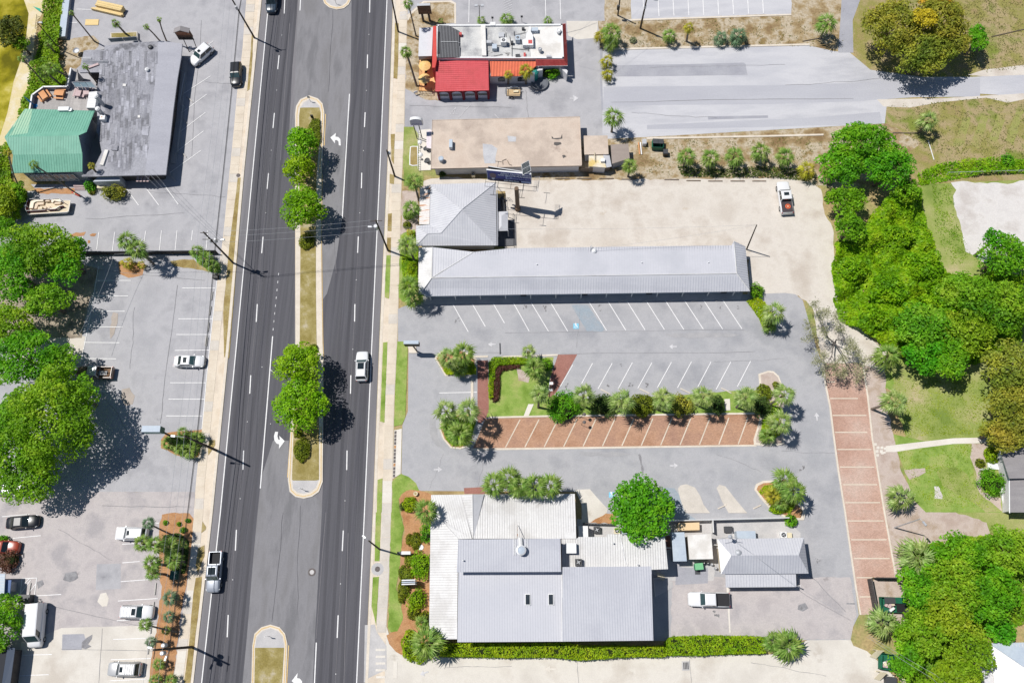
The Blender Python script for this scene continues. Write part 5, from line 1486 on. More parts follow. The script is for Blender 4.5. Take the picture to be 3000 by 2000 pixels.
# ---- F: white and grey metal-roofed restaurant
Fd=thing('metal_roofed_restaurant','large restaurant under joined white and grey metal roofs behind the hedge','building',P(1580,1720))
fw=4.4
roof(Fd,[(1263,1449,4.0),(1349,1448,4.6),(1383,1577,fw),(1343,1578,fw),(1306,1538,4.3),(1262,1500,4.0)],m_metalw,.34,((1349,1448),(1383,1577)),m_seamw)
roof(Fd,[(1349,1448,4.6),(1384,1447,5.3),(1386,1577,fw)],m_metalw,.36,((1349,1490),(1390,1488)),m_seamw)
roof(Fd,[(1384,1447,5.3),(1418,1447,4.5),(1388,1577,fw)],m_metal,None)  # shaded gable slope: shade put into the colour by a greyer metal
roof(Fd,[(1418,1447,4.2),(1684,1446,4.2),(1688,1577,4.9),(1388,1577,4.5)],m_metalw,.36,((1550,1447),(1552,1577)),m_seamw,h=.055)
roof(Fd,[(1262,1500,3.9),(1306,1538,4.25),(1343,1578,fw),(1341,1675,fw),(1339,1871,fw),(1257,1871,3.6),(1259,1700,3.7)],m_metalw,.36,((1259,1700),(1339,1700)),m_seamw,h=.06)
roof(Fd,[(1343,1579,7.5),(1642,1577,7.5),(1644,1674,7.3),(1338,1675,7.3)],m_metald,.36,None,m_seamd,wd=.07)
roof(Fd,[(1343,1672,5.6),(1648,1669,5.6),(1646,1878,5.2),(1340,1880,5.2)],mat('light_grey_roof_metal',[(.50,.505,.545),(.55,.55,.58)],scale=.1,fine=3,fine_amt=.03,rough=.6),.36,None,m_seamg,wd=.07)
roof(Fd,[(1648,1660,6.9),(1908,1658,6.9),(1914,1875,6.5),(1647,1878,6.5)],m_metald,.36,None,m_seamd,wd=.07)
roof(Fd,[(1645,1577,4.7),(1694,1575,4.7),(1694,1572,4.7),(1778,1572,4.7),(1778,1564,4.7),(1947,1562,4.7),(1957,1666,4.5),(1905,1668,4.5),(1646,1670,4.5)],m_metalw,.36,((1800,1564),(1803,1666)),m_seamw,h=.055)
for pts,z_ in (([(1343,1579,6.6),(1642,1577,6.6),(1644,1674,6.6),(1338,1675,6.6)],7.15),([(1343,1677,5.5),(1648,1674,5.5),(1646,1878,5.5),(1340,1880,5.5)],5.05),([(1648,1660,6.5),(1908,1658,6.5),(1914,1875,6.5),(1647,1878,6.5)],6.35)):
    walls(Fd,pts,m_wwall,.3,z_)
walls(Fd,[(1263,1449,3.9),(1684,1446,3.9),(1688,1577,3.9),(1343,1577,3.9),(1339,1871,3.9),(1257,1871,3.9)],m_wwall,.5,3.5)
walls(Fd,[(1646,1580,4.4),(1778,1572,4.4),(1947,1562,4.4),(1957,1666,4.4),(1646,1668,4.4)],m_wwall,.3,4.3)
hp=MB()
for a,b in (((1384,1447,5.3),(1386,1577,fw)),((1306,1538,4.3),(1343,1578,fw)),((1349,1448,4.6),(1386,1577,fw))):
    hp.path([P(*a)+Vector((0,0,.03)),P(*b)+Vector((0,0,.03))],.07,5)
hp.build('ridge_cap',m_metalw,Fd)
fl=MB()
a,b=P(1647,1674,5.75),P(1647,1878,5.4)
fl.path([a,b],.1,4)
fl.build('wall_flashing',m_metalw,Fd)
for x in (1546,1614):
    c=P(x,1755,5.8)
    f=MB().box((c.x,c.y,5.3),(.78,1.55,.3)).build('skylight',m_whitem,Fd)
    MB().box((c.x,c.y,5.6),(.6,1.35,.02)).build('pane',m_glass,f)
c=P(1527,1611,8.1)
t=thing('exhaust_fan','large round exhaust fan between two white ladders on the grey roof','exhaust fan',(c.x,c.y,7.35))
MB().lathe((c.x,c.y,7.35),[(.6,0),(.6,.7),(.72,.72),(.72,.95),(.52,.98),(.5,.8)],18).build('housing',m_lgrey,t)
MB().lathe((c.x,c.y,7.9),[(.5,0),(.5,.33),(.1,.4)],14).build('hood',m_metalb,t)
for x0,lab in ((1508,'western'),(1543,'eastern')):
    a0,a1=P(x0-3,1578,7.58),P(x0-3,1626,7.48)
    b0,b1=P(x0+3,1578,7.58),P(x0+3,1626,7.48)
    t=thing('ladder',lab+' white roof ladder beside the large round exhaust fan','ladder',a0,0,'ladders on the grey roof')
    mb=MB()
    mb.path([a0,a1],.04,4).path([b0,b1],.04,4)
    for i in range(11):mb.path([a0.lerp(a1,(i+.5)/11),b0.lerp(b1,(i+.5)/11)],.03,4)
    mb.build('rail',m_whitem,t)
tag(MB().path([P(1516,1537,4.8),P(1516,1577,7.6)],.05,6).build('flue_pipe',m_rust),'thin rusty pipe standing where the white roof meets the grey roof','pipe')
tag(MB().path([P(1524,1574,7.7),P(1526,1600,7.7)],.35,8).build('roof_duct',m_metalw),'short white duct from the white roof to the round exhaust fan','duct')
t=unit('grey rooftop condenser with black fan on the low white roof',1695,1646,4.6,.95,.95,.9,m_dgrey,.38)
unit('white rooftop air handler against the grey wall on the low white roof',1673,1605,4.6,1.5,1.4,1.0,m_whitem,0)
unit('small white box beside the air handler on the low white roof',1683,1614,4.6,.5,.5,.7,m_whitem,0,cat='roof box',name='roof_box')
for x,y,z,lab in ((1357,1641,7.3,'short vent pipe on the upper grey roof'),(1796,1591,4.6,'bent vent pipe on the low white roof'),(1868,1654,4.5,'small vent knob near the low white roof edge')):
    c=P(x,y,z)
    tag(MB().lathe((c.x,c.y,z),[(.09,0),(.09,.5),(.13,.52),(.1,.62)],8).build('vent_pipe',m_lgrey),lab,'vent')
MB().path([P(1815,1562,4.75),P(1825,1605,4.7),(P(1831,1640,4.6)),P(1840,1664,4.55)],.05,5).build('roof_conduit',m_lgrey,Fd)
MB().prism([P(*p)for p in q('D3',(1298,600),(1410,598),(1475,640),(1480,690),(1310,780))],0,.1).build('rear_step',m_concg,Fd)
mb=MB()
for a,b in ((q1('D3',1300,610),q1('D3',1318,770)),(q1('D3',1300,605),q1('D3',1400,605))):
    for z in (.6,1.1):mb.path([P(*a,z),P(*b,z)],.04,4)
mb.build('rear_rail',m_lgrey,Fd)
st=MB()
for i in range(4):st.box(P(*q1('D3',1345+i*15,578+i*7),.9-i*.22),(.35,.8,.06))
st.build('rear_stair',m_ywall,Fd)

# ---- G, sheds, yard
Gd=thing('small_metal_house','small hipped metal-roofed house with white west gable and south porch','building',P(2230,1660))
ge,gr2=3.3,4.7
nw,ne,se,sw=q1('Z7',1340,312),q1('Z7',2145,300),q1('Z7',2190,632),q1('Z7',1375,638)
r0,r1=q1('Z7',1470,465),q1('Z7',2098,462)
roof(Gd,[nw+(ge,),ne+(ge,),r1+(gr2,),r0+(gr2,)],m_metal,.40,None,m_seamg,wd=.07)
roof(Gd,[r0+(gr2,),r1+(gr2,),se+(ge,),sw+(ge,)],m_metald,.40,None,m_seamd,wd=.07)
roof(Gd,[nw+(ge,),r0+(gr2,),sw+(ge,)],mat('bright_white_metal',[(.82,.81,.80),(.86,.85,.84)],scale=.4,fine=3,fine_amt=.03,rough=.5),.40,None,m_whitem)
roof(Gd,[ne+(ge,),se+(ge,),r1+(gr2,)],m_metald,.40,None,m_seamd,wd=.07)
roof(Gd,[q1('Z7',1415,612)+(3.1,),q1('Z7',2070,602)+(3.1,),q1('Z7',2075,757)+(2.5,),q1('Z7',1418,762)+(2.5,)],m_metalw if False else m_metal,.40,None,m_seamg,wd=.07,name='porch_roof')
walls(Gd,[nw+(ge,),ne+(ge,),se+(ge,),sw+(ge,)],m_ywall,.45)
mb=MB()
for x,y in ((1430,755),(1640,753),(1850,752),(2065,750)):mb.box(P(*q1('Z7',x,y),0),(.14,.14,2.4))
mb.build('porch_post',m_whitem,Gd)
c=P(*q1('Z7',1533,440),4.4)
tag(MB().lathe((c.x,c.y,4.2),[(.1,0),(.1,.3),(.48,.32),(.42,.5),(.2,.65),(.02,.68)],14).build('roof_turbine',m_lgrey),'round silver turbine vent on the small metal-roofed house','vent')
s1=thing('blue_shed','narrow shed with blue-grey ribbed roof in the service yard','shed',P(1990,1600))
pts=[q1('D3',1465,185),q1('D3',1583,182),q1('D3',1606,448),q1('D3',1482,450)]
roof(s1,[p+(2.9,)for p in pts],m_metalb,.4,(pts[0],pts[1]),m_metalb)
MB().prism(inset([P(*p,2.8)for p in pts],.15),0,2.75).build('wall',m_gwall,s1)
s2=thing('white_shed','square shed with stained white flat roof in the service yard','shed',P(2050,1600))
pts=[q1('D3',1612,208),q1('D3',1830,198),q1('D3',1848,428),q1('D3',1630,432)]
MB().prism([P(*p,2.7)for p in pts],2.5,2.7).build('roof',m_flatwhite,s2)
MB().prism(inset([P(*p,2.6)for p in pts],.12),0,2.5).build('wall',m_ywall,s2)
s3=thing('tan_storage_box','long tan storage container behind the white fence','container',P(2018,1541))
pts=q('D3',(1530,102),(1718,95),(1720,160),(1530,165))
MB().prism([P(*p,1.2)for p in pts],0,1.2).build('box_body',flat('tan_plastic',(.66,.48,.28),.6),s3)
MB().prism(inset([P(*p,1.2)for p in pts],-.04),1.2,1.27).build('lid',flat('tan_plastic_lid',(.70,.52,.31),.6),s3)
fe=thing('white_fence','white capped board fence along the north of the service yard','fence',P(2130,1525))
a,b=P(1955,1528),P(2304,1519)
N=60
for i in range(N):
    c=a.lerp(b,(i+.5)/N)
    MB().box((c.x,c.y,0),((b-a).length/N-.02,.05,1.55),math.atan2((b-a).y,(b-a).x)).build('board',m_whitem,fe)
MB().path([a+Vector((0,0,1.58)),b+Vector((0,0,1.58))],.08,4).build('cap_rail',m_whitem,fe)
a,b=P(2083,1526),P(2085,1562)
for i in range(10):
    c=a.lerp(b,(i+.5)/10)
    MB().box((c.x,c.y,0),(.05,(b-a).length/10-.02,1.55)).build('board',m_whitem,fe)
MB().path([a+Vector((0,0,1.58)),b+Vector((0,0,1.58))],.08,4).build('cap_rail',m_whitem,fe)
fe=thing('wooden_fence','low black slatted fence west of the round tree in the yard','fence',P(1755,1536))
a,b=P(*q1('D3',650,108)),P(*q1('D3',945,115))
for i in range(22):
    c=a.lerp(b,(i+.5)/22)
    MB().box((c.x,c.y,0),(.12,.05,1.3)).build('slat',m_dwall,fe)
MB().path([a+Vector((0,0,1.3)),b+Vector((0,0,1.3))],.05,4).build('cap_rail',m_dwall,fe)
unit('grey condenser with black four-bladed fan in the west yard',1749,1551,0,.95,.95,.9,m_dgrey,.36)
unit('beige condenser half under the round tree',1808,1554,0,.85,.85,.8,m_cream,.33)
unit('small blue-white condenser at the foot of the round tree',1829,1555,0,.75,.75,.7,m_metalb,.3)
unit('white condenser behind the small metal-roofed house',*q1('Z7',1957,273),0,.95,.85,.8,m_whitem,.34)
unit('tan board box beside the white condenser',*q1('Z7',2013,277),0,.7,.75,.7,m_cream,0,cat='box',name='box')
wb=unit('tall white cold-room box against the white roofed restaurant',1709,1557,0,1.4,1.7,2.3,m_whitem,0,cat='box',name='cold_room')
unit('pale blue panel roof behind the small metal-roofed house',*q1('Z7',1608,272),0,2.8,1.1,1.6,m_metalb,0,cat='shed',name='lean_to')
unit('heap of dark machine parts on the yard concrete',*q1('Z7',1445,222),0,1.2,.9,.7,m_dgrey,0,cat='machine',name='machine')
mb=MB()
for a,b in (((1880,325),(1922,327)),((1410,325),(1465,326)),((1845,297),(1890,300))):mb.path([P(*q1('D3',*a),1.5),P(*q1('D3',*b),1.5)],.06,4)
tag(mb.build('yard_pipe',m_whitem),'white pipes linking the yard sheds and the restaurant','pipes')

# ---- H, I, J: buildings cut by the frame
Hd=thing('shingled_house','grey shingled house with white fascia cut by the right picture edge','house',P(3000,1420))
roof(Hd,[(2928,1312,3.0),(3150,1308,3.0),(3150,1400,4.0),(2957,1401,4.0)],m_shing)
roof(Hd,[(2928,1313,3.0),(2957,1401,3.1),(2959,1500,3.1),(3150,1500,4.1),(3150,1401,4.1),(2958,1402,3.1)],m_shing)
walls(Hd,[(2930,1314,3.0),(3150,1310,3.0),(3150,1502,3.0),(2960,1502,3.0),(2958,1402,3.0)],m_wwall,.4,2.9)
fs=MB()
for a,b in (((2927,1311,3.02),(2957,1400,3.06)),((2957,1400,3.06),(2958,1502,3.06))):fs.path([P(*a),P(*b)],.09,4)
fs.build('fascia',m_whitem,Hd)
po=MB().prism([P(*p)for p in q('C4',(2010,1115),(2090,1060),(2140,1060),(2220,1250),(2222,1530),(2160,1530),(2130,1380),(2130,1180),(2015,1170))],0,.3).build('porch_floor',m_whitem,Hd)
for x in range(5):
    MB().box(P(*q1('C4',2120+x*20,1110+x*95),0),(.12,.12,2.8)).build('porch_post',m_whitem,Hd)
MB().prism([P(*p,.8)for p in q('C4',(2185,1360),(2208,1360),(2212,1440),(2190,1445))],.3,.75).build('bench',m_pinkw,Hd)
wl=thing('garden_gate','small white gate rail beside the round clipped bush','gate',P(2878,1374))
MB().path([P(*q1('C4',1940,1175),.9),P(*q1('C4',2010,1178),.9)],.05,4).path([P(*q1('C4',1940,1175),.5),P(*q1('C4',2010,1178),.5)],.05,4).build('rail',m_whitem,wl)
for x in (1942,1975,2008):MB().box(P(*q1('C4',x,1176)),(.08,.08,1.0)).build('post',m_whitem,wl)
Id=thing('white_hip_roofed_house','house with blazing white and blue-grey metal roof in the bottom right corner','house',P(2980,1980))
roof(Id,[(2897,1883,3.2),(3200,1876,3.2),(3200,2070,5.6),(3000,1953,4.3)],m_metalb,.45,None,m_metalw)
roof(Id,[(2897,1884,3.2),(3000,1954,4.3),(3200,2072,5.6),(3200,2300,3.2),(2960,2300,3.2)],MATS['bright_white_metal'],None)
roof(Id,[(2836,1881,2.8),(2896,1883,3.1),(2920,1985,3.1),(2880,1960,2.8)],m_metalw,None)
walls(Id,[(2845,1886,2.8),(2900,1888,2.8),(3200,1880,2.8),(3200,2290,2.8),(2965,2290,2.8)],m_wwall,.4,2.7)
Jd=thing('blue_roofed_kiosk','corner of a blue-white metal roof at the left picture edge','building',P(10,1710))
roof(Jd,[(-80,1681,3.0),(15,1680,3.0),(12,1738,3.0),(-80,1740,3.0)],m_metalb,.4,((-80,1700),(15,1700)),m_metalw)
roof(Jd,[(15,1698,2.6),(33,1698,2.4),(29,1738,2.4),(12,1738,2.6)],flat('blue_metal',(.08,.14,.32),.5),None)
walls(Jd,[(-80,1683,2.5),(28,1698,2.5),(26,1736,2.5),(-80,1738,2.5)],m_gwall,.3,2.3)
Kd=thing('dark_roofed_building','dark slate-blue roof edge at the bottom left corner','building',P(15,1960))
roof(Kd,[(-100,1894,3.0),(22,1893,3.0),(-5,2060,3.0),(-100,2060,3.0)],flat('black_roofing',(.02,.022,.028),.8),None)
roof(Kd,[(22,1893,3.1),(44,1897,2.8),(22,2060,2.8),(-4,2060,3.1)],flat('slate_blue_metal',(.05,.07,.11),.5),None)
walls(Kd,[(-100,1896,2.7),(40,1899,2.7),(20,2060,2.7),(-100,2060,2.7)],m_dwall,.3,2.6)

# ================================================================== VEGETATION
lf_lime=leaf_mat('leaves_lime',(.13,.33,.004),(.23,.47,.006),(.36,.58,.014),.5,.36)
lf_green=leaf_mat('leaves_bright_green',(.065,.25,.007),(.14,.42,.010),(.29,.55,.022),.4,.40)
lf_oak=leaf_mat('leaves_live_oak',(.085,.26,.008),(.19,.43,.012),(.36,.56,.028),.3,.40)
lf_olive=leaf_mat('leaves_olive',(.15,.21,.022),(.28,.31,.032),(.46,.42,.045),.3,.30)
lf_gold=leaf_mat('leaves_golden',(.42,.30,.015),(.58,.42,.02),(.66,.50,.04),.5,.25)
lf_mix=leaf_mat('leaves_mixed_wood',(.08,.24,.008),(.22,.42,.014),(.40,.54,.035),.2,.36,.03)
lf_bramble=leaf_mat('leaves_bramble',(.095,.27,.004),(.225,.46,.006),(.40,.58,.016),.45,.42,.004)
lf_thick=leaf_mat('leaves_shore_thicket',(.12,.24,.006),(.24,.38,.008),(.38,.48,.018),.3,.32)
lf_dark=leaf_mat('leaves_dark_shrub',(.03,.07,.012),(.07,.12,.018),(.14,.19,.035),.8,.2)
lf_yew=leaf_mat('leaves_olive_hedge',(.14,.18,.01),(.22,.26,.012),(.31,.33,.03),.8,.24)
lf_hedge=leaf_mat('leaves_hedge',(.17,.36,.005),(.29,.48,.008),(.42,.56,.016),.7,.36)
lf_grey=leaf_mat('leaves_grey_green',(.24,.26,.13),(.36,.38,.20),(.48,.47,.28),.8,.3)
lf_red=leaf_mat('leaves_red_brown',(.07,.028,.02),(.13,.05,.035),(.18,.09,.05),.8,.2)
lf_pond=leaf_mat('leaves_pond_tree',(.06,.08,.01),(.12,.13,.015),(.17,.20,.02),.4,.25)
fr_green=leaf_mat('fronds_green',(.085,.17,.02),(.17,.285,.04),(.37,.45,.15),1.8,.25,.015)
fr_light=leaf_mat('fronds_light',(.11,.20,.035),(.245,.35,.08),(.53,.59,.28),2.0,.28,.015)
fr_blue=leaf_mat('fronds_blue_green',(.06,.13,.06),(.12,.20,.10),(.22,.29,.17),1.2,.2,.015)
fr_yell=leaf_mat('fronds_yellow_green',(.20,.22,.015),(.36,.34,.022),(.52,.46,.06),1.2,.28,.015)
nrng=np.random.default_rng(5)


def quads_mesh(name,V,m):
    """V: (n, 4, 3) array of leaf quads"""
    n=len(V)
    me=bpy.data.meshes.new(name)
    me.vertices.add(n*4)
    me.vertices.foreach_set('co',V.astype(np.float32).ravel())
    me.loops.add(n*4)
    me.loops.foreach_set('vertex_index',np.arange(n*4,dtype=np.int32))
    me.polygons.add(n)
    me.polygons.foreach_set('loop_start',np.arange(0,n*4,4,dtype=np.int32))
    me.materials.append(m)
    me.update(calc_edges=True)
    return me


def leaves_at(C,N,size,rng,up=.55,aspect=.55,jit=.75):
    """leaf quads at centres C with rough outward normals N"""
    n=len(C)
    nn=N+rng.normal(0,jit,(n,3))+np.array([0,0,up])
    nn /= np.linalg.norm(nn,axis=1)[:,None]+1e-9
    r=rng.normal(0,1,(n,3))
    t=np.cross(nn,r)
    t /= np.linalg.norm(t,axis=1)[:,None]+1e-9
    b=np.cross(nn,t)
    s=size*rng.uniform(.6,1.35,n)[:,None]
    return np.stack([C+t*s,C+b*s*aspect+nn*s*.12,C-t*s,C-b*s*aspect+nn*s*.12],1)


def crown_mesh(name,m,rx,ry,rz,n_leaves,size=.22,clump=.26,rng=None,gaps=.85,lift=.0,top=False):
    rng=rng or nrng
    nc=int(max(14,34/max(clump/.26,.2)** 2))
    i_=np.arange(nc)+.5
    zz=1-1.28*i_/nc
    th=i_*2.39996+rng.normal(0,.35,nc)
    q_=np.sqrt(np.maximum(0,1-zz*zz))
    d=np.stack([q_*np.cos(th),q_*np.sin(th),zz],1)
    rad=rng.uniform(.62,.90,nc)[:,None]
    cc=d*rad
    cr=1.75/math.sqrt(nc)*rng.uniform(.75,1.25,nc)
    w_=cr** 2
    k=rng.choice(nc,n_leaves,p=w_/w_.sum())
    e=rng.normal(0,1,(n_leaves,3))
    e[:,2]+= .45
    e /= np.linalg.norm(e,axis=1)[:,None]
    sh=rng.uniform(.72,1.06,n_leaves)** .8
    p=cc[k]+e*(cr[k]*sh)[:,None]
    fill=rng.random(n_leaves)<.14
    p[fill]*= rng.uniform(.45,.85,fill.sum())[:,None]
    R=np.array([rx,ry,rz])
    C=p*R
    N=e/R*R.mean()
    V=leaves_at(C,N,size,rng)
    V[:,:,2]+= lift
    return quads_mesh(name,V,m),cc*R,cr*min(rx,ry)


def link(name,me,parent=None,loc=(0,0,0)):
    o=bpy.data.objects.new(name,me)
    COL.objects.link(o)
    o.parent=parent
    o.location=loc
    return o


def tree(label,px,py,h,rx,ry,m,dens=1.0,size=.23,clump=.26,group=None,name='tree',rz=None,trunk=.2,cat='tree',limbs=True):
    """px, py: centre of the crown in the plan; h: height of that centre; rx, ry crown radii in plan pixels"""
    c=P(px,py,h)
    k=1/(18.2*HGT/(HGT-h))
    rx,ry=rx*k,ry*k*1.04
    rz=rz or min(rx,ry)*.72
    t=thing(name,label,cat,(c.x,c.y,0),0,group)
    n=int(dens*4.0*rx*ry*math.pi/(size*size))
    me,cc,cr=crown_mesh('crown',m,rx,ry,rz,n,size,clump)
    link('crown',me,t,(0,0,h))
    mb=MB()
    mb.path([(0,0,0),(.1,.05,h*.35),(0,0,h*.75)],[trunk*1.35,trunk,trunk*.7],8)
    if limbs:
        for i in range(min(9,len(cc))):
            q_=cc[i]
            mid=Vector((q_[0]*.45,q_[1]*.45,h+min(q_[2]*.3,0)-rz*.15))
            mb.path([(0,0,h*.55),mid,(q_[0]*.92,q_[1]*.92,h+q_[2]*.85)],[trunk*.5,trunk*.34,trunk*.12],5)
    mb.build('trunk',m_trunk,t,True)
    return t


def shrub(label,px,py,r,h,m,ry=None,group=None,name='shrub',size=.12,dens=1.0,cat='shrub',clump=.3):
    c=P(px,py,h*.6)
    k=1/18.3
    rx,ry_=r*k,(ry or r)*k
    t=thing(name,label,cat,(c.x,c.y,0),0,group)
    if r >= 18 and m not in (lf_yew,lf_hedge):
        me,cc,cr=crown_mesh('foliage',m,rx,ry_,h*.6,int(dens*9*rx*ry_/(size*size)),size,.34,lift=h*.42)
        link('foliage',me,t)
    else:
        n=int(dens*8.0*rx*ry_/(size*size))
        rng=nrng
        e=rng.normal(0,1,(n,3))
        e[:,2]=np.abs(e[:,2])-.25
        e /= np.linalg.norm(e,axis=1)[:,None]
        lump=1+.10*np.sin(e[:,0]*5+px)*np.cos(e[:,1]*6+py)
        p=e*(rng.uniform(.86,1.04,n)*lump)[:,None]
        R=np.array([rx,ry_,h*.62])
        V=leaves_at(p*R,e,size,rng,.3)
        V[:,:,2]=np.maximum(V[:,:,2]+h*.40,.03)
        link('foliage',quads_mesh('foliage',V,m),t)
    mb=MB()
    mb.lathe((0,0,0),[(min(rx,ry_)*.5,.02),(min(rx,ry_)*.8,h*.35),(min(rx,ry_)*.6,h*.75),(.05,h*.88)],10)
    if abs(rx-ry_)>.05:
        mb.v=[(x*rx/min(rx,ry_),y*ry_/min(rx,ry_),z)for x,y,z in mb.v]
    mb.build('stems',m_darkcore,t,True)
    return t


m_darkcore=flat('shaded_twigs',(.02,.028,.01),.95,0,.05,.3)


def hedge(label,pts,h,m,size=.13,dens=1.0,name='hedge',cat='hedge',group=None,rough=.18):
    W=[P(a,b,h*.8)for a,b in pts]
    W=ccw([Vector((p.x,p.y))for p in W])
    xs,ys=[p.x for p in W],[p.y for p in W]
    cx_,cy_=(min(xs)+max(xs))/2,(min(ys)+max(ys))/2
    t=thing(name,label,cat,(cx_,cy_,0),0,group)
    core=inset(W,min(.28,.12*min(max(xs)-min(xs),max(ys)-min(ys))))
    MB().prism([(p.x-cx_,p.y-cy_)for p in core],0,h*.82).build('stems',m_darkcore,t,True)
    area=abs(sum(W[i].x*W[(i+1)% len(W)].y-W[(i+1)% len(W)].x*W[i].y for i in range(len(W))))/2
    per=sum((W[i]-W[(i+1)% len(W)]).length for i in range(len(W)))
    Cs,Ns=[],[]
    nt_=int(dens*area*1.3/(size*size))
    got=0
    poly=np.array([(p.x,p.y)for p in W])
    px_=nrng.uniform(min(xs),max(xs),nt_*4)
    py_=nrng.uniform(min(ys),max(ys),nt_*4)
    ins=np.zeros(len(px_),bool)
    j=len(poly)-1
    for i in range(len(poly)):
        xi,yi,xj,yj=*poly[i],*poly[j]
        cnd=((yi>py_)!= (yj>py_))& (px_<(xj-xi)*(py_-yi)/(yj-yi+1e-12)+xi)
        ins ^= cnd
        j=i
    px_,py_=px_[ins][:nt_],py_[ins][:nt_]
    zz=h*(.92+rough*np.sin(px_*1.7+1)*np.cos(py_*2.3)*.5+rough*.5*np.sin(px_*4.1)*np.sin(py_*3.7))+nrng.normal(0,.06,len(px_))
    C1=np.stack([px_-cx_,py_-cy_,zz],1)
    N1=np.tile(np.array([0,0,1.0]),(len(C1),1))
    ns=int(dens*per*h*1.2/(size*size))
    seg=np.array([(W[(i+1)% len(W)]-W[i]).length for i in range(len(W))])
    k=nrng.choice(len(W),ns,p=seg/seg.sum())
    f=nrng.uniform(0,1,ns)
    A_,B_=poly[k],np.roll(poly,-1,0)[k]
    pp=A_+(B_-A_)*f[:,None]
    tt=B_-A_
    tt /= np.linalg.norm(tt,axis=1)[:,None]
    n2=np.stack([tt[:,1],-tt[:,0],np.zeros(ns)],1)
    C2=np.stack([pp[:,0]-cx_,pp[:,1]-cy_,nrng.uniform(.05,h*.95,ns)],1)+n2*nrng.normal(-.03,.09,ns)[:,None]
    V=np.concatenate([leaves_at(C1,N1,size,nrng,.5),leaves_at(C2,n2,size,nrng,.3)])
    link('foliage',quads_mesh('foliage',V,m),t)
    return t


def inside(poly,X,Y):
    ins=np.zeros(len(X),bool)
    j=len(poly)-1
    for i in range(len(poly)):
        xi,yi,xj,yj=*poly[i],*poly[j]
        ins ^= ((yi>Y)!= (yj>Y))& (X<(xj-xi)*(Y-yi)/(yj-yi+1e-12)+xi)
        j=i
    return ins


def groundcover(name,label,pts,h,m,dens,size,mound=1.0,up=.5):
    """undergrowth nobody could count: one mass of leaves over a lumpy surface"""
    poly=np.array([tuple(P(a,b,h*.6)[:2])for a,b in pts])
    mn,mx=poly.min(0),poly.max(0)
    area=abs(np.sum(poly[:,0]*np.roll(poly[:,1],-1)-np.roll(poly[:,0],-1)*poly[:,1]))/2
    n=int(dens*area/(size*size))
    X,Y=nrng.uniform(mn[0],mx[0],n*3),nrng.uniform(mn[1],mx[1],n*3)
    k=inside(poly,X,Y)
    X,Y=X[k][:n],Y[k][:n]

    def hf(X,Y):
        s=0
        for i in range(9):
            a=i*2.4
            f_=.35+.26*i
            s=s+np.sin((X*math.cos(a)+Y*math.sin(a))*f_+i*1.7)/(1+.45*i)
        return h*np.maximum(.08,.50+mound*.24*s)
    Z=hf(X,Y)
    e=.15
    gx,gy=(hf(X+e,Y)-Z)/e,(hf(X,Y+e)-Z)/e
    N=np.stack([-gx,-gy,np.ones(len(X))],1)
    C=np.stack([X,Y,np.maximum(.05,Z+nrng.normal(0,.10,len(X))-nrng.exponential(.12,len(X)))],1)
    V=leaves_at(C,N,size,nrng,up,jit=.6)
    o=link(name,quads_mesh(name,V,m))
    tag(o,label,None,None,'stuff')
    return o


# ---- palms: every frond is an object of its own, sharing a few meshes
def frond_mesh(m,seed,droop,segs=9):
    r=random.Random(seed)
    v,f=[],[]
    v+= [(0,-.018,.0),(0,.018,0),(.44,.014,.05),(.44,-.014,.05)]
    f.append((0,3,2,1))
    hub=(.42,0,.05)
    for i in range(segs):
        a=R_(-78+156*i/(segs-1)+r.uniform(-5,5))
        L=(.62-.20*(abs(a)/1.6)** 1.5)*r.uniform(.85,1.1)
        wd=.046
        ca,sa=math.cos(a),math.sin(a)
        mid=(hub[0]+ca*L*.5,sa*L*.5)
        tip=(hub[0]+ca*L,sa*L)
        zmid=.05-droop*.10
        ztip=.05-droop*r.uniform(.26,.46)-.05*abs(sa)
        b=len(v)
        v+= [(hub[0],0,hub[2]),(mid[0]-sa*wd,mid[1]+ca*wd,zmid-.012),(tip[0],tip[1],ztip),(mid[0]+sa*wd,mid[1]-ca*wd,zmid+.012)]
        f+= [(b,b+3,b+1),(b+3,b+2,b+1)]
    me=bpy.data.meshes.new('frond')
    me.from_pydata(v,[],f)
    me.materials.append(m)
    me.update()
    return me


FR={k:[frond_mesh(m,i*7+j,.7+.35*j)for j in range(4)]for i,(k,m)in enumerate((('g',fr_green),('l',fr_light),('b',fr_blue),('y',fr_yell)))}
m_ptrunk=mat('palm_trunk',[(.14,.115,.095),(.24,.20,.165)],scale=4,fine=16,fine_amt=.3,stretch=(1,1))
m_boot=mat('palm_boot',[(.12,.075,.045),(.20,.13,.08)],scale=4,fine=16,fine_amt=.3)


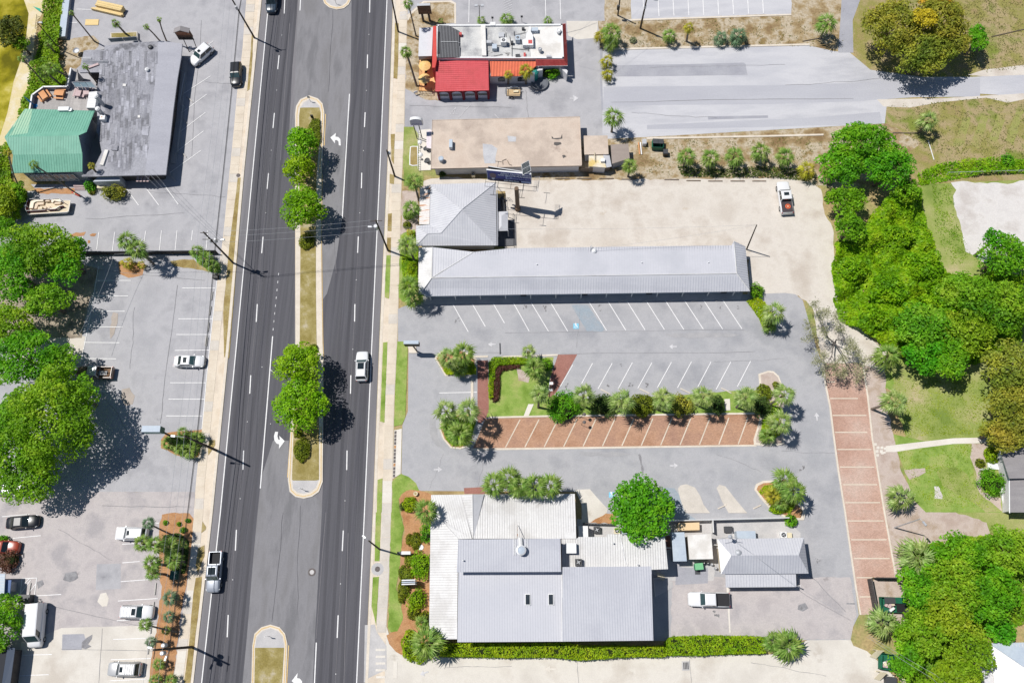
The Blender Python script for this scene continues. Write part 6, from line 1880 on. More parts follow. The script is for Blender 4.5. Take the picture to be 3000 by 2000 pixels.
def palm(label,px,py,h,r,tone='g',base=None,n=None,group='cabbage palms',name='palm_tree',tr=.17,boot=False,squash=1.0):
    c=P(px,py,h)
    b=P(base[0],base[1],0)if base else Vector((c.x,c.y,0))
    t=thing(name,label,'palm tree' if name== 'palm_tree' else 'palm',b,0,group)
    top=c-b
    R=1.10*r/(18.2*HGT/(HGT-h))
    if h>1.3:
        bend=Vector((top.x*.42,top.y*.42,h*.5))
        MB().path([(0,0,0),bend,top],[tr*1.25,tr,tr*1.1],7).build('trunk',m_ptrunk,t,True)
        if boot or tr >= .16:
            MB().path([top-(top-bend).normalized()*min(1.0,h*.25),top-(top-bend).normalized()*.3,top+Vector((0,0,.1))],[tr*1.25,tr*(2.1 if boot else 1.7),tr*.8],7).build('boot',m_boot,t,True)
    n=n or int(min(22,12+r*.16))
    az=rnd.uniform(0,6.28)
    for i in range(n):
        f=i/(n-1)
        az+= 2.39996+rnd.uniform(-.25,.25)
        el=R_(64-82*f** .75)+rnd.uniform(-.1,.1)
        s=R*(.80+.22*min(1,f*1.6))*rnd.uniform(.88,1.08)*squash
        o=bpy.data.objects.new('frond',FR[tone][min(3,int(f*3.2+rnd.random()*.9))])
        COL.objects.link(o)
        o.parent=t
        o.location=top+Vector((0,0,rnd.uniform(-.12,.12)))
        o.rotation_euler=(rnd.uniform(-.35,.35),-el,az)
        o.scale=(s,s,s)
    return t


PALMS=[
    # north verge
    ('big palm at the west end of the brown verge north of the pale lot',1793,95,3.4,38,'g'),('yellowish palm leaning out at the lot corner beside the big verge palm',1762,104,2.6,28,'y'),('palm base clump under the big palm on the brown verge',1790,128,1.8,28,'g'),
    ('short palm third from the west on the brown verge',1962,104,2.2,27,'g'),('slim yellowish palm with a bare leaning trunk on the brown verge',2018,80,4.2,21,'y',(2011,122)),('stemless blue-green palm, smaller of the two on the brown verge',2112,112,1.4,26,'b'),('stemless blue-green palm, larger of the two on the brown verge',2163,106,1.7,33,'b'),
    ('dull palm on the narrow strip, upper of the pair west of the pale lot',1779,178,1.8,25,'y'),('dull palm on the narrow strip, lower of the pair west of the pale lot',1780,218,1.6,22,'y'),('round palm casting a full shadow near the dumpster and annex',1798,342,4.8,37,'g'),('round palm beside the dirt track at the north-east lot corner',2424,68,4.2,38,'g',(2403,113)),('lone palm in the dry field east of the big bright tree',2719,354,3.6,36,'l'),
    ('first palm from the west in the row above the sand lot',2012,458,3.4,33,'g'),('second palm from the west in the row above the sand lot',2082,461,3.4,32,'g'),('third palm from the west in the row above the sand lot',2154,458,3.4,34,'g'),('fourth palm from the west in the row above the sand lot',2228,444,3.6,34,'g'),('fifth palm from the west in the row above the sand lot',2300,458,3.4,34,'g'),('low palm squeezed against the big bright tree above the sand lot',2366,497,2.4,30,'y'),
    ('palm between the brown shed and the sand lot wheel stops',1846,487,3.6,27,'g'),
    # along the eastern pavement
    ('tall palm with leaning trunk at the corner of the hip roofed office',1212,530,5.6,31,'g',(1228,588)),('bushy palm under the rusty lean-to roof',1205,612,2.4,33,'g'),('palm in the green bed at the south-west corner of the hip roof',1193,718,5.6,35,'l',(1214,762)),('large palm at the west end of the long office roof',1198,836,6.6,36,'g'),('lower palm touching the west end of the long office roof',1213,872,3.0,32,'g'),('small palmlet beside the round clipped bush by the hip roof',1200,680,1.2,12,'y'),
    ('palm in the green corner bed at the east end of the long office',2268,914,5.0,36,'l'),('low palmetto under the corner palm east of the long office',2255,952,1.4,25,'g'),
    # islands
    ('western palm of the pair on the north-west parking island',1314,1050,5.4,37,'l'),('eastern palm of the pair on the north-west parking island',1358,1034,5.8,38,'g'),('small palm under the pair on the north-west parking island',1345,1078,2.4,28,'g'),('upper left palm on the south-west parking island',1306,1204,6.6,37,'l'),('upper right palm on the south-west parking island',1371,1202,6.8,38,'l'),('lowest palm on the south-west parking island',1346,1270,6.6,42,'g'),('low palmetto at the west kerb of the south-west parking island',1316,1248,1.5,30,'g'),
    ('bright small palm north of the lawn triangle',1548,1030,3.6,24,'l'),('dark palm between the lawn and the brick triangle',1566,1076,5.0,36,'g'),('pale palm beside the lamp with the white sign',1580,1153,6.2,32,'l',(1577,1193)),
    ('first palm from the west in the island row above the brick stalls',1710,1158,6.6,36,'l'),('second palm from the west in the island row above the brick stalls',1823,1175,6.4,39,'l'),('third palm from the west in the island row above the brick stalls',1943,1169,6.8,37,'l'),('fourth palm from the west in the island row, with a leaning trunk',2061,1160,6.8,35,'l',(2040,1186)),('fifth palm from the west in the island row above the brick stalls',2186,1163,6.6,38,'l'),
    ('upper palm on the east end island casting a shadow on the lane',2299,1156,6.6,36,'l',(2252,1187)),('lower palm on the east end island casting a shadow on the lane',2286,1236,6.0,38,'l'),('small palmetto at the bottom of the east end island',2248,1276,1.8,26,'g'),
    ('upper palm of the group at the corner of the service yard',2298,1406,5.6,36,'g'),('right palm of the group at the corner of the service yard',2327,1438,6.2,38,'g'),('yellowish low palm of the group at the service yard corner',2264,1450,1.8,27,'y'),('low fan palm under the service yard corner group',2290,1472,1.6,25,'g'),
    # east lane, lawn
    ('leaning palm with a full round shadow on the east lawn',2621,1178,6.8,41,'l',(2554,1198)),('palm at the foot of the wood beside the bare tree',2600,1042,4.6,42,'g'),('palm at the pink gravel edge above the lamp post',2637,1457,3.4,41,'l'),('large palm with wide fronds above the dumpster enclosure',2690,1634,4.2,56,'l'),('round palm on the corner bed below the dumpster enclosure',2586,1826,4.0,44,'l'),('low round palm at the east end of the long hedge',2307,1890,2.4,46,'g'),('small dark palm beside the round palm at the hedge end',2266,1880,2.0,30,'g'),
    # in front of the metal roofed restaurant
    ('first palm from the west over the white roof edge',1447,1418,6.8,38,'g'),('second palm from the west over the white roof edge',1494,1400,7.0,38,'g'),('third palm from the west over the white roof edge',1520,1424,6.9,36,'g'),('fourth palm from the west over the white roof edge',1566,1424,7.1,38,'g'),('fifth palm from the west over the white roof edge',1614,1422,6.8,38,'g'),('palm at the roof corner shading the white roof front',1249,1497,6.4,38,'g'),('large palm at the west end of the long hedge',1250,1884,4.8,48,'g'),('little palm in the bed north of the hedge corner',1236,1822,2.2,20,'g'),
    # west lots
    ('upper palm of the pair over the dark board fence',371,704,6.4,34,'g'),('lower palm of the pair over the dark board fence',402,731,6.2,34,'g'),('low fan palm at the foot of the fence pair',372,770,1.6,22,'y'),('low fan palm right of the fence pair trunks',415,775,1.2,14,'y'),
    ('upper palm of the bushy group near the pavement at the fence end',576,737,3.2,25,'g'),('middle palm of the bushy group near the pavement at the fence end',600,757,3.0,27,'g'),('lower palm of the bushy group near the pavement at the fence end',622,776,2.6,24,'g'),
    ('left low palm in the mulch bed under the green sign',496,1296,1.5,25,'g'),('middle low palm in the mulch bed under the green sign',530,1312,1.8,26,'g'),('right low palm in the mulch bed under the green sign',556,1320,1.6,26,'g'),('upper right low palm in the mulch bed under the street lamp',576,1282,1.8,24,'g'),('top low palm in the mulch bed under the street lamp',536,1268,1.5,20,'g'),
    ('tall thin palm over the white estate car near the mulch bed',434,1532,7.5,20,'b',(515,1570),16),('left tall palm of the clump in the roadside mulch bed',416,1590,6.2,27,'g'),('middle tall palm of the clump in the roadside mulch bed',452,1594,6.4,27,'g'),('right dark palm of the clump in the roadside mulch bed',496,1600,4.5,28,'g'),('lower left palm of the clump in the roadside mulch bed',444,1650,5.4,28,'g'),('lower right palm of the clump in the roadside mulch bed',508,1640,4.2,28,'g'),('lowest palm of the clump in the roadside mulch bed',446,1678,4.6,22,'g'),
    ('pale star-shaped palm alone on the roadside mulch',498,1750,2.4,24,'b'),('pale star-shaped palm lower on the roadside mulch',494,1806,2.2,19,'b'),('thin palm beside the white wagon with its trunk on the mulch',424,1828,5.5,20,'g',(518,1850),16),('small palm left of the double street lamp',442,1880,3.2,17,'b'),('small palm behind the silver estate car',464,1945,1.8,18,'g'),('small low palm at the bottom of the mulch bed',455,1990,1.6,18,'g'),('small palm at the bottom right of the mulch bed',498,1992,1.6,18,'g'),('small palm by the lone trunk at the mulch bed',486,1846,1.6,14,'g'),
    # red restaurant
    ('small yellow palm in front of the white wall with arched windows',1489,218,3.4,17,'y',(1489,246)),('larger yellow palm at the teal turret',1540,207,4.2,26,'y',(1541,246)),('palm bush in the middle behind the red restaurant',1485,56,1.5,25,'g'),('palm bush under the twin lamp behind the red restaurant',1410,60,1.2,17,'g'),('palm bush at the east end behind the red restaurant',1606,60,1.4,17,'g'),('small palm bush on the brown bed behind the corrugated roof',1291,60,1.0,10,'g'),
    ('tall street palm north of the grey porch roof',1196,10,8.5,20,'g',(1219,106),18),('tall street palm beside the orange terrace',1190,152,8.5,22,'g',(1221,252),18),
    # north-west
    ('tall thin palm with brown boot beside the grey parking wall',209,38,9.5,11,'g',(277,122),10,True),('short thick palm rising from the box planter north of the grey roof',338,68,4.5,17,'g',(372,104),12),('thin boot palm, left of the pair at the grey roof north edge',428,78,6.5,12,'g',(468,120),10,True),('thin boot palm, right of the pair at the grey roof north edge',466,58,6.5,11,'g',(488,121),10,True),
    ('tall leaning palm over the shore thicket',64,170,9.0,16,'g',(134,248),10,True),('tall palm leaning over the deck parapet',150,200,6.5,26,'g',(220,238),14),('palm in the thicket west of the deck',128,208,5.5,24,'g',(186,256),12),('palm growing through the roof notch beside the deck',250,195,6.5,13,'g',(286,246),10,True),('tall palm leaning across the green roof towards the boat',98,482,9.5,17,'g',(218,563),12,True),('thin palm at the west end of the green roof',22,444,9.0,15,'y',(66,572),10),('small palm at the south corner of the grey roof',268,486,5.0,14,'y',(304,534),10),('palm with trunk in the shore thicket top',140,130,3.0,15,'g',None,10),
]
for a in PALMS:
    lab,px,py,h,r,tone=a[:6]
    base=a[6]if len(a)>6 else None
    n=a[7]if len(a)>7 else None
    bt=a[8]if len(a)>8 else False
    thin=r<22 and h>5
    palm(lab,px,py,h,r,tone,base,n,'thin tall palms' if thin else 'cabbage palms',tr=.12 if thin else (.17 if h>2.6 else .13),boot=bt)

# ---- trees
TREES=[
    ('round lime-green median tree, northern half of the upper clump',886,428,4.4,52,54,lf_lime),('round lime-green median tree, southern half of the upper clump',880,500,4.2,50,44,lf_lime),('largest round lime-green median tree with the whole shadow on the road',888,610,4.8,64,66,lf_lime),('lime-green median tree, northern half of the lower clump',876,1072,4.8,66,64,lf_lime),('lime-green median tree, southern half of the lower clump',882,1182,5.0,72,76,lf_lime),
]
for lab,px,py,h,rx,ry,m in TREES:
    tree(lab,px,py,h,rx,ry,m,1.15,.21,.30,'trees on the road median',rz=2.6,trunk=.17)
for lab,px,py,h,rx,ry,m,d,s_,cl,grp in [
    ('live oak over the west lot, big northern crown',118,730,6.5,128,84,lf_oak,.95,.25,.2,'live oaks at the west lots'),('live oak crown at the left edge below the pontoon boat',45,800,6.0,90,105,lf_oak,.95,.25,.22,'live oaks at the west lots'),('dark live oak lobe beside the fence and its big shadow',195,760,5.5,62,78,lf_green,.95,.25,.26,'live oaks at the west lots'),('live oak lobe south of the northern crown',135,880,5.5,80,52,lf_oak,.9,.25,.24,'live oaks at the west lots'),
    ('live oak filling the gap at the left picture edge',25,950,5.5,85,62,lf_oak,.95,.25,.24,'live oaks at the west lots'),('bramble-smothered tree north in the bramble bank',2625,690,2.4,46,36,lf_bramble,1,.25,.3,'smothered trees in the bramble bank'),('bramble-smothered tree at the sand lot edge',2500,790,2.0,40,36,lf_bramble,1,.25,.3,'smothered trees in the bramble bank'),('bramble-smothered tree in the middle of the bank',2600,850,2.2,58,44,lf_bramble,1,.25,.28,'smothered trees in the bramble bank'),('bramble-smothered tree towards the sandy clearing',2705,780,2.4,54,46,lf_bramble,1,.25,.28,'smothered trees in the bramble bank'),('bramble-smothered tree above the bare tree',2560,930,2.2,52,40,lf_bramble,1,.25,.3,'smothered trees in the bramble bank'),('bramble-smothered tree joining the east wood',2760,890,2.8,60,50,lf_bramble,1,.25,.28,'smothered trees in the bramble bank'),
    ('live oak above the ladder pickup at the left edge',70,1050,6.0,110,78,lf_green,.95,.25,.22,'live oaks at the west lots'),('live oak branch reaching over the ladder pickup',178,1068,5.2,52,58,lf_oak,.9,.25,.28,'live oaks at the west lots'),('huge live oak crown with the largest shadow on the west lot',150,1235,7.5,142,150,lf_oak,.95,.26,.17,'live oaks at the west lots'),('yellow-green live oak crown at the left edge',45,1270,7.0,95,130,lf_oak,.9,.26,.2,'live oaks at the west lots'),('lower live oak lobe above the black saloon',80,1400,5.5,95,68,lf_oak,.9,.25,.24,'live oaks at the west lots'),('small live oak lobe in front of the black saloon',235,1165,5.0,48,62,lf_oak,.9,.25,.3,'live oaks at the west lots'),
    ('dense green tree beside the white van',4,1828,3.0,56,74,lf_green,1.1,.22,.26,None),
    ('bright green tree at the left edge below the green roof',8,594,3.0,48,60,lf_thick,1,.23,.26,'trees south-west of the green roof'),('dark green tree between the green roof and the boat',52,566,2.4,28,36,lf_green,1,.22,.3,'trees south-west of the green roof'),('small green tree by the boat stern',12,672,3.6,40,40,lf_green,1,.23,.3,'trees south-west of the green roof'),
    ('murky olive tree standing in the pond edge',35,95,4.0,46,66,lf_pond,.8,.25,.26,None),('small green tree at the pond edge',58,128,3.2,30,26,lf_thick,.9,.22,.32,None),
    ('big olive oak at the top, western crown',2610,80,6.5,96,92,lf_olive,.95,.24,.2,'olive oaks beside the north-east road'),('big olive oak at the top, eastern crown',2750,60,7.0,92,78,lf_olive,.95,.24,.2,'olive oaks beside the north-east road'),('olive oak crown overhanging the north-east road',2700,158,5.5,110,72,lf_olive,.95,.24,.2,'olive oaks beside the north-east road'),('golden yellow tree top among the olive oaks',2708,56,9.0,44,32,lf_gold,1.2,.2,.3,None),('golden tinted crown at the top picture edge',2740,6,8.0,52,26,lf_gold,1,.2,.3,None),('bright green round tree east of the olive oaks',2862,116,4.0,34,42,lf_green,1.2,.22,.3,None),('olive crown lobe facing the bright green round tree',2795,118,6.0,50,62,lf_olive,.9,.24,.28,'olive oaks beside the north-east road'),
    ('large glossy green tree north-east of the sand lot, top crown',2520,420,6.5,112,64,lf_green,1.1,.26,.2,'glossy green trees by the sand lot'),('large glossy green tree north-east of the sand lot, west crown',2460,490,5.5,78,58,lf_green,1.1,.26,.24,'glossy green trees by the sand lot'),('large glossy green tree north-east of the sand lot, east crown',2600,490,6.0,78,66,lf_green,1.1,.26,.22,'glossy green trees by the sand lot'),('glossy green tree beside the white pickup',2478,590,4.5,62,42,lf_green,1.1,.26,.28,'glossy green trees by the sand lot'),('glossy green tree with deep shadow against the bramble bank',2488,668,4.5,46,44,lf_green,1.1,.26,.3,'glossy green trees by the sand lot'),('small glossy tree at the field corner',2650,560,4.0,44,34,lf_green,1,.26,.32,'glossy green trees by the sand lot'),
    ('open grey-green tree beside the sandy clearing',2935,750,5.5,72,62,lf_green,.75,.24,.26,'trees of the east wood'),('tall bushy tree tip at the sandy clearing',2915,700,6.5,34,30,lf_green,.75,.24,.32,'trees of the east wood'),('bright tree at the right edge by the clearing',2990,760,5.0,44,52,lf_green,.85,.24,.3,'trees of the east wood'),
    ('lime tree in the middle of the east wood',2700,960,5.0,88,70,lf_mix,1,.25,.22,'trees of the east wood'),('mixed green tree north in the east wood',2830,860,4.5,84,60,lf_mix,1,.25,.22,'trees of the east wood'),('dark green tree at the lawn edge of the east wood',2710,1040,4.5,70,52,lf_green,1.1,.26,.26,'trees of the east wood'),('tall green tree hanging over the lawn edge',2786,1048,5.5,46,62,lf_green,1,.25,.28,'trees of the east wood'),('mixed crown behind the lawn',2830,980,5.0,76,70,lf_mix,1,.25,.24,'trees of the east wood'),('yellow-green crown at the right edge of the wood',2945,900,5.5,84,74,lf_mix,1,.25,.22,'trees of the east wood'),
    ('olive live oak at the right edge above the lawn',2960,1080,6.0,82,78,lf_olive,.95,.24,.22,'olive oaks at the right edge'),('olive live oak at the right edge, middle crown',2960,1190,5.5,66,70,lf_olive,.95,.24,.24,'olive oaks at the right edge'),('olive live oak lobe above the shingled house',2950,1270,5.0,56,48,lf_olive,.95,.24,.26,'olive oaks at the right edge'),('olive live oak lobe beside the garden path end',2905,1270,3.2,32,34,lf_olive,.95,.22,.3,'olive oaks at the right edge'),
    ('bright green tree north of the dumpster wood',2800,1620,4.5,78,52,lf_green,1,.25,.24,'trees of the south-east wood'),('bright tree at the right edge of the south-east wood',2950,1610,5.0,86,62,lf_mix,1,.25,.22,'trees of the south-east wood'),('dense green tree east of the dumpster enclosure',2700,1720,4.5,54,64,lf_green,1.15,.25,.26,'trees of the south-east wood'),('light green tree in the middle of the south-east wood',2790,1720,5.5,82,70,lf_mix,1,.25,.22,'trees of the south-east wood'),('tree with dark hollows in the south-east wood',2890,1730,5.0,86,74,lf_green,1,.25,.22,'trees of the south-east wood'),('lime tree below the dumpster enclosure',2700,1850,4.5,74,58,lf_mix,1,.24,.24,'trees of the south-east wood'),('tree over the white house roof corner',2836,1915,5.0,62,66,lf_mix,1,.24,.22,'trees of the south-east wood'),('green tree hanging over the open dumpster',2650,1925,4.0,42,46,lf_green,1,.23,.3,'trees of the south-east wood'),('tree at the bottom edge by the white house',2800,1990,4.5,70,44,lf_mix,.95,.24,.26,'trees of the south-east wood'),('small tree on the bare earth above the white house',2930,1850,3.0,36,34,lf_green,1,.23,.3,'trees of the south-east wood'),('tall tree west in the south-east wood',2770,1800,5.5,62,52,lf_mix,1,.24,.26,'trees of the south-east wood'),
    ('round glossy tree overhanging the low white roof and yard',1875,1492,5.0,88,84,lf_green,1.25,.26,.24,None),
]:
    tree(lab,px,py,h,rx,ry,m,d,s_*.86,cl,grp,trunk=.2 if rx<60 else .3)

# bare tree: pale, sparse, with long branches
t=thing('bare_tree','sparse grey-leaved tree with long bare branches beside the brick strip','tree',P(2440,1010))
b0=P(2440,1010)
mb=MB()
tips=[]
for (lx,ly,lh),subs in (((2402,945,3.8),((2384,890,3.6),(2370,960,3.6),(2372,985,3.2),(2395,920,4.2),(2420,915,4.0),(2405,975,4.2))),((2470,985,4.4),((2445,925,4.4),(2500,1000,4.2),(2490,1030,4.4),(2520,1030,3.6),(2455,955,4.6))),((2428,1060,4.2),((2405,1035,4.0),(2412,1085,3.4),(2450,1095,3.6),(2440,1075,4.4),(2398,1060,3.6))),((2490,1065,4.0),((2520,1085,3.2),(2550,1055,3.0),(2475,1095,3.6),(2465,1050,4.6),(2515,1110,2.8)))):
    lc=P(lx,ly,lh)-b0
    p1=Vector((lc.x*.35+rnd.uniform(-.3,.3),lc.y*.35+rnd.uniform(-.3,.3),lh*.5))
    p2=Vector((lc.x*.7+rnd.uniform(-.5,.5),lc.y*.7+rnd.uniform(-.5,.5),lh*.8))
    mb.path([(0,0,.9),p1,p2,lc],[.13,.10,.065,.03],6)
    for sx,sy,sh in subs:
        c=P(sx,sy,sh)-b0
        st_=p1.lerp(p2,rnd.uniform(.3,1))if rnd.random()<.5 else p2.lerp(lc,rnd.uniform(.1,.9))
        md=st_.lerp(c,.5)+Vector((rnd.uniform(-.35,.35),rnd.uniform(-.35,.35),rnd.uniform(0,.3)))
        mb.path([st_,md,c],[.05,.032,.012],5)
        tips+= [c,md.lerp(c,.4)]
        for k in range(3):
            e=c+Vector((rnd.uniform(-.8,.8),rnd.uniform(-.8,.8),rnd.uniform(-.3,.3)))
            mb.path([md.lerp(c,rnd.uniform(.2,.8)),e],[.022,.008],4)
            tips.append(e)
mb.path([(0,0,0),(0,0,1.2)],[.22,.16],8)
mb.build('trunk',mat('grey_bark',[(.10,.09,.085),(.19,.17,.16)],scale=3),t,True)
Tn=np.array([tuple(x)for x in tips])
k=nrng.integers(0,len(Tn),7000)
Cc=Tn[k]+nrng.normal(0,.34,(7000,3))*np.array([1,1,.5])
link('crown',quads_mesh('crown',leaves_at(Cc,nrng.normal(0,1,(7000,3)),.12,nrng,.8,.4),lf_grey),t)

# ---- thickets, brambles: one mass each
groundcover('bramble_thicket','bright green bramble bank between the sand lot and the east wood',[(2452,700),(2520,690),(2560,620),(2600,580),(2690,560),(2722,620),(2745,730),(2790,790),(2860,800),(2990,820),(2990,1000),(2870,1060),(2780,1040),(2690,1080),(2600,1010),(2520,960),(2470,930),(2448,860),(2446,760)],2.8,lf_bramble,4.4,.25,1.5)
groundcover('shore_thicket','bright green thicket between the pond shore and the parking wall',[(138,-60),(188,-60),(178,60),(172,125),(170,180),(198,245),(130,262),(105,285),(92,322),(70,330),(30,410),(12,440),(25,520),(75,560),(60,640),(-60,640),(-60,470),(20,400),(52,300),(78,220),(92,160),(108,110),(112,60),(128,10)],2.2,lf_thick,3.0,.22,1.0)
groundcover('hedgerow','overgrown green hedgerow strip along the field fence',[(2690,505),(2760,475),(2900,462),(2990,470),(3080,478),(3080,505),(2900,505),(2780,525),(2700,540)],1.0,lf_bramble,1.9,.2,1.5)
groundcover('wood_undergrowth','mixed green undergrowth below the south-east wood',[(2680,1600),(2850,1570),(3060,1560),(3060,1800),(2960,1850),(2830,1880),(2880,1980),(2860,2060),(2640,2060),(2640,1900),(2630,1850),(2665,1800),(2650,1700)],1.8,lf_mix,2.6,.22,.9)
groundcover('low_leaf_cover','dark leaf strip standing in for shade under the sand lot palm row',[(1985,486),(2080,492),(2240,488),(2330,492),(2390,518),(2370,528),(2240,518),(2100,518),(2000,516)],.5,lf_dark,1.1,.15,1.2)  # not a planting: the palms' cast shade put in as dark leaves
groundcover('low_leaf_cover','green ground cover of the corner bed east of the long office',[(2188,880),(2215,870),(2240,880),(2262,920),(2270,960),(2240,968),(2225,930)],.8,lf_hedge,3.0,.13,.8)


def weeds(name,label,pts,n,m,size=.11,h=.12):
    poly=np.array([tuple(P(a,b)[:2])for a,b in pts])
    mn,mx=poly.min(0),poly.max(0)
    cx_,cy_=nrng.uniform(mn[0],mx[0],n // 8),nrng.uniform(mn[1],mx[1],n // 8)
    k=nrng.integers(0,len(cx_),n)
    X,Y=cx_[k]+nrng.normal(0,.35,n),cy_[k]+nrng.normal(0,.35,n)
    i_=inside(poly,X,Y)
    C=np.stack([X[i_],Y[i_],nrng.uniform(.02,h,i_.sum())],1)
    tag(link(name,quads_mesh(name,leaves_at(C,np.tile([0,0,1.0],(len(C),1)),size,nrng,.6),m)),label,None,None,'stuff')


lf_weed=leaf_mat('leaves_weeds',(.13,.14,.03),(.22,.22,.055),(.32,.29,.11),1,.2)
weeds('verge_weeds','dry weeds scattered over the brown verge north of the pale lot',[(1775,66),(1850,62),(2318,48),(2480,20),(2470,140),(2100,132),(1830,142),(1765,145)],1800,lf_weed)
weeds('field_weeds','weeds and tufts over the dry eastern field',[(2600,310),(2870,285),(3040,300),(3040,520),(2790,520),(2680,420)],3500,lf_weed)
weeds('field_weeds','weeds and tufts of the field at the top right',[(2820,0),(3040,0),(3040,200),(2850,215)],2500,lf_weed)
weeds('lawn_weeds','darker tufts in the patchy eastern lawn',[(2600,1100),(2880,1110),(2890,1270),(2650,1280),(2620,1200)],3000,lf_thick,.09,.08)
weeds('lawn_weeds','darker tufts in the lawn south of the garden path',[(2630,1320),(2850,1300),(2860,1400),(2900,1490),(2720,1480),(2650,1400)],2500,lf_thick,.09,.08)
weeds('strip_weeds','dry weeds below the pale lot kerb',[(1860,410),(2400,400),(2430,470),(1980,520),(1860,500)],1500,lf_weed)
weeds('clearing_weeds','green weeds between the bramble bank and the sandy clearing',[(2730,540),(2790,540),(2800,640),(2850,760),(2790,780),(2740,680)],1500,lf_thick)

for lab,pts,h,m in (('lime undergrowth on the north-west parking island',q('C2',(1712,215),(1780,170),(1990,180),(2022,240),(2020,300),(1750,306),(1722,268)),.8,lf_hedge),('lime undergrowth on the south-west parking island',q('C2',(1715,760),(1760,700),(1950,680),(2020,740),(1970,890),(1930,950),(1800,955),(1740,890)),.9,lf_hedge),
                       ('green undergrowth on the east end island',q('C4',(-30,560),(60,540),(110,600),(100,720),(110,860),(20,900),(-70,880),(-50,700)),.7,lf_hedge),('green undergrowth at the service yard corner',q('C3',(2270,1380),(2320,1320),(2460,1310),(2600,1500),(2560,1580),(2420,1530),(2330,1440)),.7,lf_hedge),
                       ('dark undergrowth below the palm clump in the roadside mulch bed',q('D1',(1490,210),(1640,190),(1730,260),(1720,420),(1690,560),(1600,560),(1500,480)),.7,lf_dark),('dark undergrowth below the palms under the green sign',q('C1',(1510,900),(1640,850),(1840,850),(1850,960),(1790,1040),(1640,1020)),.6,lf_dark),
                       ('mixed undergrowth under the bushy fence end palms',q('B1',(1770,740),(1860,760),(2010,850),(2020,930),(1930,920),(1800,830)),.9,lf_green),('lime undergrowth under the palms at the pavement by the long office',[(1178,690),(1215,676),(1224,720),(1220,850),(1186,870),(1176,780)],.6,lf_hedge)):
    groundcover('low_leaf_cover',lab,pts,h,m,3.0,.12)

# ---- hedges and shrubs
hedge('long clipped lime hedge along the south wall of the metal roofed restaurant',[(1290,1887),(1400,1884),(1500,1885),(1660,1881),(1690,1892),(1830,1894),(1945,1893),(1950,1922),(1850,1921),(1770,1927),(1700,1932),(1600,1922),(1500,1925),(1400,1922),(1290,1920)],1.6,lf_hedge,group='long hedge by the alley')
hedge('broad flat-topped hedge at the foot of the worn parking yard',[(1952,1878),(1966,1867),(2060,1862),(2236,1866),(2243,1912),(2130,1913),(2060,1918),(1950,1917)],1.5,lf_hedge,group='long hedge by the alley')
hedge('lime hedge along the north side of the lawn triangle',[(1434,1062),(1445,1046),(1520,1046),(1560,1052),(1562,1066),(1520,1064),(1462,1068),(1448,1082),(1450,1110),(1434,1112)],.9,lf_hedge,.10)
hedge('lime hedge strip beside the dark brick walk',[(1432,1112),(1446,1112),(1444,1164),(1434,1166)],.8,lf_hedge,.10)
hedge('red-brown low hedge curving round the lawn',[(1446,1086),(1462,1072),(1520,1068),(1522,1076),(1472,1084),(1462,1100),(1464,1130),(1460,1172),(1444,1176),(1446,1130)],.6,lf_red,.10)
hedge('clipped olive hedge at the north end of the long median',[(916,348),(935,350),(937,410),(930,425),(880,420),(900,380)],.8,lf_yew,.10,group='clipped hedges on the median')
for a in [('clipped olive bush below the largest median tree',897,706,24,1.1,lf_yew,26),('small clipped bush north of the lower median trees',917,1020,13,.9,lf_yew,14),('long clipped olive bush south of the lower median trees',884,1316,23,1.2,lf_yew,34),('clipped bush hidden at the north foot of the lower median trees',872,1268,13,.9,lf_yew,14)]:
    shrub(a[0],a[1],a[2],a[3],a[4],a[5],a[6],'clipped bushes on the median',size=.10)
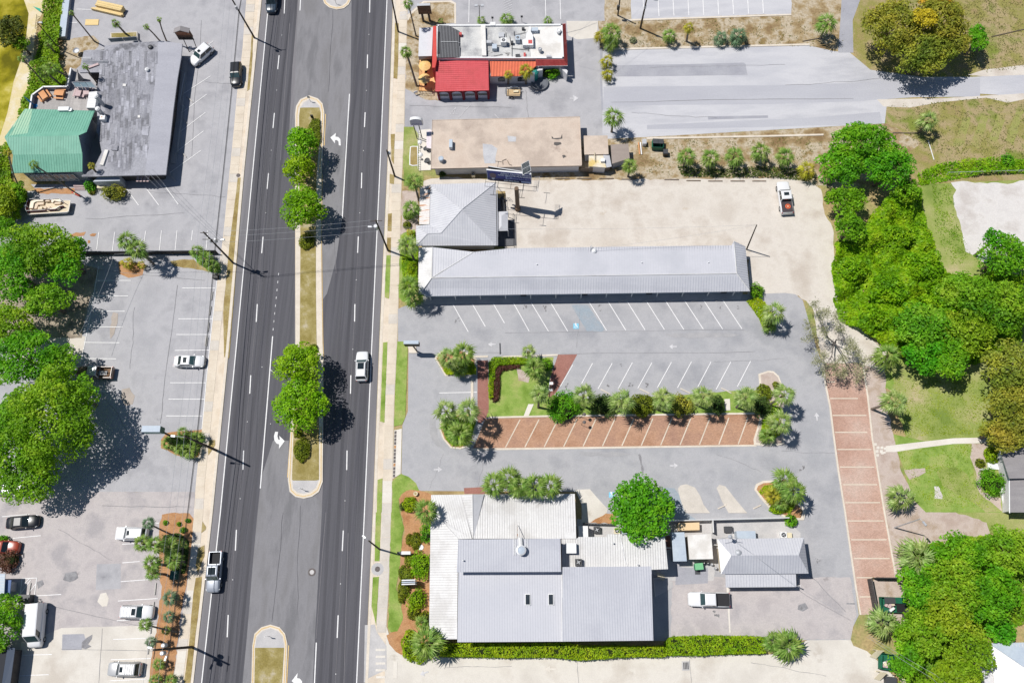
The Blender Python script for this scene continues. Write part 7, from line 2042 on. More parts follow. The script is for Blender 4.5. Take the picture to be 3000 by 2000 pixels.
for lab,x,y,r,h,m,ry in [
    ('round dark green shrub, largest of the island row',1650,1190,46,2.6,lf_green,46),('dark shrub between the first and second island palms',1768,1186,34,2.0,lf_dark,34),('olive shrub between the second and third island palms',1880,1186,34,2.0,lf_yew,34),('reddish olive shrub between the third and fourth island palms',1996,1186,31,2.0,lf_olive,33),('small grey-green shrub beside the white slab on the island',2104,1183,20,1.6,lf_dark,26),('dark shrub at the east end of the island row',2234,1188,24,1.6,lf_dark,30),('green shrub under the dark palm by the brick triangle',1600,1068,18,1.6,lf_green,20),
    ('rounded light bush in the corner bed by the long office',2218,850,20,1.6,lf_green,24),('tiny clipped round bush west of the hip roof',1192,658,13,.9,lf_yew,12),('round lime bush in the green bed beside the long office',1207,783,17,.9,lf_hedge,20),('lime bush under the bushy palm by the rusty roof',1194,630,14,.9,lf_hedge,14),
    ('round lime bush at the top of the restaurant bed',1199,1477,20,1.2,lf_hedge,22),('dark little bush left of the round lime bush',1180,1482,9,.8,lf_dark,12),('green bush against the white roof eave',1250,1560,18,1.2,lf_green,28),('slanting clipped olive bush, long one in the restaurant bed',1217,1583,15,.8,lf_yew,24),('small clipped olive bush beside the slanting one',1198,1580,9,.7,lf_yew,16),('rounded pale shrub beside the white menu box',1232,1655,28,1.8,lf_lime,36),('clipped olive bush under the white menu box',1197,1640,12,.7,lf_yew,18),('clipped olive bush north of the blue sign',1180,1676,12,.7,lf_yew,19),('clipped olive bush touching the blue sign',1195,1685,14,.8,lf_yew,20),('long narrow clipped bush west of the blue sign',1177,1730,11,.7,lf_yew,34),('narrow clipped bush south of the blue sign',1188,1725,11,.8,lf_yew,22),('loose pale green shrub south of the blue sign',1220,1755,24,1.6,lf_lime,30),('clipped olive bush pair at the bed bottom',1212,1795,18,.9,lf_yew,18),('clipped olive bush by the hedge corner',1246,1810,18,.9,lf_yew,18),('big round lime bush at the west end of the hedge',1200,1890,22,1.6,lf_hedge,40),('lime bush beside the large corner palm',1230,1912,26,1.4,lf_hedge,26),
    ('lime bush at the foot of the service yard palms',2280,1490,24,.9,lf_hedge,14),('feathery bush at the east end of the white fence',2318,1524,17,1.3,lf_green,17),('lime bush between the two east end palms',2276,1205,14,.8,lf_hedge,14),('low bush at the head of the east end island',2274,1128,10,.7,lf_yew,11),('dark hedge bush at the east end of the brick stalls',2240,1150,22,1.0,lf_yew,26),
    ('large round clipped bush beside the shingled house',2908,1412,34,2.0,lf_green,37),('small round clipped bush on the gravel by the house gate',2873,1356,13,.9,lf_yew,13),('lime bush at the corner of the shingled house',2908,1330,20,1.4,lf_hedge,24),
    ('round yellow-green bush south of the grey roofed restaurant',330,563,36,2.2,lf_olive,24),('feathery green bush left of the round yellow-green bush',262,545,18,1.6,lf_green,20),('small straw-coloured bush at the lot edge by the wing',268,562,12,.7,lf_olive,9),
    ('leafy shrub in the walled garden of the red restaurant',1618,215,26,1.4,lf_green,17),('dark shrub in the walled garden of the red restaurant',1597,212,16,1.0,lf_dark,18),('dark shrub by the service door of the beige building',1296,508,11,1.2,lf_dark,10),('small palm-like bush on the north-east verge',1855,117,12,.7,lf_grey,12),
    ('little green tuft, leftmost in the upper mulch bed',484,1530,7,.5,lf_green,7),('little green tuft in the middle of the upper mulch bed',524,1534,7,.5,lf_green,6),('little green tuft, rightmost in the upper mulch bed',550,1524,8,.5,lf_green,6),('green tuft above the dark palm in the mulch bed',536,1552,10,.7,lf_green,8),('small bush at the field corner fence',2952,470,20,1.2,lf_green,24),('purple leafed bush at the left edge by the red car',22,1640,36,1.6,lf_red,30),('dark bush behind the black saloon',6,1580,16,1.2,lf_green,12)]:
    shrub(lab,x,y,r,h,m,ry,size=.10 if r<16 else .13)

# ================================================================== VEHICLES
def paint(name,c,metal=.0,rough=.28):
    m=flat(name,c,rough,metal,.5,.0)
    m.node_tree.nodes['Principled BSDF'].inputs['Coat Weight'].default_value=.4
    m.node_tree.nodes['Principled BSDF'].inputs['Coat Roughness'].default_value=.08
    return m


pt_white=paint('white_car_paint',(.72,.72,.73))
pt_silver=paint('silver_car_paint',(.50,.50,.50),.25,.32)
pt_silverb=paint('blue_silver_car_paint',(.36,.385,.43),.25,.32)
pt_black=paint('black_car_paint',(.012,.013,.016))
pt_blueblk=paint('dark_blue_car_paint',(.03,.05,.075))
pt_red=paint('red_car_paint',(.35,.06,.03))
pt_brown=paint('brown_car_paint',(.16,.10,.07))
m_cglass=mat('car_glass',[(.012,.02,.024),(.02,.03,.034)],scale=.5,fine_amt=0,rough=.06,spec=.7)
m_tglass=mat('tinted_windscreen',[(.03,.065,.07),(.05,.085,.09)],scale=.5,fine_amt=0,rough=.06,spec=.7)
m_tyre=flat('tyre_rubber',(.015,.015,.016),.9)
m_rim=flat('alloy_rim',(.45,.45,.46),.35,.6)
m_lamp=flat('headlamp_lens',(.62,.64,.66),.15,.2)
m_tail=flat('tail_lamp',(.30,.015,.012),.3)
m_bedliner=flat('bed_liner',(.022,.022,.025),.8)

CAR={
    # length, width, stations (x, half-width factor, top z), sill, greenhouse (x_rear_base, x_rear_top, x_front_top, x_front_base, roof z)
    'suv':dict(L=4.75,W=1.92,st=[(-2.37,.70,.72),(-2.32,.84,.98),(-2.15,.93,1.05),(-1.8,.98,1.07),(-.5,1.0,1.07),(.75,1.0,1.07),(1.1,.99,1.06),(1.6,.97,1.01),(2.0,.92,.94),(2.22,.84,.86),(2.34,.70,.74),(2.38,.56,.60)],gh=(-2.22,-1.85,.35,1.05,1.70),wheels=(1.45,-1.40,.36)),
    'sedan':dict(L=4.85,W=1.85,st=[(-2.43,.62,.62),(-2.38,.78,.86),(-2.2,.89,.95),(-1.7,.97,.99),(-1.2,1.0,1.0),(.7,1.0,.98),(1.2,.985,.96),(1.75,.96,.89),(2.1,.89,.80),(2.32,.77,.69),(2.42,.60,.55)],gh=(-1.75,-1.05,.25,1.05,1.44),wheels=(1.45,-1.42,.34)),
    'pickup':dict(L=5.75,W=1.98,st=[(-2.87,.94,.98),(-2.8,.97,1.10),(-2.0,1.0,1.12),(-.95,1.0,1.12),(.9,1.0,1.12),(1.35,.99,1.12),(2.2,.97,1.08),(2.55,.93,1.02),(2.76,.85,.94),(2.86,.72,.76)],gh=(-.95,-.8,.65,1.25,1.88),wheels=(1.85,-1.75,.40),bed=(-2.72,-1.02)),
    'van':dict(L=6.0,W=2.05,st=[(-3.0,.95,1.1),(-2.95,.98,1.35),(-1,1.0,1.38),(1.2,1.0,1.38),(1.9,.99,1.34),(2.4,.96,1.24),(2.75,.90,1.12),(2.92,.80,.98),(3.0,.66,.8)],gh=(-2.97,-2.9,1.45,2.25,2.62),wheels=(2.0,-1.75,.36)),
}


def car(kind,label,px,py,dirpx,m,group='cars parked in the lots',glass=None,sunroof=None,rack=False,bed=None,roofm=None,panel=None,cat='car',name='parked_car',scale=1.05):
    D=CAR[kind]
    W2=D['W']/2
    a,b=P(px,py,.9),P(px+dirpx[0],py+dirpx[1],.9)
    ang=math.atan2(b.y-a.y,b.x-a.x)
    t=thing(name,label,cat,(a.x,a.y,.06),ang,group)
    t.scale=(scale,)*3
    # lower body: lofted sections
    mb=MB()
    rows=[]
    for x,wf,zt in D['st']:
        w_=W2*wf
        rows.append([(x,-w_*.9,.24),(x,-w_,.45),(x,-w_,zt-.16),(x,-w_+.05,zt-.05),(x,-w_+.22,zt),(x,0,zt+.025),(x,w_-.22,zt),(x,w_-.05,zt-.05),(x,w_,zt-.16),(x,w_,.45),(x,w_*.9,.24)])
    n=len(rows[0])
    for r in rows:mb.v.extend(r)
    for i in range(len(rows)-1):
        for k in range(n-1):
            if D.get('bed')and D['bed'][0]-.1<D['st'][i][0]and D['st'][i+1][0]<D['bed'][1]+.12 and 3<k<6:continue
            mb.f.append((i*n+k,(i+1)*n+k,(i+1)*n+k+1,i*n+k+1))
    mb.f.append(tuple(range(n)))
    mb.f.append(tuple(reversed(range((len(rows)-1)*n,len(rows)*n))))
    body=mb.build('body',m,t,True,smooth=True)
    xr0,xr1,xf1,xf0,zr_=D['gh']
    zb_=[z for x,w_,z in D['st']if xr0-.3 <= x <= xf0+.3][1]-.03
    wb,wt=W2*.955,W2*(.80 if kind != 'van' else .90)
    base=[(xr0,-wb,zb_),(xf0,-wb*.95,zb_),(xf0,wb*.95,zb_),(xr0,wb,zb_)]
    top=[(xr1,-wt,zr_-.05),(xf1,-wt,zr_-.05),(xf1,wt,zr_-.05),(xr1,wt,zr_-.05)]
    crown_=[(xr1+.15,-wt+.18,zr_),(xf1-.2,-wt+.18,zr_),(xf1-.2,wt-.18,zr_),(xr1+.15,wt-.18,zr_)]
    cb=MB().add(base+top+crown_,[(0,1,5,4),(1,2,6,5),(2,3,7,6),(3,0,4,7),(4,5,9,8),(5,6,10,9),(6,7,11,10),(7,4,8,11),(8,9,10,11)])
    rf=cb.build('roof',roofm or m,t,True)

    def panel_on(i,j,u0,u1,v0,v1,nm,mm,out=.012):
        A_,B_,C_,D_=(Vector(base[i]),Vector(base[j]),Vector(top[j]),Vector(top[i]))
        f=lambda u,v:A_.lerp(B_,u).lerp(D_.lerp(C_,u),v)
        pts=[f(u0,v0),f(u1,v0),f(u1,v1),f(u0,v1)]
        nn=(pts[1]-pts[0]).cross(pts[3]-pts[0]).normalized()
        return MB().add([p+nn*out for p in pts],[(0,1,2,3)]).build(nm,mm,t,True)
    panel_on(1,2,.05,.95,.06,.97,'windscreen',glass or m_cglass)
    if kind != 'van':panel_on(3,0,.07,.93,.12,.95,'rear_window',m_cglass)
    for (i,j)in ((0,1),(2,3)):
        spans=((.05,.47),(.51,.94))if kind != 'van' else (((.78,.95),)if i== 0 else ((.05,.22),))
        for u0,u1 in spans:panel_on(i,j,u0,u1,.10,.93,'side_window',m_cglass)
    if sunroof:
        x0,x1,w_=sunroof
        MB().box(((x0+x1)/2,0,zr_-.02),(x1-x0,w_,.03)).build('sunroof',m_cglass,t,True)
    if rack:
        for s in (-1,1):
            MB().path([(xr1+.1,s*(wt-.08),zr_+.05),(xf1-.1,s*(wt-.08),zr_+.05)],.03,4).build('roof_rail',m_lgrey,t,True)
        if rack>1:
            for x in np.linspace(xr1+.35,xf1-.9,rack):MB().box((x,0,zr_+.04),(.05,wt*1.7,.03)).build('roof_rail',m_lgrey,t,True)
    x0,w0=D['st'][-3][0],W2*D['st'][-3][1]
    zt=D['st'][-3][2]
    for s in (-1,1):
        MB().box((x0-.10,s*(w0-.10),zt-.20),(.26,.26,.12),-s*.5).build('headlight',m_lamp,t,True)
        xe,we,ze_=D['st'][0][0],W2*D['st'][1][1],D['st'][1][2]
        MB().box((xe+.06,s*(we-.10),ze_-.28),(.14,.16,.24)).build('tail_light',m_tail,t,True)
        MB().box((xf0-.25,s*(W2+.05),zb_+.02),(.12,.16,.12)).build('wing_mirror',m if kind != 'van' else m_black,t,True)
    wx1,wx2,wr=D['wheels']
    for wx in (wx1,wx2):
        for s in (-1,1):
            ty=MB().path([(wx,s*(W2-.20),wr-.06),(wx,s*(W2+.012),wr-.06)],wr,14)
            w_o=ty.build('wheel',m_tyre,t,True)
            MB().path([(wx,s*(W2-.05),wr-.06),(wx,s*(W2+.022),wr-.06)],wr*.62,10).build('rim',m_rim,w_o,True)
    MB().box((0,0,.14),(D['L']*.93,D['W']*.86,.2)).build('underbody',m_black,t,True)
    if D.get('bed'):
        bx0,bx1=D['bed']
        if bed== 'cover':
            MB().box(((bx0+bx1)/2,0,1.06),(bx1-bx0+.08,W2*1.74,.075)).build('bed_cover',panel or m_bedliner,t,True)
        else:
            MB().box(((bx0+bx1)/2,0,.55),(bx1-bx0,W2*1.66,.08)).build('bed_floor',panel or m_bedliner,t,True)
            bw=MB()
            for s in (-1,1):bw.box(((bx0+bx1)/2,s*W2*.86,.55),(bx1-bx0,.06,.56))
            bw.box((bx0-.02,0,.55),(.06,W2*1.7,.56)).box((bx1,0,.55),(.06,W2*1.7,.56))
            bw.build('bed_wall',m,t,True)
    return t


CARS='cars parked in the lots'
car('suv','white four-by-four parked askew at the north-east corner of the grey roof',*q1('A1',1845,500),(-70,62),pt_white,sunroof=(-.25,.25,.55),glass=m_tglass)
car('suv','black car on the lot edge beside the pavement',*q1('A1',2168,680),(-4,100),pt_black,glass=m_tglass)
car('suv','dark blue car driving at the top of the left lane',*q1('A2',145,10),(-8,100),pt_blueblk,'cars driving on the road',glass=m_cglass,name='moving_car')
car('suv','white car with black sunroof driving up the right lane',*q1('C2',973,225),(4,-100),pt_white,'cars driving on the road',sunroof=(-.75,.28,1.0),rack=1,glass=m_tglass,name='moving_car')
car('sedan','white saloon with dark sunroof parked beside the pavement',*q1('C1',1738,180),(100,1),pt_white,CARS,glass=m_tglass,sunroof=(-.75,-.15,.9))
tpk=car('pickup','brown pickup with white ladder in its bed under the oak',*q1('C1',868,285),(-100,-1),pt_brown,CARS,roofm=pt_silver,panel=flat('rusty_bed',(.20,.12,.07),.8),name='parked_pickup',cat='pickup truck')
car('sedan','black saloon half under the live oak',*q1('D1',205,88),(100,-8),pt_black,CARS)
car('suv','white estate car with its tail under the thin palm',*q1('D1',1205,195),(-100,-2),pt_white,CARS,sunroof=(-.15,.25,.7),rack=1)
car('suv','white wagon with roof bars facing the mulch bed',*q1('D1',1255,915),(100,1),pt_white,CARS,sunroof=(-.35,.20,.9),rack=3,glass=m_tglass)
car('suv','silver estate car with ribbed roof nearest the bottom edge',*q1('D1',1140,1440),(-100,-1),pt_silver,CARS,sunroof=(-.2,.2,.7),rack=4)
car('van','tall white delivery van beside the dense green tree',*q1('D1',338,1035),(-9,100),pt_white,None,glass=m_tglass,cat='van',name='delivery_van')
car('pickup','silver pickup with empty black bed driving down the left lane',*q1('D1',1970,545),(-8,100),pt_silverb,'cars driving on the road',glass=m_tglass,sunroof=(-.55,.45,1.1),name='moving_pickup',cat='pickup truck')
car('pickup','white pickup with black covered bed in the worn yard',*q1('D3',1808,800),(-100,-2),pt_white,None,glass=m_tglass,bed='cover',name='parked_pickup',cat='pickup truck')
tp=car('pickup','white pickup with orange disc in its bed on the sand lot',*q1('B4',155,245),(-16,-100),pt_white,None,glass=m_cglass,bed='cover',panel=flat('brown_bed_cover',(.06,.045,.05),.8),sunroof=(-.2,.35,.8),name='parked_pickup',cat='pickup truck')
car('sedan','silver car glimpsed through the live oak leaves',32,1432,(100,-4),pt_silver,CARS)
car('suv','red car cut by the left edge beside the purple bush',8,1602,(100,4),pt_red,CARS)
# loads in the pickups
a=P(*q1('B4',183,328),1.25)
dsc=thing('orange_disc','flat orange ring lying on the white pickup bed','disc',(a.x,a.y,1.21))
MB().lathe((a.x,a.y,1.2),[(.44,0),(.44,.06),(.30,.07),(.28,.03)],20).build('outer_ring',flat('orange_plastic',(.80,.13,.03),.5),dsc)
MB().lathe((a.x,a.y,1.23),[(.2,0),(.2,.05),(.1,.06)],14).build('hub',flat('pale_orange',(.75,.30,.18),.5),dsc)
a,b=P(*q1('C1',905,290),1.25),P(*q1('C1',985,290),1.25)
ld=thing('ladder','short white ladder lying in the brown pickup bed','ladder',a)
mb=MB()
sd=Vector((0,.26,0))
mb.path([a-sd,b-sd],.05,4).path([a+sd,b+sd],.05,4)
for i in range(6):mb.path([a.lerp(b,(i+.5)/6)-sd,a.lerp(b,(i+.5)/6)+sd],.04,4)
mb.build('rail',m_whitem,ld)

# pontoon boat
bo=thing('pontoon_boat','cream pontoon boat with maroon fence and beige seats on the lot','boat',P(140,605),0)
bp=P(*q1('Z5',940,815),1.0)
e1,e2=P(*q1('Z5',520,820),1.0),P(*q1('Z5',1360,810),1.0)
bang=math.atan2((e2-e1).y,(e2-e1).x)
bo.location=(bp.x,bp.y,.05)
bo.rotation_euler=(0,0,bang)
m_bcream=flat('boat_cream',(.78,.69,.55),.6)
m_btan=flat('boat_tan_vinyl',(.62,.50,.37),.6)
m_bdeck=flat('boat_deck_carpet',(.66,.56,.41),.9)
m_bmar=flat('boat_maroon',(.13,.025,.04),.4)
k=1/(6.533*18.2)


def bl(x,y):return ((x-940)*k,(815-y)*k)


for s in (-1,1):
    MB().path([(-3.4,s*.85,.45),(2.9,s*.85,.45),(3.5,s*.85,.6)],[.32,.32,.08],10).build('pontoon',m_lgrey,bo,True)
MB().prism([bl(500,680),bl(1340,675),bl(1370,690),bl(1365,930),bl(1340,945),bl(520,990),bl(490,960)],.78,.86).build('deck',m_bdeck,bo,True)
tr_=MB()
for a,b in (((500,680),(1340,675)),((1340,675),(1370,695)),((1370,695),(1365,925)),((1365,925),(1340,945)),((1340,945),(520,990))):tr_.path([bl(*a)+(.88,),bl(*b)+(.88,)],.05,5)
tr_.build('deck_trim',m_whitem,bo,True)
for pts in (((540,672),(740,690),(960,680)),((1000,680),(1160,668),(1210,720),(1290,770)),((520,940),(700,935),(920,920)),((950,915),(1130,905),(1200,850),(1270,830)),((510,680),(492,760),(495,900),(530,960))):
    fn_=MB()
    for a,b in zip(pts,pts[1:]):
        pa,pb=Vector(bl(*a)),Vector(bl(*b))
        n_=Vector((pb.y-pa.y,pa.x-pb.x)).normalized()*.03
        fn_.prism([pa-n_,pb-n_,pb+n_,pa+n_],.86,1.5)
    fn_.build('side_fence',m_bmar,bo,True)
    rl_=MB()
    for a,b in zip(pts,pts[1:]):rl_.path([bl(*a)+(1.52,),bl(*b)+(1.52,)],.035,5)
    rl_.build('top_rail',m_whitem,bo,True)
for pts,z,mm,nm in ((((560,720),(640,692),(830,692),(830,720),(680,730),(640,760),(640,880),(570,880)),1.45,m_bcream,'seat_back'),(((640,760),(690,730),(830,722),(830,785),(720,790),(700,880),(640,880)),1.2,m_btan,'seat'),(((1005,690),(1170,680),(1210,715),(1200,745),(1060,715),(1040,760),(1000,740)),1.45,m_bcream,'seat_back'),(((1040,730),(1200,740),(1180,775),(1050,780)),1.2,m_btan,'seat'),(((1000,880),(1130,870),(1180,830),(1230,825),(1150,900),(1000,905)),1.4,m_bcream,'seat_back'),(((870,690),(960,690),(950,720),(870,730)),1.35,m_btan,'seat')):
    MB().prism([bl(*p)for p in pts],.86,z).build(nm,mm,bo,True)
MB().prism([bl(*p)for p in ((750,850),(840,850),(845,910),(750,915))],.86,1.45).build('helm_console',m_btan,bo,True)
MB().prism([bl(*p)for p in ((790,862),(840,862),(840,900),(790,905))],1.45,1.5).build('dashboard',m_cream,bo,True)
for x,y in ((890,860),(965,855)):
    MB().lathe(bl(x,y)+(.86,),[(.26,0),(.26,.42),(.2,.46)],10).build('helm_seat',m_btan,bo,True)
MB().lathe(bl(470,825)+(.5,),[(.24,0),(.26,.9),(.14,1.05)],10).build('outboard_motor',m_whitem,bo,True)

# small flat trailer with timber frame near the red restaurant
c=P(*q1('Z1',1435,1090),.6)
tl=thing('utility_trailer','small beige timber framed trailer parked before the red restaurant','trailer',(c.x,c.y,.06),R_(-3))
m_tt=flat('timber_trailer',(.55,.40,.23),.8,0,.2,.15)
for i in range(5):MB().box((0,-.55+i*.275,.55),(2.35,.24,.05)).build('plank',m_tt,tl,True)
mb=MB()
for s in (-1,1):
    mb.path([(-1.25,s*.75,.6),(1.2,s*.75,.6)],.05,5).path([(-1.25,s*.75,.6),(-1.25,s*.75,1.25)],.04,5).path([(1.2,s*.75,.6),(1.2,s*.75,1.1)],.04,5).path([(-1.25,s*.75,1.1),(1.2,s*.75,1.05)],.04,5)
mb.path([(-1.25,-.75,1.2),(-1.25,.75,1.2)],.05,5).path([(-1.5,-.3,.5),(-1.5,.9,.5)],.04,5)
mb.build('frame',m_dgrey,tl,True)
for s in (-1,1):
    w_=MB().path([(-.3,s*.82,.3),(-.3,s*1.0,.3)],.3,12).build('wheel',m_tyre,tl,True)
    MB().path([(-.3,s*.9,.3),(-.3,s*1.01,.3)],.16,10).build('rim',m_rim,w_,True)
MB().box((.4,.1,.6),(.9,.35,.25),.1).build('load',m_cream,tl,True)
MB().box((.0,.9,.45),(1.3,.3,.5),.1).build('tool_box',m_metalb,tl,True)

# ================================================================== POLES, WIRES, SIGNS
def pole(label,base,top,h,r=.14,m=None,name='utility_pole',cat='utility pole',group='wooden utility poles'):
    b=P(*base)
    tp_=P(top[0],top[1],h)
    lean=tp_-Vector((b.x,b.y,h))
    if lean.length>.6:tp_=Vector((b.x,b.y,h))+lean.normalized()*.6
    t=thing(name,label,cat,b,0,group)
    MB().path([(0,0,0),tp_-b],[r*1.25,r*.85],9).build('pole_shaft',m or m_pole,t,True)
    return t,b,tp_


def xarm(t,b,c,d,L,name='crossarm',m=None):
    d=Vector((d[0],d[1],0)).normalized()*L/2
    MB().path([c-b-d,c-b+d],.06,4).build(name,m or m_pole,t,True)


def cyl(t,b,c,r,h,m,name):
    return MB().lathe(tuple(c-b),[(r*.9,0),(r,.05),(r,h-.05),(r*.7,h)],12).build(name,m,t,True)


def lamp(t,b,c,d,L=1.8,name='lamp_head'):
    d=Vector((d[0],d[1],0)).normalized()
    MB().path([c-b,c-b+d*L*.7+Vector((0,0,.25)),c-b+d*L+Vector((0,0,.2))],.035,5).build('lamp_arm',m_lgrey,t,True)
    e=c-b+d*(L+.3)+Vector((0,0,.18))
    MB().box((e.x,e.y,e.z-.05),(.75,.32,.14),math.atan2(d.y,d.x),.8).build(name,m_lgrey,t,True)


rd=Vector((math.cos(ROAD_ANG),math.sin(ROAD_ANG),0))
ac_d=Vector((-rd.y,rd.x,0))
pA,bA,tA=pole('wooden utility pole on the west pavement at the top edge',(746,112),(668,-8),12.0)
xarm(pA,bA,tA-Vector((0,0,.6)),ac_d,2.2)
cyl(pA,bA,P(690,28,9.2)+Vector((.3,0,0)),.22,.8,m_lgrey,'transformer')
pL,bL,tL=pole('wooden utility pole beside the bushy palms with grey transformers',(684,771),(596,680),12.4)
xarm(pL,bL,tL-Vector((0,0,.25)),ac_d,1.2)
xarm(pL,bL,bL.lerp(tL,.78),ac_d,2.6)
for dx in (-.45,.35):cyl(pL,bL,bL.lerp(tL,.68)+ac_d*dx+rd*.2,.26,.85,m_lgrey,'transformer')
lamp(pL,bL,bL.lerp(tL,.72),(1,.1),1.4)
pC,bC,tC=pole('wooden utility pole with long-armed street lamp over the mulch bed',(635,1319),(539,1276),12.2,.17)
lamp(pC,bC,bC.lerp(tC,.88),(-1,.1),1.9)
pD,bD,tD=pole('wooden utility pole with double lamps and transformers at the bottom mulch bed',(563,1894),(450,1903),12.6,.16)
for dx in (-.5,.5):cyl(pD,bD,bD.lerp(tD,.72)+rd*dx,.30,.95,m_lgrey,'transformer')
xarm(pD,bD,tD-Vector((0,0,.4)),rd,2.2)
lamp(pD,bD,bD.lerp(tD,.6),(-.3,-1),1.0)
lamp(pD,bD,bD.lerp(tD,.86),(-1,.2),1.0)
pR1,bR1,tR1=pole('wooden utility pole on the east pavement at the top edge',(1167,94),(1150,-8),10.0)
pR2,bR2,tR2=pole('wooden utility pole on the east pavement west of the beige building',(1157,517),(1133,440),9.6)
cyl(pR2,bR2,tR2-Vector((0,0,1.2))+Vector((.3,0,0)),.2,.7,m_lgrey,'transformer')
pR3,bR3,tR3=pole('wooden utility pole with big transformer opposite the largest median tree',(1137,734),(1101,645),11.6)
cyl(pR3,bR3,bR3.lerp(tR3,.74)-ac_d*-.4,.34,1.0,m_lgrey,'transformer')
lamp(pR3,bR3,bR3.lerp(tR3,.77),(-1,.05),1.1)
xarm(pR3,bR3,tR3-Vector((0,0,.3)),(1,.05),1.9)
pR4,bR4,tR4=pole('wooden utility pole west of the white menu box with a small lamp',(1112,1608),(1080,1578),8.6,.12)
lamp(pR4,bR4,tR4,(-.6,.5),.5)
pE1,bE1,tE1=pole('slim utility pole on the sand lot by the long office end',(2187,731),(2217,659),8.6,.1)
pN1,bN1,tN1=pole('utility pole with street lamp on the brown verge at the top',(1876,84),(1895,0),8.4,.15)
lamp(pN1,bN1,tN1,(1,-.2),1.3)
MB().box(tuple(P(1889,25,6.0)-bN1),(.4,.3,.7)).build('meter_box',m_lgrey,pN1,True)
pN2,bN2,tN2=pole('short utility pole on the brown verge at the top picture edge',(1810,46),(1817,0),7.0,.12)
MB().box(tuple(P(1811,28,2.4)-bN2),(.5,.35,1.0)).build('meter_box',m_dgrey,pN2,True)
pLm,bLm,tLm=pole('grey lamp post on the pink gravel beside the brick strip',(2620,1545),(2696,1519),8.2,.09,m_lgrey,'lamp_post','lamp post',None)
lamp(pLm,bLm,tLm,(.4,-.6),.5)
pNw,bNw,tNw=pole('tall lamp post leaning over the shore thicket',(176,146),(124,84),8.0,.09,m_pole,'lamp_post','lamp post',None)
lamp(pNw,bNw,tNw,(1,-.1),.4)
pSe,bSe,tSe=pole('dark pole with small lamp at the bottom of the south-east wood',(2712,1983),(2668,1968),5.0,.09,m_pole,'lamp_post','lamp post',None)
b=P(1405,61)
tw=thing('lamp_post','twin-headed parking lamp behind the red restaurant','lamp post',b)
tt_=P(1404,18,4.6)
MB().path([(0,0,0),tt_-b],[.07,.05],8).build('pole_shaft',m_pole,tw,True)
for s in (-1,1):
    MB().box((tt_.x-b.x+s*.55,tt_.y-b.y+.05,4.6),(.55,.42,.16)).build('lamp_head',m_lgrey,tw,True)
MB().path([Vector((-.5,.05,4.55))+(tt_-b)*0+Vector((tt_.x-b.x,tt_.y-b.y,0)),Vector((.5,.05,4.55))+Vector((tt_.x-b.x,tt_.y-b.y,0))],.04,5).build('lamp_arm',m_pole,tw,True)
# slender garden lamp with white sign box
b=P(1606,1182)
gl=thing('lamp_post','grey garden lamp post with two white floodlights by the brick triangle','lamp post',b)
tt_=P(1615,1123,6.0)-b
MB().path([(0,0,0),tt_],[.08,.05],8).build('pole_shaft',m_dgrey,gl,True)
MB().box((tt_.x,tt_.y,6.0),(.55,.40,.14)).build('lamp_head',m_whitem,gl,True)
c=tt_*.68
MB().box((c.x+.1,c.y,c.z),(.5,.35,.12)).build('lamp_head',m_whitem,gl,True)
for (x,y,lab)in ((q1('C3',665,668)+('dark garden light with round head, upper on the island row kerb',)),(q1('C3',665,740)+('dark garden light with round head, lower over the brick stalls',))):
    c=P(x,y,2.2)
    t=thing('garden_light',lab,'garden light',(c.x-.35,c.y,0),0,'garden lights on the island')
    MB().path([(0,0,0),(.05,0,2.1),(.35,0,2.2)],.035,5).build('stem',m_black,t,True)
    MB().lathe((.35,0,2.1),[(.26,0),(.28,.06),(.1,.2)],10).build('lamp_head',m_iron,t,True)


def wire(label,pts,r=.018,sag=.4,m=None,name='overhead_wire',group='overhead wires'):
    out=[]
    for a,b in zip(pts,pts[1:]):
        for i in range(10):
            f=i/10
            p=Vector(a).lerp(Vector(b),f)
            p.z -= sag*4*f*(1-f)
            out.append(p)
    out.append(Vector(pts[-1]))
    o=MB().path(out,r,4).build(name,m or m_lgrey)
    return tag(o,label,'wire',group)


for i,(dz,dx)in enumerate(((0,0),(-.9,-.6),(-2.2,.3))):
    wire(('northern','middle','southern')[i]+' wire of the three crossing the road at the largest median tree',[tL+Vector((dx,-.4*i,dz)),tR3+Vector((-.9+.4*i,-.4*i,dz))],.017,.5)
m_cable=flat('black_cable',(.012,.012,.013),.6)
PA_,PB_=bA.lerp(tA,.62),bL.lerp(tL,.60)
ups=[bA.lerp(tA,.62)+rd*60,bA.lerp(tA,.62),bL.lerp(tL,.60),bC.lerp(tC,.62),bD.lerp(tD,.60),bD.lerp(tD,.60)-rd*45]
for i,(dx,dz,r,lab)in enumerate(((.15,0,.05,'thick black cable strung along the western poles'),(-.2,.5,.03,'thinner black cable above the thick one on the western poles'))):
    wire(lab,[p+ac_d*dx+Vector((0,0,dz))for p in ups],r,.25,m_cable)
ups=[bA.lerp(tA,.97)+rd*60,bA.lerp(tA,.97),bL.lerp(tL,.97),bC.lerp(tC,.99),bD.lerp(tD,.97),bD.lerp(tD,.97)-rd*45]
for i,lab in enumerate(('left pale power line above the western lots','middle pale power line above the western lots','right pale power line above the western lots')):
    wire(lab,[p+ac_d*(i-1)*1.0 for p in ups],.016,.8)
roofpt=P(*q1('B1',1330,10),4)
for i in range(3):
    wire(('upper','middle','lower')[i]+' service drop from the western pole to the grey roof',[bL.lerp(tL,.8),roofpt+Vector((-.6+i*.6,i*.5,0))],.014,.8)
wire('pale wire beside the fence from the western pole to the oaks',[bL.lerp(tL,.7),P(335,745,5.5),P(225,990,6)],.02,.6)
wire('service wire from the eastern pole over the hip roof to the sand lot pole',[bR3.lerp(tR3,.8),tE1],.014,1.2)
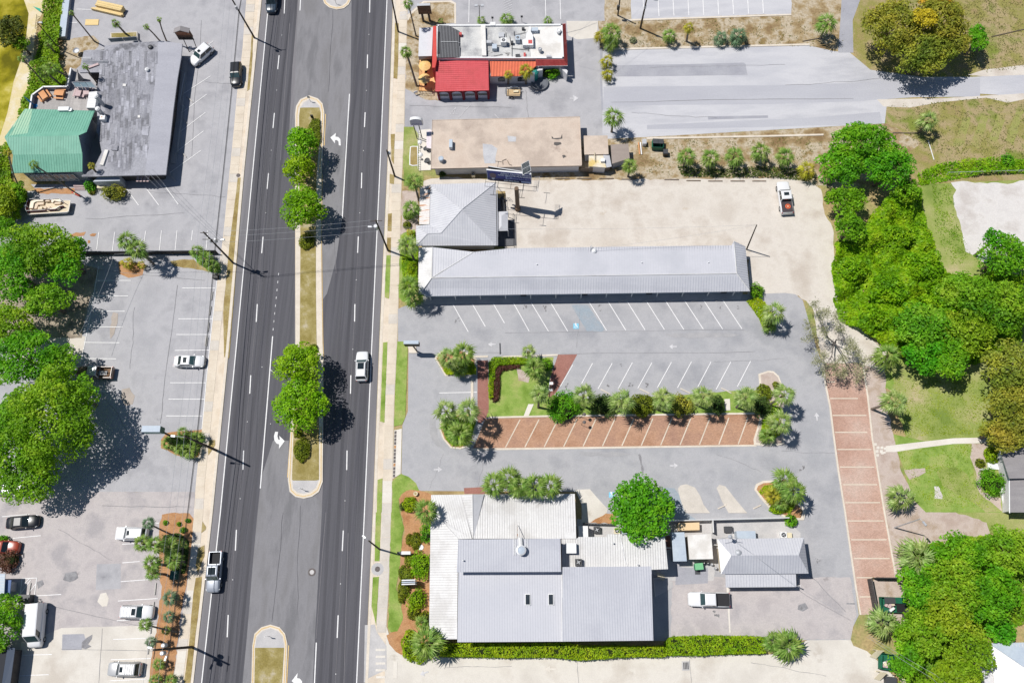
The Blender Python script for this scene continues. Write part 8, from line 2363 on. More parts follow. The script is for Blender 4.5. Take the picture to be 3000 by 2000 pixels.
wire('upper service wire from the slim sand lot pole over the long roof',[tE1,P(1734,728,4.4)],.014,.6)
wire('service wire into the red restaurant corner from the lot pole',[P(1655,128,4.2),tN2],.014,.5)
wire('second service wire beside the red restaurant corner',[P(1685,181,1.0),P(1765,154,5),tN1],.014,.3)
wire('twin service wire crossing the south-east wood, upper strand',[P(2545,1860,6),P(2740,1975,6),P(2830,2040,6)],.018,.4)
wire('twin service wire crossing the south-east wood, lower strand',[P(2540,1864,6),P(2730,1985,6),P(2810,2050,6)],.018,.4)
wire('service wire from the small metal house to the yard corner',[P(*q1('Z7',1460,290),5.5),P(*q1('Z7',2110,770),4.5),P(2480,1800,4)],.016,.5)
wm=thing('service_mast','service mast with round weatherhead and arms over the small metal house','mast',P(*q1('Z7',1475,305)))
b=Vector(wm.location)
mtop=P(*q1('Z7',1460,290),6.0)-b
MB().path([(0,0,0),mtop],.07,6).build('mast',m_lgrey,wm,True)
MB().lathe(tuple(mtop-Vector((0,0,.3))),[(.3,0),(.33,.3),(.1,.5)],12).build('transformer',m_lgrey,wm,True)
for d_ in ((-1.4,-.3,0),(1.1,-.2,.1),(.4,.6,0)):MB().path([mtop,mtop+Vector(d_)],.04,4).build('arm',m_lgrey,wm,True)

# ---- signs
def board(parent,pts4,th,m,name):
    """vertical board: two bottom corners and two heights"""
    a,b,z0,z1=pts4
    u=(b-a); u.z=0
    n=Vector((u.y,-u.x,0)).normalized()
    return MB().prism([(a+n*th/2)[:2],(b+n*th/2)[:2],(b-n*th/2)[:2],(a-n*th/2)[:2]],z0,z1).build(name,m,parent)


def text_on(parent,s,o,u,n,size,m,align='LEFT',bold=0.0,name='lettering',ext=.012,shear=0.0,sx=1.0):
    cu=bpy.data.curves.new(name,'FONT')
    cu.body=s
    cu.size=size
    cu.align_x=align
    cu.offset=bold
    cu.extrude=ext
    cu.shear=shear
    cu.resolution_u=2
    tmp=bpy.data.objects.new('tmp_text',cu)
    COL.objects.link(tmp)
    bpy.context.view_layer.update()
    me=bpy.data.meshes.new_from_object(tmp.evaluated_get(bpy.context.evaluated_depsgraph_get()))
    bpy.data.objects.remove(tmp)
    u,n=Vector(u).normalized(),Vector(n).normalized()
    v=n.cross(u)
    L=WL.get(parent.name,Vector((0,0,0)))
    M_=Matrix((u*sx,v,n)).transposed().to_4x4()
    M_.translation=Vector(o)-L
    me.transform(M_)
    me.materials.clear()
    me.materials.append(m)
    ob=bpy.data.objects.new(name,me)
    COL.objects.link(ob)
    ob.parent=parent
    WL[ob.name]=L
    return ob


# billboard
bb=thing('billboard','blue law firm billboard on a brown steel column over the sand lot','billboard',P(1517,614))
cb_=P(1517,614)
m_steel=mat('rusty_steel',[(.13,.085,.055),(.20,.14,.10)],scale=3,fine=10)
m_bbblue=mat('billboard_blue',[(.035,.045,.22),(.05,.06,.28)],scale=.3,fine_amt=0,rough=.5)
m_bbnavy=mat('billboard_navy',[(.012,.015,.07),(.02,.02,.09)],scale=.3,fine_amt=0,rough=.5)
m_bbtext=flat('billboard_white',(.75,.78,.85),.5,fine=0)
m_bbpale=flat('billboard_pale_blue',(.36,.42,.66),.5,fine=0)
MB().lathe(tuple(cb_),[(.48,0),(.48,.9),(.36,.95),(.36,7.6)],14).build('column',m_steel,bb)
zb0,zb1=7.4,10.6
fa,fb=P(1428.5,527,zb0),P(1557,540,zb0)
u=(fb-fa); u.z=0
Wd=u.length
u.normalize()
n=Vector((u.y,-u.x,0))
board(bb,(fa-n*.12,fb-n*.12,zb0,zb1),.22,m_whitem,'face_frame')
fo=fa+n*.0
face=MB()
extrude_uz(face,(fa.x,fa.y,0),u,n,[(.08,zb0+.1),(Wd-.08,zb0+.1),(Wd-.08,zb1-.1),(.08,zb1-.1)],.03).build('poster',m_bbblue,bb)
o3=Vector((fa.x,fa.y,0))+n*.032


def pan(pts,m,name,d=.01):return extrude_uz(MB(),o3,u,n,pts,d).build(name,m,bb)


pan([(.08,zb0+.1),(Wd-.08,zb0+.1),(Wd-.08,zb0+.9),(.08,zb0+.9)],m_bbnavy,'poster_band',.006)
m_skin=flat('printed_skin',(.17,.11,.13),.6,fine=0)
hx=Wd*.135
pan([(hx-.95+.02,zb0+.12),(hx+1.05,zb0+.12),(hx+.8,zb0+.75),(hx+.3,zb0+1.05),(hx-.3,zb0+1.05),(hx-.8,zb0+.75)],flat('printed_suit',(.06,.06,.15),.6,fine=0),'portrait_suit',.012)
pan([(hx+.55*math.cos(a),zb0+1.75+.78*math.sin(a))for a in [i*.4488 for i in range(14)]],m_skin,'portrait_head',.02)
pan([(hx-.2,zb0+.55),(hx,zb0+.3),(hx+.2,zb0+.55),(hx+.25,zb0+1.05),(hx-.25,zb0+1.05)],flat('printed_shirt',(.5,.5,.56),.6,fine=0),'portrait_shirt',.017)
for s,x,z,sz,al,m_,bo_ in (('ASSET PROTECTION',.64,2.50,.52,'CENTER',m_bbtext,.012),('AND ESTATE PLANNING',.63,1.94,.50,'CENTER',m_bbtext,.012),('Dowd Law Firm',.545,1.22,.47,'LEFT',m_bbpale,.004),('850.650.2202',.55,.30,.46,'CENTER',m_bbtext,.015)):
    text_on(bb,s,o3+u*Wd*x+Vector((0,0,zb0+z))+n*.02,u,n,sz,m_,al,bo_)
text_on(bb,'D',o3+u*Wd*.41+Vector((0,0,zb0+.98))+n*.02,u,n,1.25,m_bbpale,'LEFT',.02,'logo_letter',sx=1.25)
pan([(Wd*.535,zb0+1.08),(Wd*.93,zb0+1.08),(Wd*.93,zb0+1.11),(Wd*.535,zb0+1.11)],m_bbpale,'rule_line',.02)
pan([(Wd*.77,zb0+.18),(Wd*.985,zb0+.18),(Wd*.985,zb0+.80),(Wd*.77,zb0+.80)],m_bbpale,'owner_plate',.02)
ra,rb_=P(1431,492,zb1-.5),P(1556,512,zb1-.5)
board(bb,(ra,rb_,zb0,zb1),.2,m_black,'rear_face')
MB().path([ra+Vector((0,0,zb1-ra.z+.03)),rb_+Vector((0,0,zb1-rb_.z+.03))],.08,4).build('face_frame',m_whitem,bb)
br=MB()
for f in (.06,.35,.65,.94):
    a=fa.lerp(fb,f)-n*.25; b2=ra.lerp(rb_,f)
    for z in (zb0+.3,zb1-.3):br.path([(a.x,a.y,z),(b2.x,b2.y,z)],.05,4)
br.path([(fa.lerp(fb,.05)).to_tuple()[:2]+(zb0+.15,),(fa.lerp(fb,.95)).to_tuple()[:2]+(zb0+.15,)],.12,5)
br.build('truss',m_steel,bb)
cw_=MB()
for off1,off2,z in ((.35,1.15,zb0-.1),):
    A0,B0=Vector((fa.x,fa.y,0))-u*.3,Vector((fb.x,fb.y,0))+u*.9
    for d_ in (off1,off2):cw_.path([(A0+n*d_)+Vector((0,0,z)),(B0+n*d_)+Vector((0,0,z))],.035,4)
    for f in (0,.25,.5,.75,1):
        p=A0.lerp(B0,f)
        cw_.path([p+n*off1+Vector((0,0,z)),p+n*off2+Vector((0,0,z))],.03,4)
        cw_.path([p-n*.1+Vector((0,0,z)),p+n*off1+Vector((0,0,z))],.03,4)
cw_.build('catwalk',m_dgrey,bb)
m_mesh=flat('galvanised_grating',(.40,.40,.42),.7)
gw=MB()
for i in range(14):
    p=(Vector((fb.x,fb.y,0))+u*.35)+n*(-1.5+i*.2)
    gw.path([p+Vector((0,0,zb0-.1)),p+u*.8+Vector((0,0,zb0-.1))],.02,4)
gw.path([Vector((fb.x,fb.y,zb0-.1))+u*1.15-n*1.6,Vector((fb.x,fb.y,zb0-.1))+u*1.15+n*1.15],.035,4)
gw.build('side_grating',m_mesh,bb)
for f in (.18,.82):
    p=Vector((fa.x,fa.y,zb0-.1)).lerp(Vector((fb.x,fb.y,zb0-.1)),f)
    MB().path([p,p+n*2.6+Vector((0,0,.1))],.035,4).path([p+n*2.6-u*.55+Vector((0,0,.1)),p+n*2.6+u*.55+Vector((0,0,.1))],.05,4).build('floodlight_arm',m_dgrey,bb)
    q_=p-n*2.0
    MB().path([q_+n*.4,q_-n*1.6],.035,4).path([q_-n*1.6-u*.55,q_-n*1.6+u*.55],.05,4).build('floodlight_arm',m_dgrey,bb)
sp_=thing('solar_panel','tilted solar panel mounted above the billboard','solar panel',P(1540,495,10.6))
sc4=[P(1527,481,11.9),P(1549.5,469,11.9),P(1556,500,11.0),P(1531,514,11.0)]
MB().slab(sc4,.05).build('frame',m_whitem,sp_)
pnl=lambda a,b:sc4[0].lerp(sc4[1],a).lerp(sc4[3].lerp(sc4[2],a),b)+Vector((0,0,.012))
m_cell=mat('solar_cells',[(.035,.05,.055),(.055,.07,.075)],scale=3,fine_amt=.05,rough=.2)
for v0,v1 in ((.04,.485),(.515,.96)):
    for i in range(6):
        for j in range(4):
            a0_,a1_=.05+.9*i/6+.008,.05+.9*(i+1)/6-.008
            b0_,b1_=v0+(v1-v0)*j/4+.006,v0+(v1-v0)*(j+1)/4-.006
            MB().add([pnl(a0_,b0_),pnl(a0_,b1_),pnl(a1_,b1_),pnl(a1_,b0_)],[(0,1,2,3)]).build('cell',m_cell,sp_)
MB().path([P(1541,492,11.4)-Vector((0,0,.1)),P(1541,500,10.4)],.06,5).build('mount',m_dgrey,sp_)


def sign(label,base2,top2,z0,z1,mface,mpost=None,th=.3,posts=((.2,.8),),name='sign_board',cat='sign',roofm=None):
    a,b=P(top2[0][0],top2[0][1],z1),P(top2[1][0],top2[1][1],z1)
    t=thing(name,label,cat,((a.x+b.x)/2,(a.y+b.y)/2,0))
    board(t,(a,b,z0,z1),th,mface,'sign_panel')
    for f in posts[0]:
        p=a.lerp(b,f)
        MB().path([(p.x,p.y,0),(p.x,p.y,z0)],.1,6).build('post',mpost or m_dgrey,t)
    return t,a,b


m_plank=mat('sign_timber',[(.13,.075,.05),(.20,.12,.08)],scale=2,fine=10,fine_amt=.2)
c0,c1=q1('A2',1478,48),q1('A2',1600,44)
a,b=P(*c0,4.4),P(*c1,4.4)
ws=thing('timber_sign','brown timber plank sign on two posts at the north brown bed','sign',((a.x+b.x)/2,(a.y+b.y)/2,0))
for i in range(5):board(ws,(a,b,2.0+i*.48,2.0+i*.48+.45),.18,m_plank,'plank')
board(ws,(a+Vector((0,.02,0)),b+Vector((0,.02,0)),4.4,4.46),.5,m_lgrey,'top_cap')
for f in (.25,.75):
    p=a.lerp(b,f)
    MB().box((p.x,p.y,0),(.35,.35,2.0)).build('post',m_dwall,ws)
# oval pylon sign
a,b=P(*q1('A2',1407,1085),6.6),P(*q1('A2',1523,1085),6.6)
os_=thing('oval_sign','white oval topped sign with purple lettering beside the beige building','sign',((a.x+b.x)/2,(a.y+b.y)/2-.05,0))
u=(b-a); u.z=0; L_=u.length; u.normalize(); n=Vector((u.y,-u.x,0))
aa=Vector((a.x,a.y,0))
ov=[(0,4.7),(L_,4.7),(L_,6.0)]+[(L_/2+L_/2*math.cos(t),6.0+.65*math.sin(t))for t in [math.pi*i/10 for i in range(1,10)]]+[(0,6.0)]
extrude_uz(MB(),aa-n*.25,u,n,ov,.5).build('sign_panel',m_whitem,os_)
m_purple=flat('purple_lettering',(.14,.12,.38),.5,fine=0)
extrude_uz(MB(),aa+n*.25,u,n,[(.1,4.8),(L_-.1,4.8),(L_-.1,6.0)]+[(L_/2+(L_/2-.1)*math.cos(t),6.0+.55*math.sin(t))for t in [math.pi*i/10 for i in range(1,10)]]+[(.1,6.0)],.01).build('sign_face',flat('lilac_face',(.42,.42,.56),.5,fine=0),os_)
for k_ in range(7):extrude_uz(MB(),aa+n*.262,u,n,[(.25+k_*.27,5.0),(.42+k_*.27,5.0),(.42+k_*.27,5.22),(.25+k_*.27,5.22)],.012).build('lettering',m_purple,os_)
for f in (.2,.62):
    p=a.lerp(b,f)
    MB().path([(p.x,p.y,0),(p.x,p.y,4.7)],.09,6).build('post',m_dgrey,os_)
# green box sign
a,b=P(*q1('C1',1302,802),7.2),P(*q1('C1',1472,802),7.2)
gs=thing('green_box_sign','long dark green box sign on a tilted pole beside the mulch bed','sign',P(548,1312))
m_sgreen=flat('sign_green',(.02,.10,.085),.5)
board(gs,(a,b,5.6,7.2),.9,m_sgreen,'sign_cabinet')
u=(b-a); u.z=0; L_=u.length; u.normalize(); n=Vector((u.y,-u.x,0)); aa=Vector((a.x,a.y,0))
extrude_uz(MB(),aa+n*.45,u,n,[(.12,5.75),(L_-.12,5.75),(L_-.12,7.05),(.12,7.05)],.01).build('sign_face',flat('sign_teal',(.08,.24,.22),.4),gs)
board(gs,(a+n*.0,b+n*.0,7.2,7.24),.96,m_metalb,'top_cap')
pgb=P(*q1('C1',1640,905))
MB().path([pgb,((b.x-.6),b.y,5.6)],.16,8).build('post',m_steel,gs)
# roofed brown sign by the grey roof
a,b=P(*q1('A1',1592,275),4.6),P(*q1('A1',1735,275),4.6)
rs=thing('roofed_sign','brown sign with little slate roof on two thin posts beside the white four-by-four','sign',((a.x+b.x)/2,(a.y+b.y)/2,0))
board(rs,(a,b,2.7,4.4),.3,m_plank,'sign_panel')
u=(b-a); u.z=0; L_=u.length; u.normalize(); n=Vector((u.y,-u.x,0)); aa=Vector((a.x,a.y,0))
extrude_uz(MB(),aa+n*.15,u,n,[(.2,3.3),(L_-.2,3.3),(L_-.2,4.2),(.2,4.2)],.02).build('sign_face',mat('rust_sign_face',[(.28,.10,.05),(.42,.22,.14)],scale=2),rs)
extrude_uz(MB(),aa+n*.15,u,n,[(.0,2.0),(L_,2.0),(L_,2.7),(0,2.7)],.02).build('lower_panel',m_black,rs)
c=(a+b)/2
MB().slab([a-n*.5+Vector((0,0,-.2)),a+n*.5+Vector((0,0,-.2)),c+n*.5+Vector((0,0,.45)),c-n*.5+Vector((0,0,.45))],.08).slab([b-n*.5+Vector((0,0,-.2)),b+n*.5+Vector((0,0,-.2)),c+n*.5+Vector((0,0,.45)),c-n*.5+Vector((0,0,.45))],.08).build('sign_roof',m_shing,rs)
for (x,y),f in ((q1('A1',1740,480),.3),(q1('A1',1805,440),.95)):
    p=P(x,y)
    MB().path([p,(a.lerp(b,f).x,a.lerp(b,f).y,2.7)],.07,6).build('post',m_pole,rs)
# black box sign by the main lot entrance
a,b=P(*q1('C2',1356,8),4.6),P(*q1('C2',1494,8),4.6)
ks=thing('black_box_sign','black box sign with pale top on a post at the main lot entrance','sign',P(1222,1029))
board(ks,(a,b,3.2,4.6),.5,m_black,'sign_cabinet')
board(ks,(a,b,4.6,4.64),.56,m_metalb,'top_cap')
MB().path([P(1222,1029),((a.x+b.x)/2,(a.y+b.y)/2,3.2)],.12,7).build('post',m_black,ks)
tag(raised('sign_plinth',m_kerb,q('C2',(1400,45),(1470,45),(1480,108),(1405,108)),0,.12,None),None)
# box over the restaurant bed, blue sign, planter, well cover
c=P(*q1('D2',1378,372),1.6)
mbx=thing('menu_box','white box sign with grey west half beside the utility pole in the bed','sign',(c.x,c.y,0))
MB().box((c.x,c.y,.9),(1.35,.45,.8)).build('cabinet',m_whitem,mbx)
MB().box((c.x-1.0,c.y-.03,.75),(.7,.42,.7)).build('side_cabinet',m_dgrey,mbx)
MB().box((c.x,c.y,0),(.2,.2,.9)).build('post',m_dgrey,mbx)
a,b=P(*q1('D2',1338,642),2.6),P(*q1('D2',1462,638),2.6)
bs_=thing('monument_sign','double-faced blue and white sign standing in the restaurant bed','sign',((a.x+b.x)/2,(a.y+b.y)/2,0))
for dy in (-.28,.0,.28):
    board(bs_,(a+Vector((0,dy,0)),b+Vector((0,dy,0)),.9,2.6),.16,m_whitem if dy else m_metalb,'sign_panel')
for f in (.15,.85):
    p=a.lerp(b,f)
    MB().box((p.x,p.y,0),(.25,.3,.9)).build('post',m_dgrey,bs_)
c=P(*q1('D2',1515,322))
wc=thing('round_slab','round white stone slab in the brown restaurant bed','slab',(c.x,c.y,.04))
MB().lathe((c.x,c.y,.03),[(.42,0),(.42,.09),(.39,.11)],20).build('stone',m_whitem,wc)
c=P(*q1('C2',1470,1400))
pl_=thing('plant_pot','cream ring planter at the edge of the restaurant bed','planter',(c.x,c.y,.04))
MB().lathe((c.x,c.y,.03),[(.26,0),(.34,.5),(.28,.5),(.25,.4)],14).build('pot',m_cream,pl_)
MB().lathe((c.x,c.y,.40),[(.24,0),(.1,.08)],10).build('soil',m_dirt2,pl_)
# direction sign posts on the median
for (px,py,tx,ty,lab)in ((910,299,903,296,'thin dark sign post on the north nose of the long median'),(889,1434,900,1443,'thin dark sign post on the south nose of the long median'),(790,1863,800,1863,'thin dark sign post on the nose of the southern median'),(986,14,976,6,'thin dark sign post on the nose of the northern median')):
    c=P(px,py)
    t=thing('sign_post',lab,'sign post',c,0,'sign posts on the median noses')
    MB().path([(0,0,.1),(0,0,1.9)],.035,5).build('post',m_dgrey,t,True)
    MB().box((0,0,1.2),(.5,.03,.65)).build('sign_panel',m_lgrey,t,True)
c=P(*q1('A2',535,1110))
t=thing('utility_box','slanted black and white marker box at the median hedge','marker',c)
MB().path([(0,0,.2),(0,0,1.6)],.05,5).build('post',m_dgrey,t,True)
MB().box((-.05,0,.9),(.45,.2,.9)).build('panel',m_black,t,True)
MB().box((.1,-.7,.1),(.4,.3,.4)).build('cabinet',m_lgrey,t,True)
c=P(*q1('A2',1465,840),1.0)
t=thing('yard_sign','small white roadside notice at the corner of the brown bed','sign',(c.x,c.y,0))
MB().box((c.x,c.y,.5),(.75,.06,.55),.4).build('sign_panel',m_whitem,t)
MB().path([(c.x-.2,c.y,0),(c.x-.2,c.y,.5)],.03,4).path([(c.x+.2,c.y,0),(c.x+.2,c.y,.5)],.03,4).build('post',m_dgrey,t)
for (x,y,lab)in ((*q1('Z1',1141,50),'small dark sign on a post behind the red restaurant, western one'),(*q1('Z1',1545,35),'small dark sign on a post behind the red restaurant, eastern one')):
    c=P(x,y,1.7)
    t=thing('sign_post',lab,'sign post',(c.x,c.y,0),0,'parking signs behind the red restaurant')
    MB().path([(c.x,c.y,0),(c.x,c.y,1.7)],.035,5).build('post',m_dgrey,t)
    MB().box((c.x,c.y,1.3),(.4,.06,.5)).build('sign_panel',m_dgrey,t)

# ---- fences, walls, dumpsters, street furniture
fe=thing('board_fence','dark board fence between the two west lots','fence',P(420,750))
a,b=P(252,747),P(640,743)
N=120
for i in range(N):
    c=a.lerp(b,(i+.5)/N)
    MB().box((c.x,c.y,0),((b-a).length/N-.015,.05,1.45+rnd.uniform(-.02,.02))).build('board',m_dwall,fe)
MB().path([a+Vector((0,0,1.48)),b+Vector((0,0,1.48))],.06,4).build('cap_rail',m_gwall,fe)
for i in range(7):
    c=a.lerp(b,i/6)
    MB().box((c.x,c.y-.08,0),(.12,.12,1.5)).build('post',m_dwall,fe)
wl_=thing('parking_wall','long blue-grey capped wall between the thicket and the north-west lot','wall',P(186,60))
for z0,z1,m_,w0,w1 in ((0,.9,m_gwall,.0,1.15),(.9,1.0,m_metalb,-.05,1.2)):
    wa,wb2=P(190,-40,z1),P(172,108,z1)
    u=(wb2-wa); u.z=0; u.normalize(); n=Vector((-u.y,u.x,0))
    if n.x<0:n=-n
    MB().prism([wa+n*w0,wb2+n*w0,wb2+n*w1,wa+n*w1],z0,z1).build('wall_top' if z0 else 'wall_body',m_,wl_)
de=thing('dumpster_enclosure','dark board enclosure around the dumpster beside the brick strip','enclosure',P(2600,1750))
for (a,b,h)in ((q1('Z8',245,195),q1('Z8',330,650),1.9),(q1('Z8',300,185),q1('Z8',640,190),1.9)):
    A0,B0=P(*a,1.9),P(*b,1.9)
    A0.z=B0.z=0
    N=int((B0-A0).length/.24)
    for i in range(N):
        c=A0.lerp(B0,(i+.5)/N)
        MB().box((c.x,c.y,0),((B0-A0).length/N-.02,.07,h),math.atan2((B0-A0).y,(B0-A0).x)).build('board',m_dwall,de)
    MB().path([A0+Vector((0,0,h)),B0+Vector((0,0,h))],.08,4).build('cap_rail',m_dwall,de)
MB().prism([P(*p,1.7)for p in q('Z8',(700,580),(750,580),(770,730),(700,730))],.1,1.6).build('gate',m_dgrey,de)
ground('bare_patch',m_gravel,7,q('Z8',(330,220),(640,220),(660,440),(690,700),(560,710),(430,670),(360,640)))


m_dgreen=mat('dumpster_green',[(.008,.10,.055),(.015,.13,.075)],scale=1,fine=6,rough=.5)


def dumpster(label,c,sx,sy,rz,lids,junk=False):
    t=thing('dumpster',label,'dumpster',(c.x,c.y,.05),rz,'green dumpsters')
    mb=MB()
    x,y=sx/2,sy/2
    for a,b in (((-x,-y),(x,-y)),((x,-y),(x,y)),((x,y),(-x,y)),((-x,y),(-x,-y))):
        pa,pb=Vector(a),Vector(b)
        nn=Vector((pb.y-pa.y,pa.x-pb.x)).normalized()*-.06
        h=1.15
        mb.prism([pa,pb,pb+nn,pa+nn],.12,h)
    mb.box((0,0,.12),(sx-.05,sy-.05,.06))
    mb.build('bin_body',m_dgreen,t,True)
    for (x0,x1,y0,y1,m_)in lids:
        MB().box(((x0+x1)/2,(y0+y1)/2,1.16),(x1-x0,y1-y0,.05)).build('lid',m_,t,True)
    for s in (-1,1):MB().box((s*(x+.06),0,.6),(.12,sy*.8,.16)).build('lifting_sleeve',m_dgreen,t,True)
    if junk:
        for i in range(7):
            MB().box((rnd.uniform(-x*.6,x*.2),rnd.uniform(-y*.7,y*.2),.55),(rnd.uniform(.3,.55),rnd.uniform(.3,.5),rnd.uniform(.2,.45)),rnd.uniform(0,3)).build('rubbish',rnd.choice((m_cream,m_whitem,m_pinkw)),t,True)
    return t


c=P(*q1('A3',1342,1318),1.1)
dumpster('green dumpster with black lids beside the pale lot kerb',c,1.9,1.7,R_(-4),[(-.93,-.02,-.1,.83,m_dgrey),(.02,.93,-.1,.83,m_dgrey)])
c=P(*q1('Z8',530,540),1.1)
dumpster('green dumpster with rubbish showing in the dark enclosure',c,3.4,2.1,R_(-2),[(-1.3,.25,.15,1.0,m_dgrey),(.3,1.6,-1.0,.15,m_black),(.25,1.2,.2,1.0,m_dgreen)],True)
c=P(*q1('Z8',450,1290),1.1)
dumpster('open green dumpster full of rubbish at the alley end',c,2.0,2.2,R_(-8),[(-1.0,-.75,-1.0,.9,m_dgreen)],True)
for pts,lab in ((q('Z8',(215,1220),(310,1135),(395,1145),(300,1250)),'upper cream gate panel beside the open dumpster'),(q('Z8',(275,1510),(360,1420),(440,1440),(350,1535)),'lower cream gate panel at the alley end')):
    t=thing('gate_panel',lab,'gate',P(*pts[0]),0,'cream gate panels')
    W=[P(a,b,z)for (a,b),z in zip(pts,(.3,1.7,1.7,.3))]
    MB().slab(W,.08).build('panel',m_cream,t)
    MB().path([W[1],(W[1].x,W[1].y,0)],.07,5).path([W[2],(W[2].x,W[2].y,0)],.07,5).build('post',m_cream,t)
c=P(*q1('Z8',500,1540),.9)
tag(MB().box((c.x,c.y,.05),(1.5,1.1,.9),-.1).build('dark_bin',m_dgrey),'dark grey bin at the bottom edge beside the cream gate','bin')
fe=thing('low_fence','low cream slatted fence at the bottom edge by the dumpster','fence',P(2645,1990))
a,b=P(*q1('Z8',600,1440)),P(*q1('Z8',670,1640))
for i in range(14):
    c=a.lerp(b,(i+.5)/14)
    MB().box((c.x,c.y,0),(.5,.12,.8)).build('slat',m_cream,fe)
t=dumpster('small pale green wheeled bin in the service yard',P(*q1('D3',1717,497),1.0),1.15,.9,R_(5),[])
t['group']=''
del t['group']
m_pgreen=flat('pale_green_plastic',(.16,.44,.22),.6)
for ch in list(t.children):
    if ch.name.startswith('bin_body'):
        ch.data=ch.data.copy(); ch.data.materials.clear(); ch.data.materials.append(m_pgreen)
MB().box((0,0,1.15),(1.2,.95,.05),0).build('lid',m_pgreen,t,True)
c=P(*q1('D3',1703,548))
tag(MB().prism([P(*p)for p in q('D3',(1680,532),(1728,530),(1730,570),(1682,570))],.03,.09).build('floor_mat',m_dgrey),'dark square mat in front of the pale green bin','mat')
for i,(x,y)in enumerate(((1755,468),(1790,470),(1830,480),(1865,515))):
    c=P(*q1('D3',x,y))
    t=thing('gas_bottle',('first','second','third','last')[i]+' white topped bottle from the green bin along the white shed','gas bottle',c,0,'gas bottles behind the white shed')
    MB().lathe((0,0,.04),[(.18,0),(.2,.1),(.2,.75),(.08,.9)],10).build('bottle_body',m_dgrey if i<2 else m_lgrey,t,True)
    MB().lathe((0,0,.92),[(.07,0),(.07,.12),(.03,.15)],8).build('valve',m_whitem,t,True)
c=P(*q1('A3',1217,1300),.9)
t=thing('cabinet','narrow white utility cabinet on the earth beside the dumpster','cabinet',(c.x,c.y,0))
MB().box((c.x,c.y,0),(.65,.9,.9)).build('cabinet_body',m_whitem,t)
MB().box((c.x,c.y,.9),(.7,.95,.05)).build('cabinet_top',m_lgrey,t)
c=P(*q1('A3',1412,1395),.9)
t=thing('small_bin','small black wheeled bin beside the green dumpster','bin',(c.x,c.y,0))
MB().box((c.x,c.y,0),(.75,.9,.95),0,1.08).build('bin_body',m_black,t)
MB().box((c.x,c.y+.05,.96),(.82,.85,.05)).build('lid',m_dgrey,t)
for i,(x,mm)in enumerate(((1165,m_terra),(1183,m_whitem))):
    a,b=P(*q1('A3',x-3,1310),.12),P(*q1('A3',x+8,1420),.12)
    tag(MB().path([a,b],.12,5).build('timber_post',mm),('orange-brown','pale')[i]+' post lying on the earth near the utility cabinet','post','posts lying on the earth')
# timber stacks
m_lum=mat('fresh_lumber',[(.68,.50,.23),(.74,.57,.29)],scale=1.2,fine=8,fine_amt=.08,stretch=(.3,3))
st1=thing('lumber_stack','tall stack of yellow lumber, larger of the two in the north lot','lumber stack',P(318,20))
A0,B0=P(*q1('A1',885,20),1.2),P(*q1('A1',1120,72),1.2)
u=(B0-A0); u.z=0; L_=u.length; u.normalize(); n=Vector((-u.y,u.x,0)); ang=math.atan2(u.y,u.x)
mid=(A0+B0)/2
for lvl in range(5):
    for j in range(5):
        c=mid+n*(-.46+j*.235-.1)
        MB().box((c.x+rnd.uniform(-.06,.06),c.y,.1+lvl*.22),(L_,.22,.20),ang).build('plank',m_lum,st1)
st2=thing('lumber_stack','low stack of yellow lumber in front of the tall stack','lumber stack',P(313,35))
A0,B0=P(*q1('A1',848,70),.6),P(*q1('A1',1125,135),.6)
u=(B0-A0); u.z=0; L_=u.length; u.normalize(); n=Vector((-u.y,u.x,0)); ang=math.atan2(u.y,u.x)
mid=(A0+B0)/2
for lvl in range(3):
    for j in range(3):
        c=mid+n*(-.2+j*.2)+u*(j*.25-.2)
        MB().box((c.x,c.y,.1+lvl*.18),(L_*(1 if j<2 else .9),.19,.16),ang).build('plank',m_lum,st2)
tag(MB().prism([P(*p)for p in q('A1',(790,183),(910,183),(905,235),(782,236))],.04,.12).build('plywood_sheet',m_lum),'pale yellow plywood sheet lying flat on the north-west lot','plywood sheet')
bxp=thing('box_planter','grass filled box planter north of the grey roof','planter',P(363,100))
pts=q('A1',(1012,300),(1260,290),(1262,350),(1015,352))
MB().prism([P(*p,.6)for p in pts],0,.55).build('planter_box',m_conc3,bxp)
MB().prism(inset([P(*p,.6)for p in pts],.2),.5,.6).build('soil',m_medgrass,bxp)
gp_=thing('glass_awning','dark glass awning panels on the north wall of the grey roof','awning',P(358,117))
W=PP([(*q1('A1',990,355),2.6),(*q1('A1',1255,338),2.6),(*q1('A1',1268,372),2.3),(*q1('A1',1020,390),2.3)])
for i in range(2):
    f0,f1=i/2+.01,(i+1)/2-.01
    MB().slab([W[0].lerp(W[1],f0),W[0].lerp(W[1],f1),W[3].lerp(W[2],f1),W[3].lerp(W[2],f0)],.05).build('pane',m_glass,gp_)
mb=MB()
for i in range(4):mb.path([W[i],W[(i+1)% 4]],.05,4)
mb.build('frame',m_lgrey,gp_)
c=P(*q1('A1',700,465),1)
t=thing('satellite_dish','pale round dish on the earth north-west of the grey roof','satellite dish',(c.x,c.y,0))
MB().lathe((c.x,c.y,.75),[(.05,-.02),(.40,.10),(.62,.28),(.60,.30),(.40,.13)],18).build('dish',m_lgrey,t)
MB().path([(c.x,c.y,0),(c.x,c.y,.8)],.06,6).build('post',m_dgrey,t)
c=P(*q1('A1',1380,432),3.7)
tag(MB().lathe((c.x,c.y,3.45),[(.42,0),(.42,.35),(.3,.45),(.05,.5)],12).build('roof_vent',m_dgrey),'dark domed vent at the north end of the grey roof','vent','vents on the grey roof')
c=P(*q1('A1',1352,642),3.7)
tag(MB().lathe((c.x,c.y,3.4),[(.3,0),(.3,.4),(.36,.5),(.05,.7)],12).build('roof_vent',m_whitem),'shiny white domed vent in the middle of the grey roof','vent','vents on the grey roof')
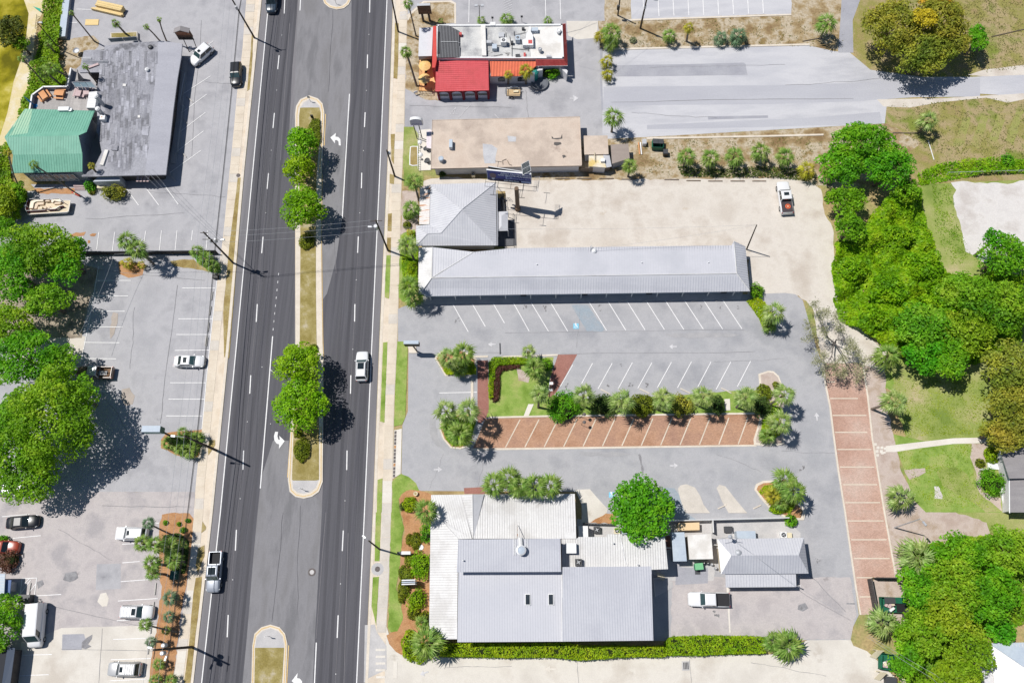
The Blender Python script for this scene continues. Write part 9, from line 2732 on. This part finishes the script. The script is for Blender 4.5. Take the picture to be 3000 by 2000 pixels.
ks2=[((1715,885),(1775,945)),((1680,1072),(1722,1140)),((1672,1400),(1715,1450)),((1560,1600),(1615,1670))]
# wheel stops
m_stop=mat('wheel_stop_concrete',[(.42,.40,.38),(.52,.50,.47)],scale=2,fine=8)


def wstop(label,p0,p1,group,m=None):
    a,b=P(*p0),P(*p1)
    u=(b-a); L_=u.length
    t=MB().box(((a.x+b.x)/2,(a.y+b.y)/2,.05),(L_,.17,.13),math.atan2(u.y,u.x),.86).build('wheel_stop',m or m_stop)
    return tag(t,label,'wheel stop',group)


for i,(a,b)in enumerate(ks2):
    wstop(('northernmost','second','third','southernmost')[i]+' wheel stop in the shade along the grey roof veranda',q1('A1',*a),q1('A1',*b),'wheel stops by the grey roof')
WS=[((395,75),(530,75)),((595,75),(730,75)),((800,75),(935,75)),((1002,82),(1135,82)),((1397,84),(1535,86)),((1600,94),(1735,95)),((1800,98),(1935,98)),((2005,98),(2140,98)),((2205,98),(2335,98))]
for i,(a,b)in enumerate(WS):
    wstop(('first','second','third','fourth','fifth','sixth','seventh','eighth','ninth')[i]+' timber wheel stop from the west along the sand lot edge',q1('B3',*a),q1('B3',*b),'timber wheel stops of the sand lot',m_wood)
for i,(a,b)in enumerate((((815,440),(908,490)),((1172,435),(1268,482)),((1545,433),(1642,480)),((1922,430),(2018,478)))):
    wstop(('westernmost','second','third','easternmost')[i]+' pale wheel stop at the lined stalls north of the island palms',q1('C3',*a),q1('C3',*b),'pale wheel stops of the island stalls',m_kerb)
for i in range(9):
    x=85+i*224
    wstop(('first','second','third','fourth','fifth','sixth','seventh','eighth','ninth')[i]+' shaded wheel stop from the west along the long office walk',q1('B3',x+0+(i*-1),1215-i*1.6),q1('B3',x+90,1185-i*1.6),'wheel stops of the long office')
for i,(x,y0,y1,reg)in enumerate(((1950,1110,1195,'B1'),(1935,1245,1330,'B1'),(1918,1395,1480,'B1'),(1905,1530,1615,'B1'),(1893,-50,40,'C1'),(1890,110,150,'C1'))):
    if i== 5:continue
    wstop(('northernmost','second','third','fourth','fifth')[i]+' wheel stop along the pavement of the upper west lot',q1(reg,x+5,y0),q1(reg,x-6,y1),'wheel stops of the upper west lot')
for i,(y0,y1,x)in enumerate(((645,760,1430),(820,900,1412),(1005,1115,1390),(1190,1305,1366))):
    wstop(('northernmost','second','third','southernmost')[i]+' wheel stop along the roadside mulch bed',q1('D1',x+5,y0),q1('D1',x-5,y1),'wheel stops of the lower west lot')
wstop('wheel stop inside the hatched white box at the left',q1('D1',285,645),q1('D1',268,765),None)
for i,(a,b)in enumerate((((1890,1535),(1975,1495)),((2215,1535),(2290,1500)))):
    wstop(('left','right')[i]+' slanting wheel stop by the concrete islands at the white fence',q1('C3',a[0],a[1]),q1('C3',b[0],b[1]),'wheel stops at the white fence',m_kerb)
wstop('thick dark kerb block standing alone in the main lot entrance',q1('C2',2240,15),q1('C2',2243,118),None,m_dgrey)
# fallen bits
tag(MB().prism([P(*p)for p in q('C3',(1950,530),(2000,528),(2005,632),(1955,634))],.05,.13).build('stone_slab',m_concw),'pale stone slab with small fittings on the island lawn','slab')
for reg,a,b,lab in (('A4',(2055,338),(2352,270),'long grey log on the grass at the right top'),('A4',(1145,1220),(1385,1224),'dark timber rail on the brown earth west of the field palm'),('A4',(318,380),(470,352),'dark timber pole lying beside the verge palm')):
    tag(MB().path([P(*q1(reg,*a),.1),P(*q1(reg,*b),.1)],.09,5).build('timber_log',m_trunk),lab,'log')
tag(MB().path([P(*q1('A4',1470,1290),.05),P(*q1('A4',1495,1370),.06),P(*q1('A4',1525,1470),.05)],.09,5).build('timber_log',m_lgrey),'bleached thin log below the lone field palm','log')
c=P(*q1('Z5',1450,560),.5)
t=thing('traffic_cone','red and white banded marker lying by the green roof palm','marker',(c.x,c.y,0))
MB().path([P(*q1('Z5',1385,540),.35),P(*q1('Z5',1520,605),.35)],[.22,.20],9).build('marker_body',flat('faded_red',(.55,.09,.05),.6),t)
MB().path([P(*q1('Z5',1425,558),.36),P(*q1('Z5',1450,570),.36)],.23,9).build('band',m_cream,t)
sp2=MB()
for i in range(3):sp2.prism([P(*p)for p in q('Z5',(1430+i*2,438+i*26),(1635+i*4,440+i*26),(1640+i*3,458+i*26),(1435,456+i*26))],0,.55-i*.15)
tag(sp2.build('timber_steps',m_pinkw),'three pinkish timber steps at the green roofed wing','steps')
unit('white condenser with round fan south of the grey roof',*q1('B1',1076,128),0,.8,.8,.8,m_cream,.3)
unit('cream chest freezer left of the round yellow-green bush',*q1('B1',928,142),0,1.4,.7,.9,m_cream,0,cat='freezer',name='chest_freezer')
unit('beige condenser at the foot of the beige building wall',*q1('Z2',714,655),0,.6,.7,.8,m_cream,.24)
unit('dark green cabinet in the mulch bed under the palms',*q1('D1',1590,575),0,1.0,1.3,1.0,m_sgreen,0,cat='cabinet',name='utility_cabinet')
unit('dark green cabinet with pale side behind the white van',*q1('D1',215,790),0,1.8,1.1,1.3,m_dgrey,0,cat='cabinet',name='utility_cabinet')
unit('black bin with white posts beside the bushy roadside palms',*q1('B1',1975,965),0,.9,.7,.8,m_black,0,cat='bin',name='small_bin')
t=thing('green_boat_cover','small turquoise sail cloth on the shore sand','cloth',P(110,28))
MB().slab([P(96,19,.5),P(119,26,.9),P(118,35,.5)],.03).build('cloth',flat('turquoise_cloth',(.05,.42,.30),.7),t)
tk=thing('shore_post_row','row of short pale stakes along the pond shore','stakes',P(102,65))
for i in range(9):
    c=P(106-i*.6,45+i*4.6,.3)
    MB().path([(c.x,c.y,0),(c.x+.3,c.y-.1,.7)],.05,5).build('stake',m_cream,tk)
ff=thing('wire_fence','thin grey rail fence along the field hedgerow','fence',P(2900,488))
fa_,fb2=P(2780,505,.9),P(3060,497,.9)
MB().path([fa_,fb2],.04,4).build('rail',m_lgrey,ff)
for i in range(9):
    p=fa_.lerp(fb2,i/8)
    MB().box((p.x,p.y,0),(.09,.09,1.0)).build('post',m_lgrey,ff)
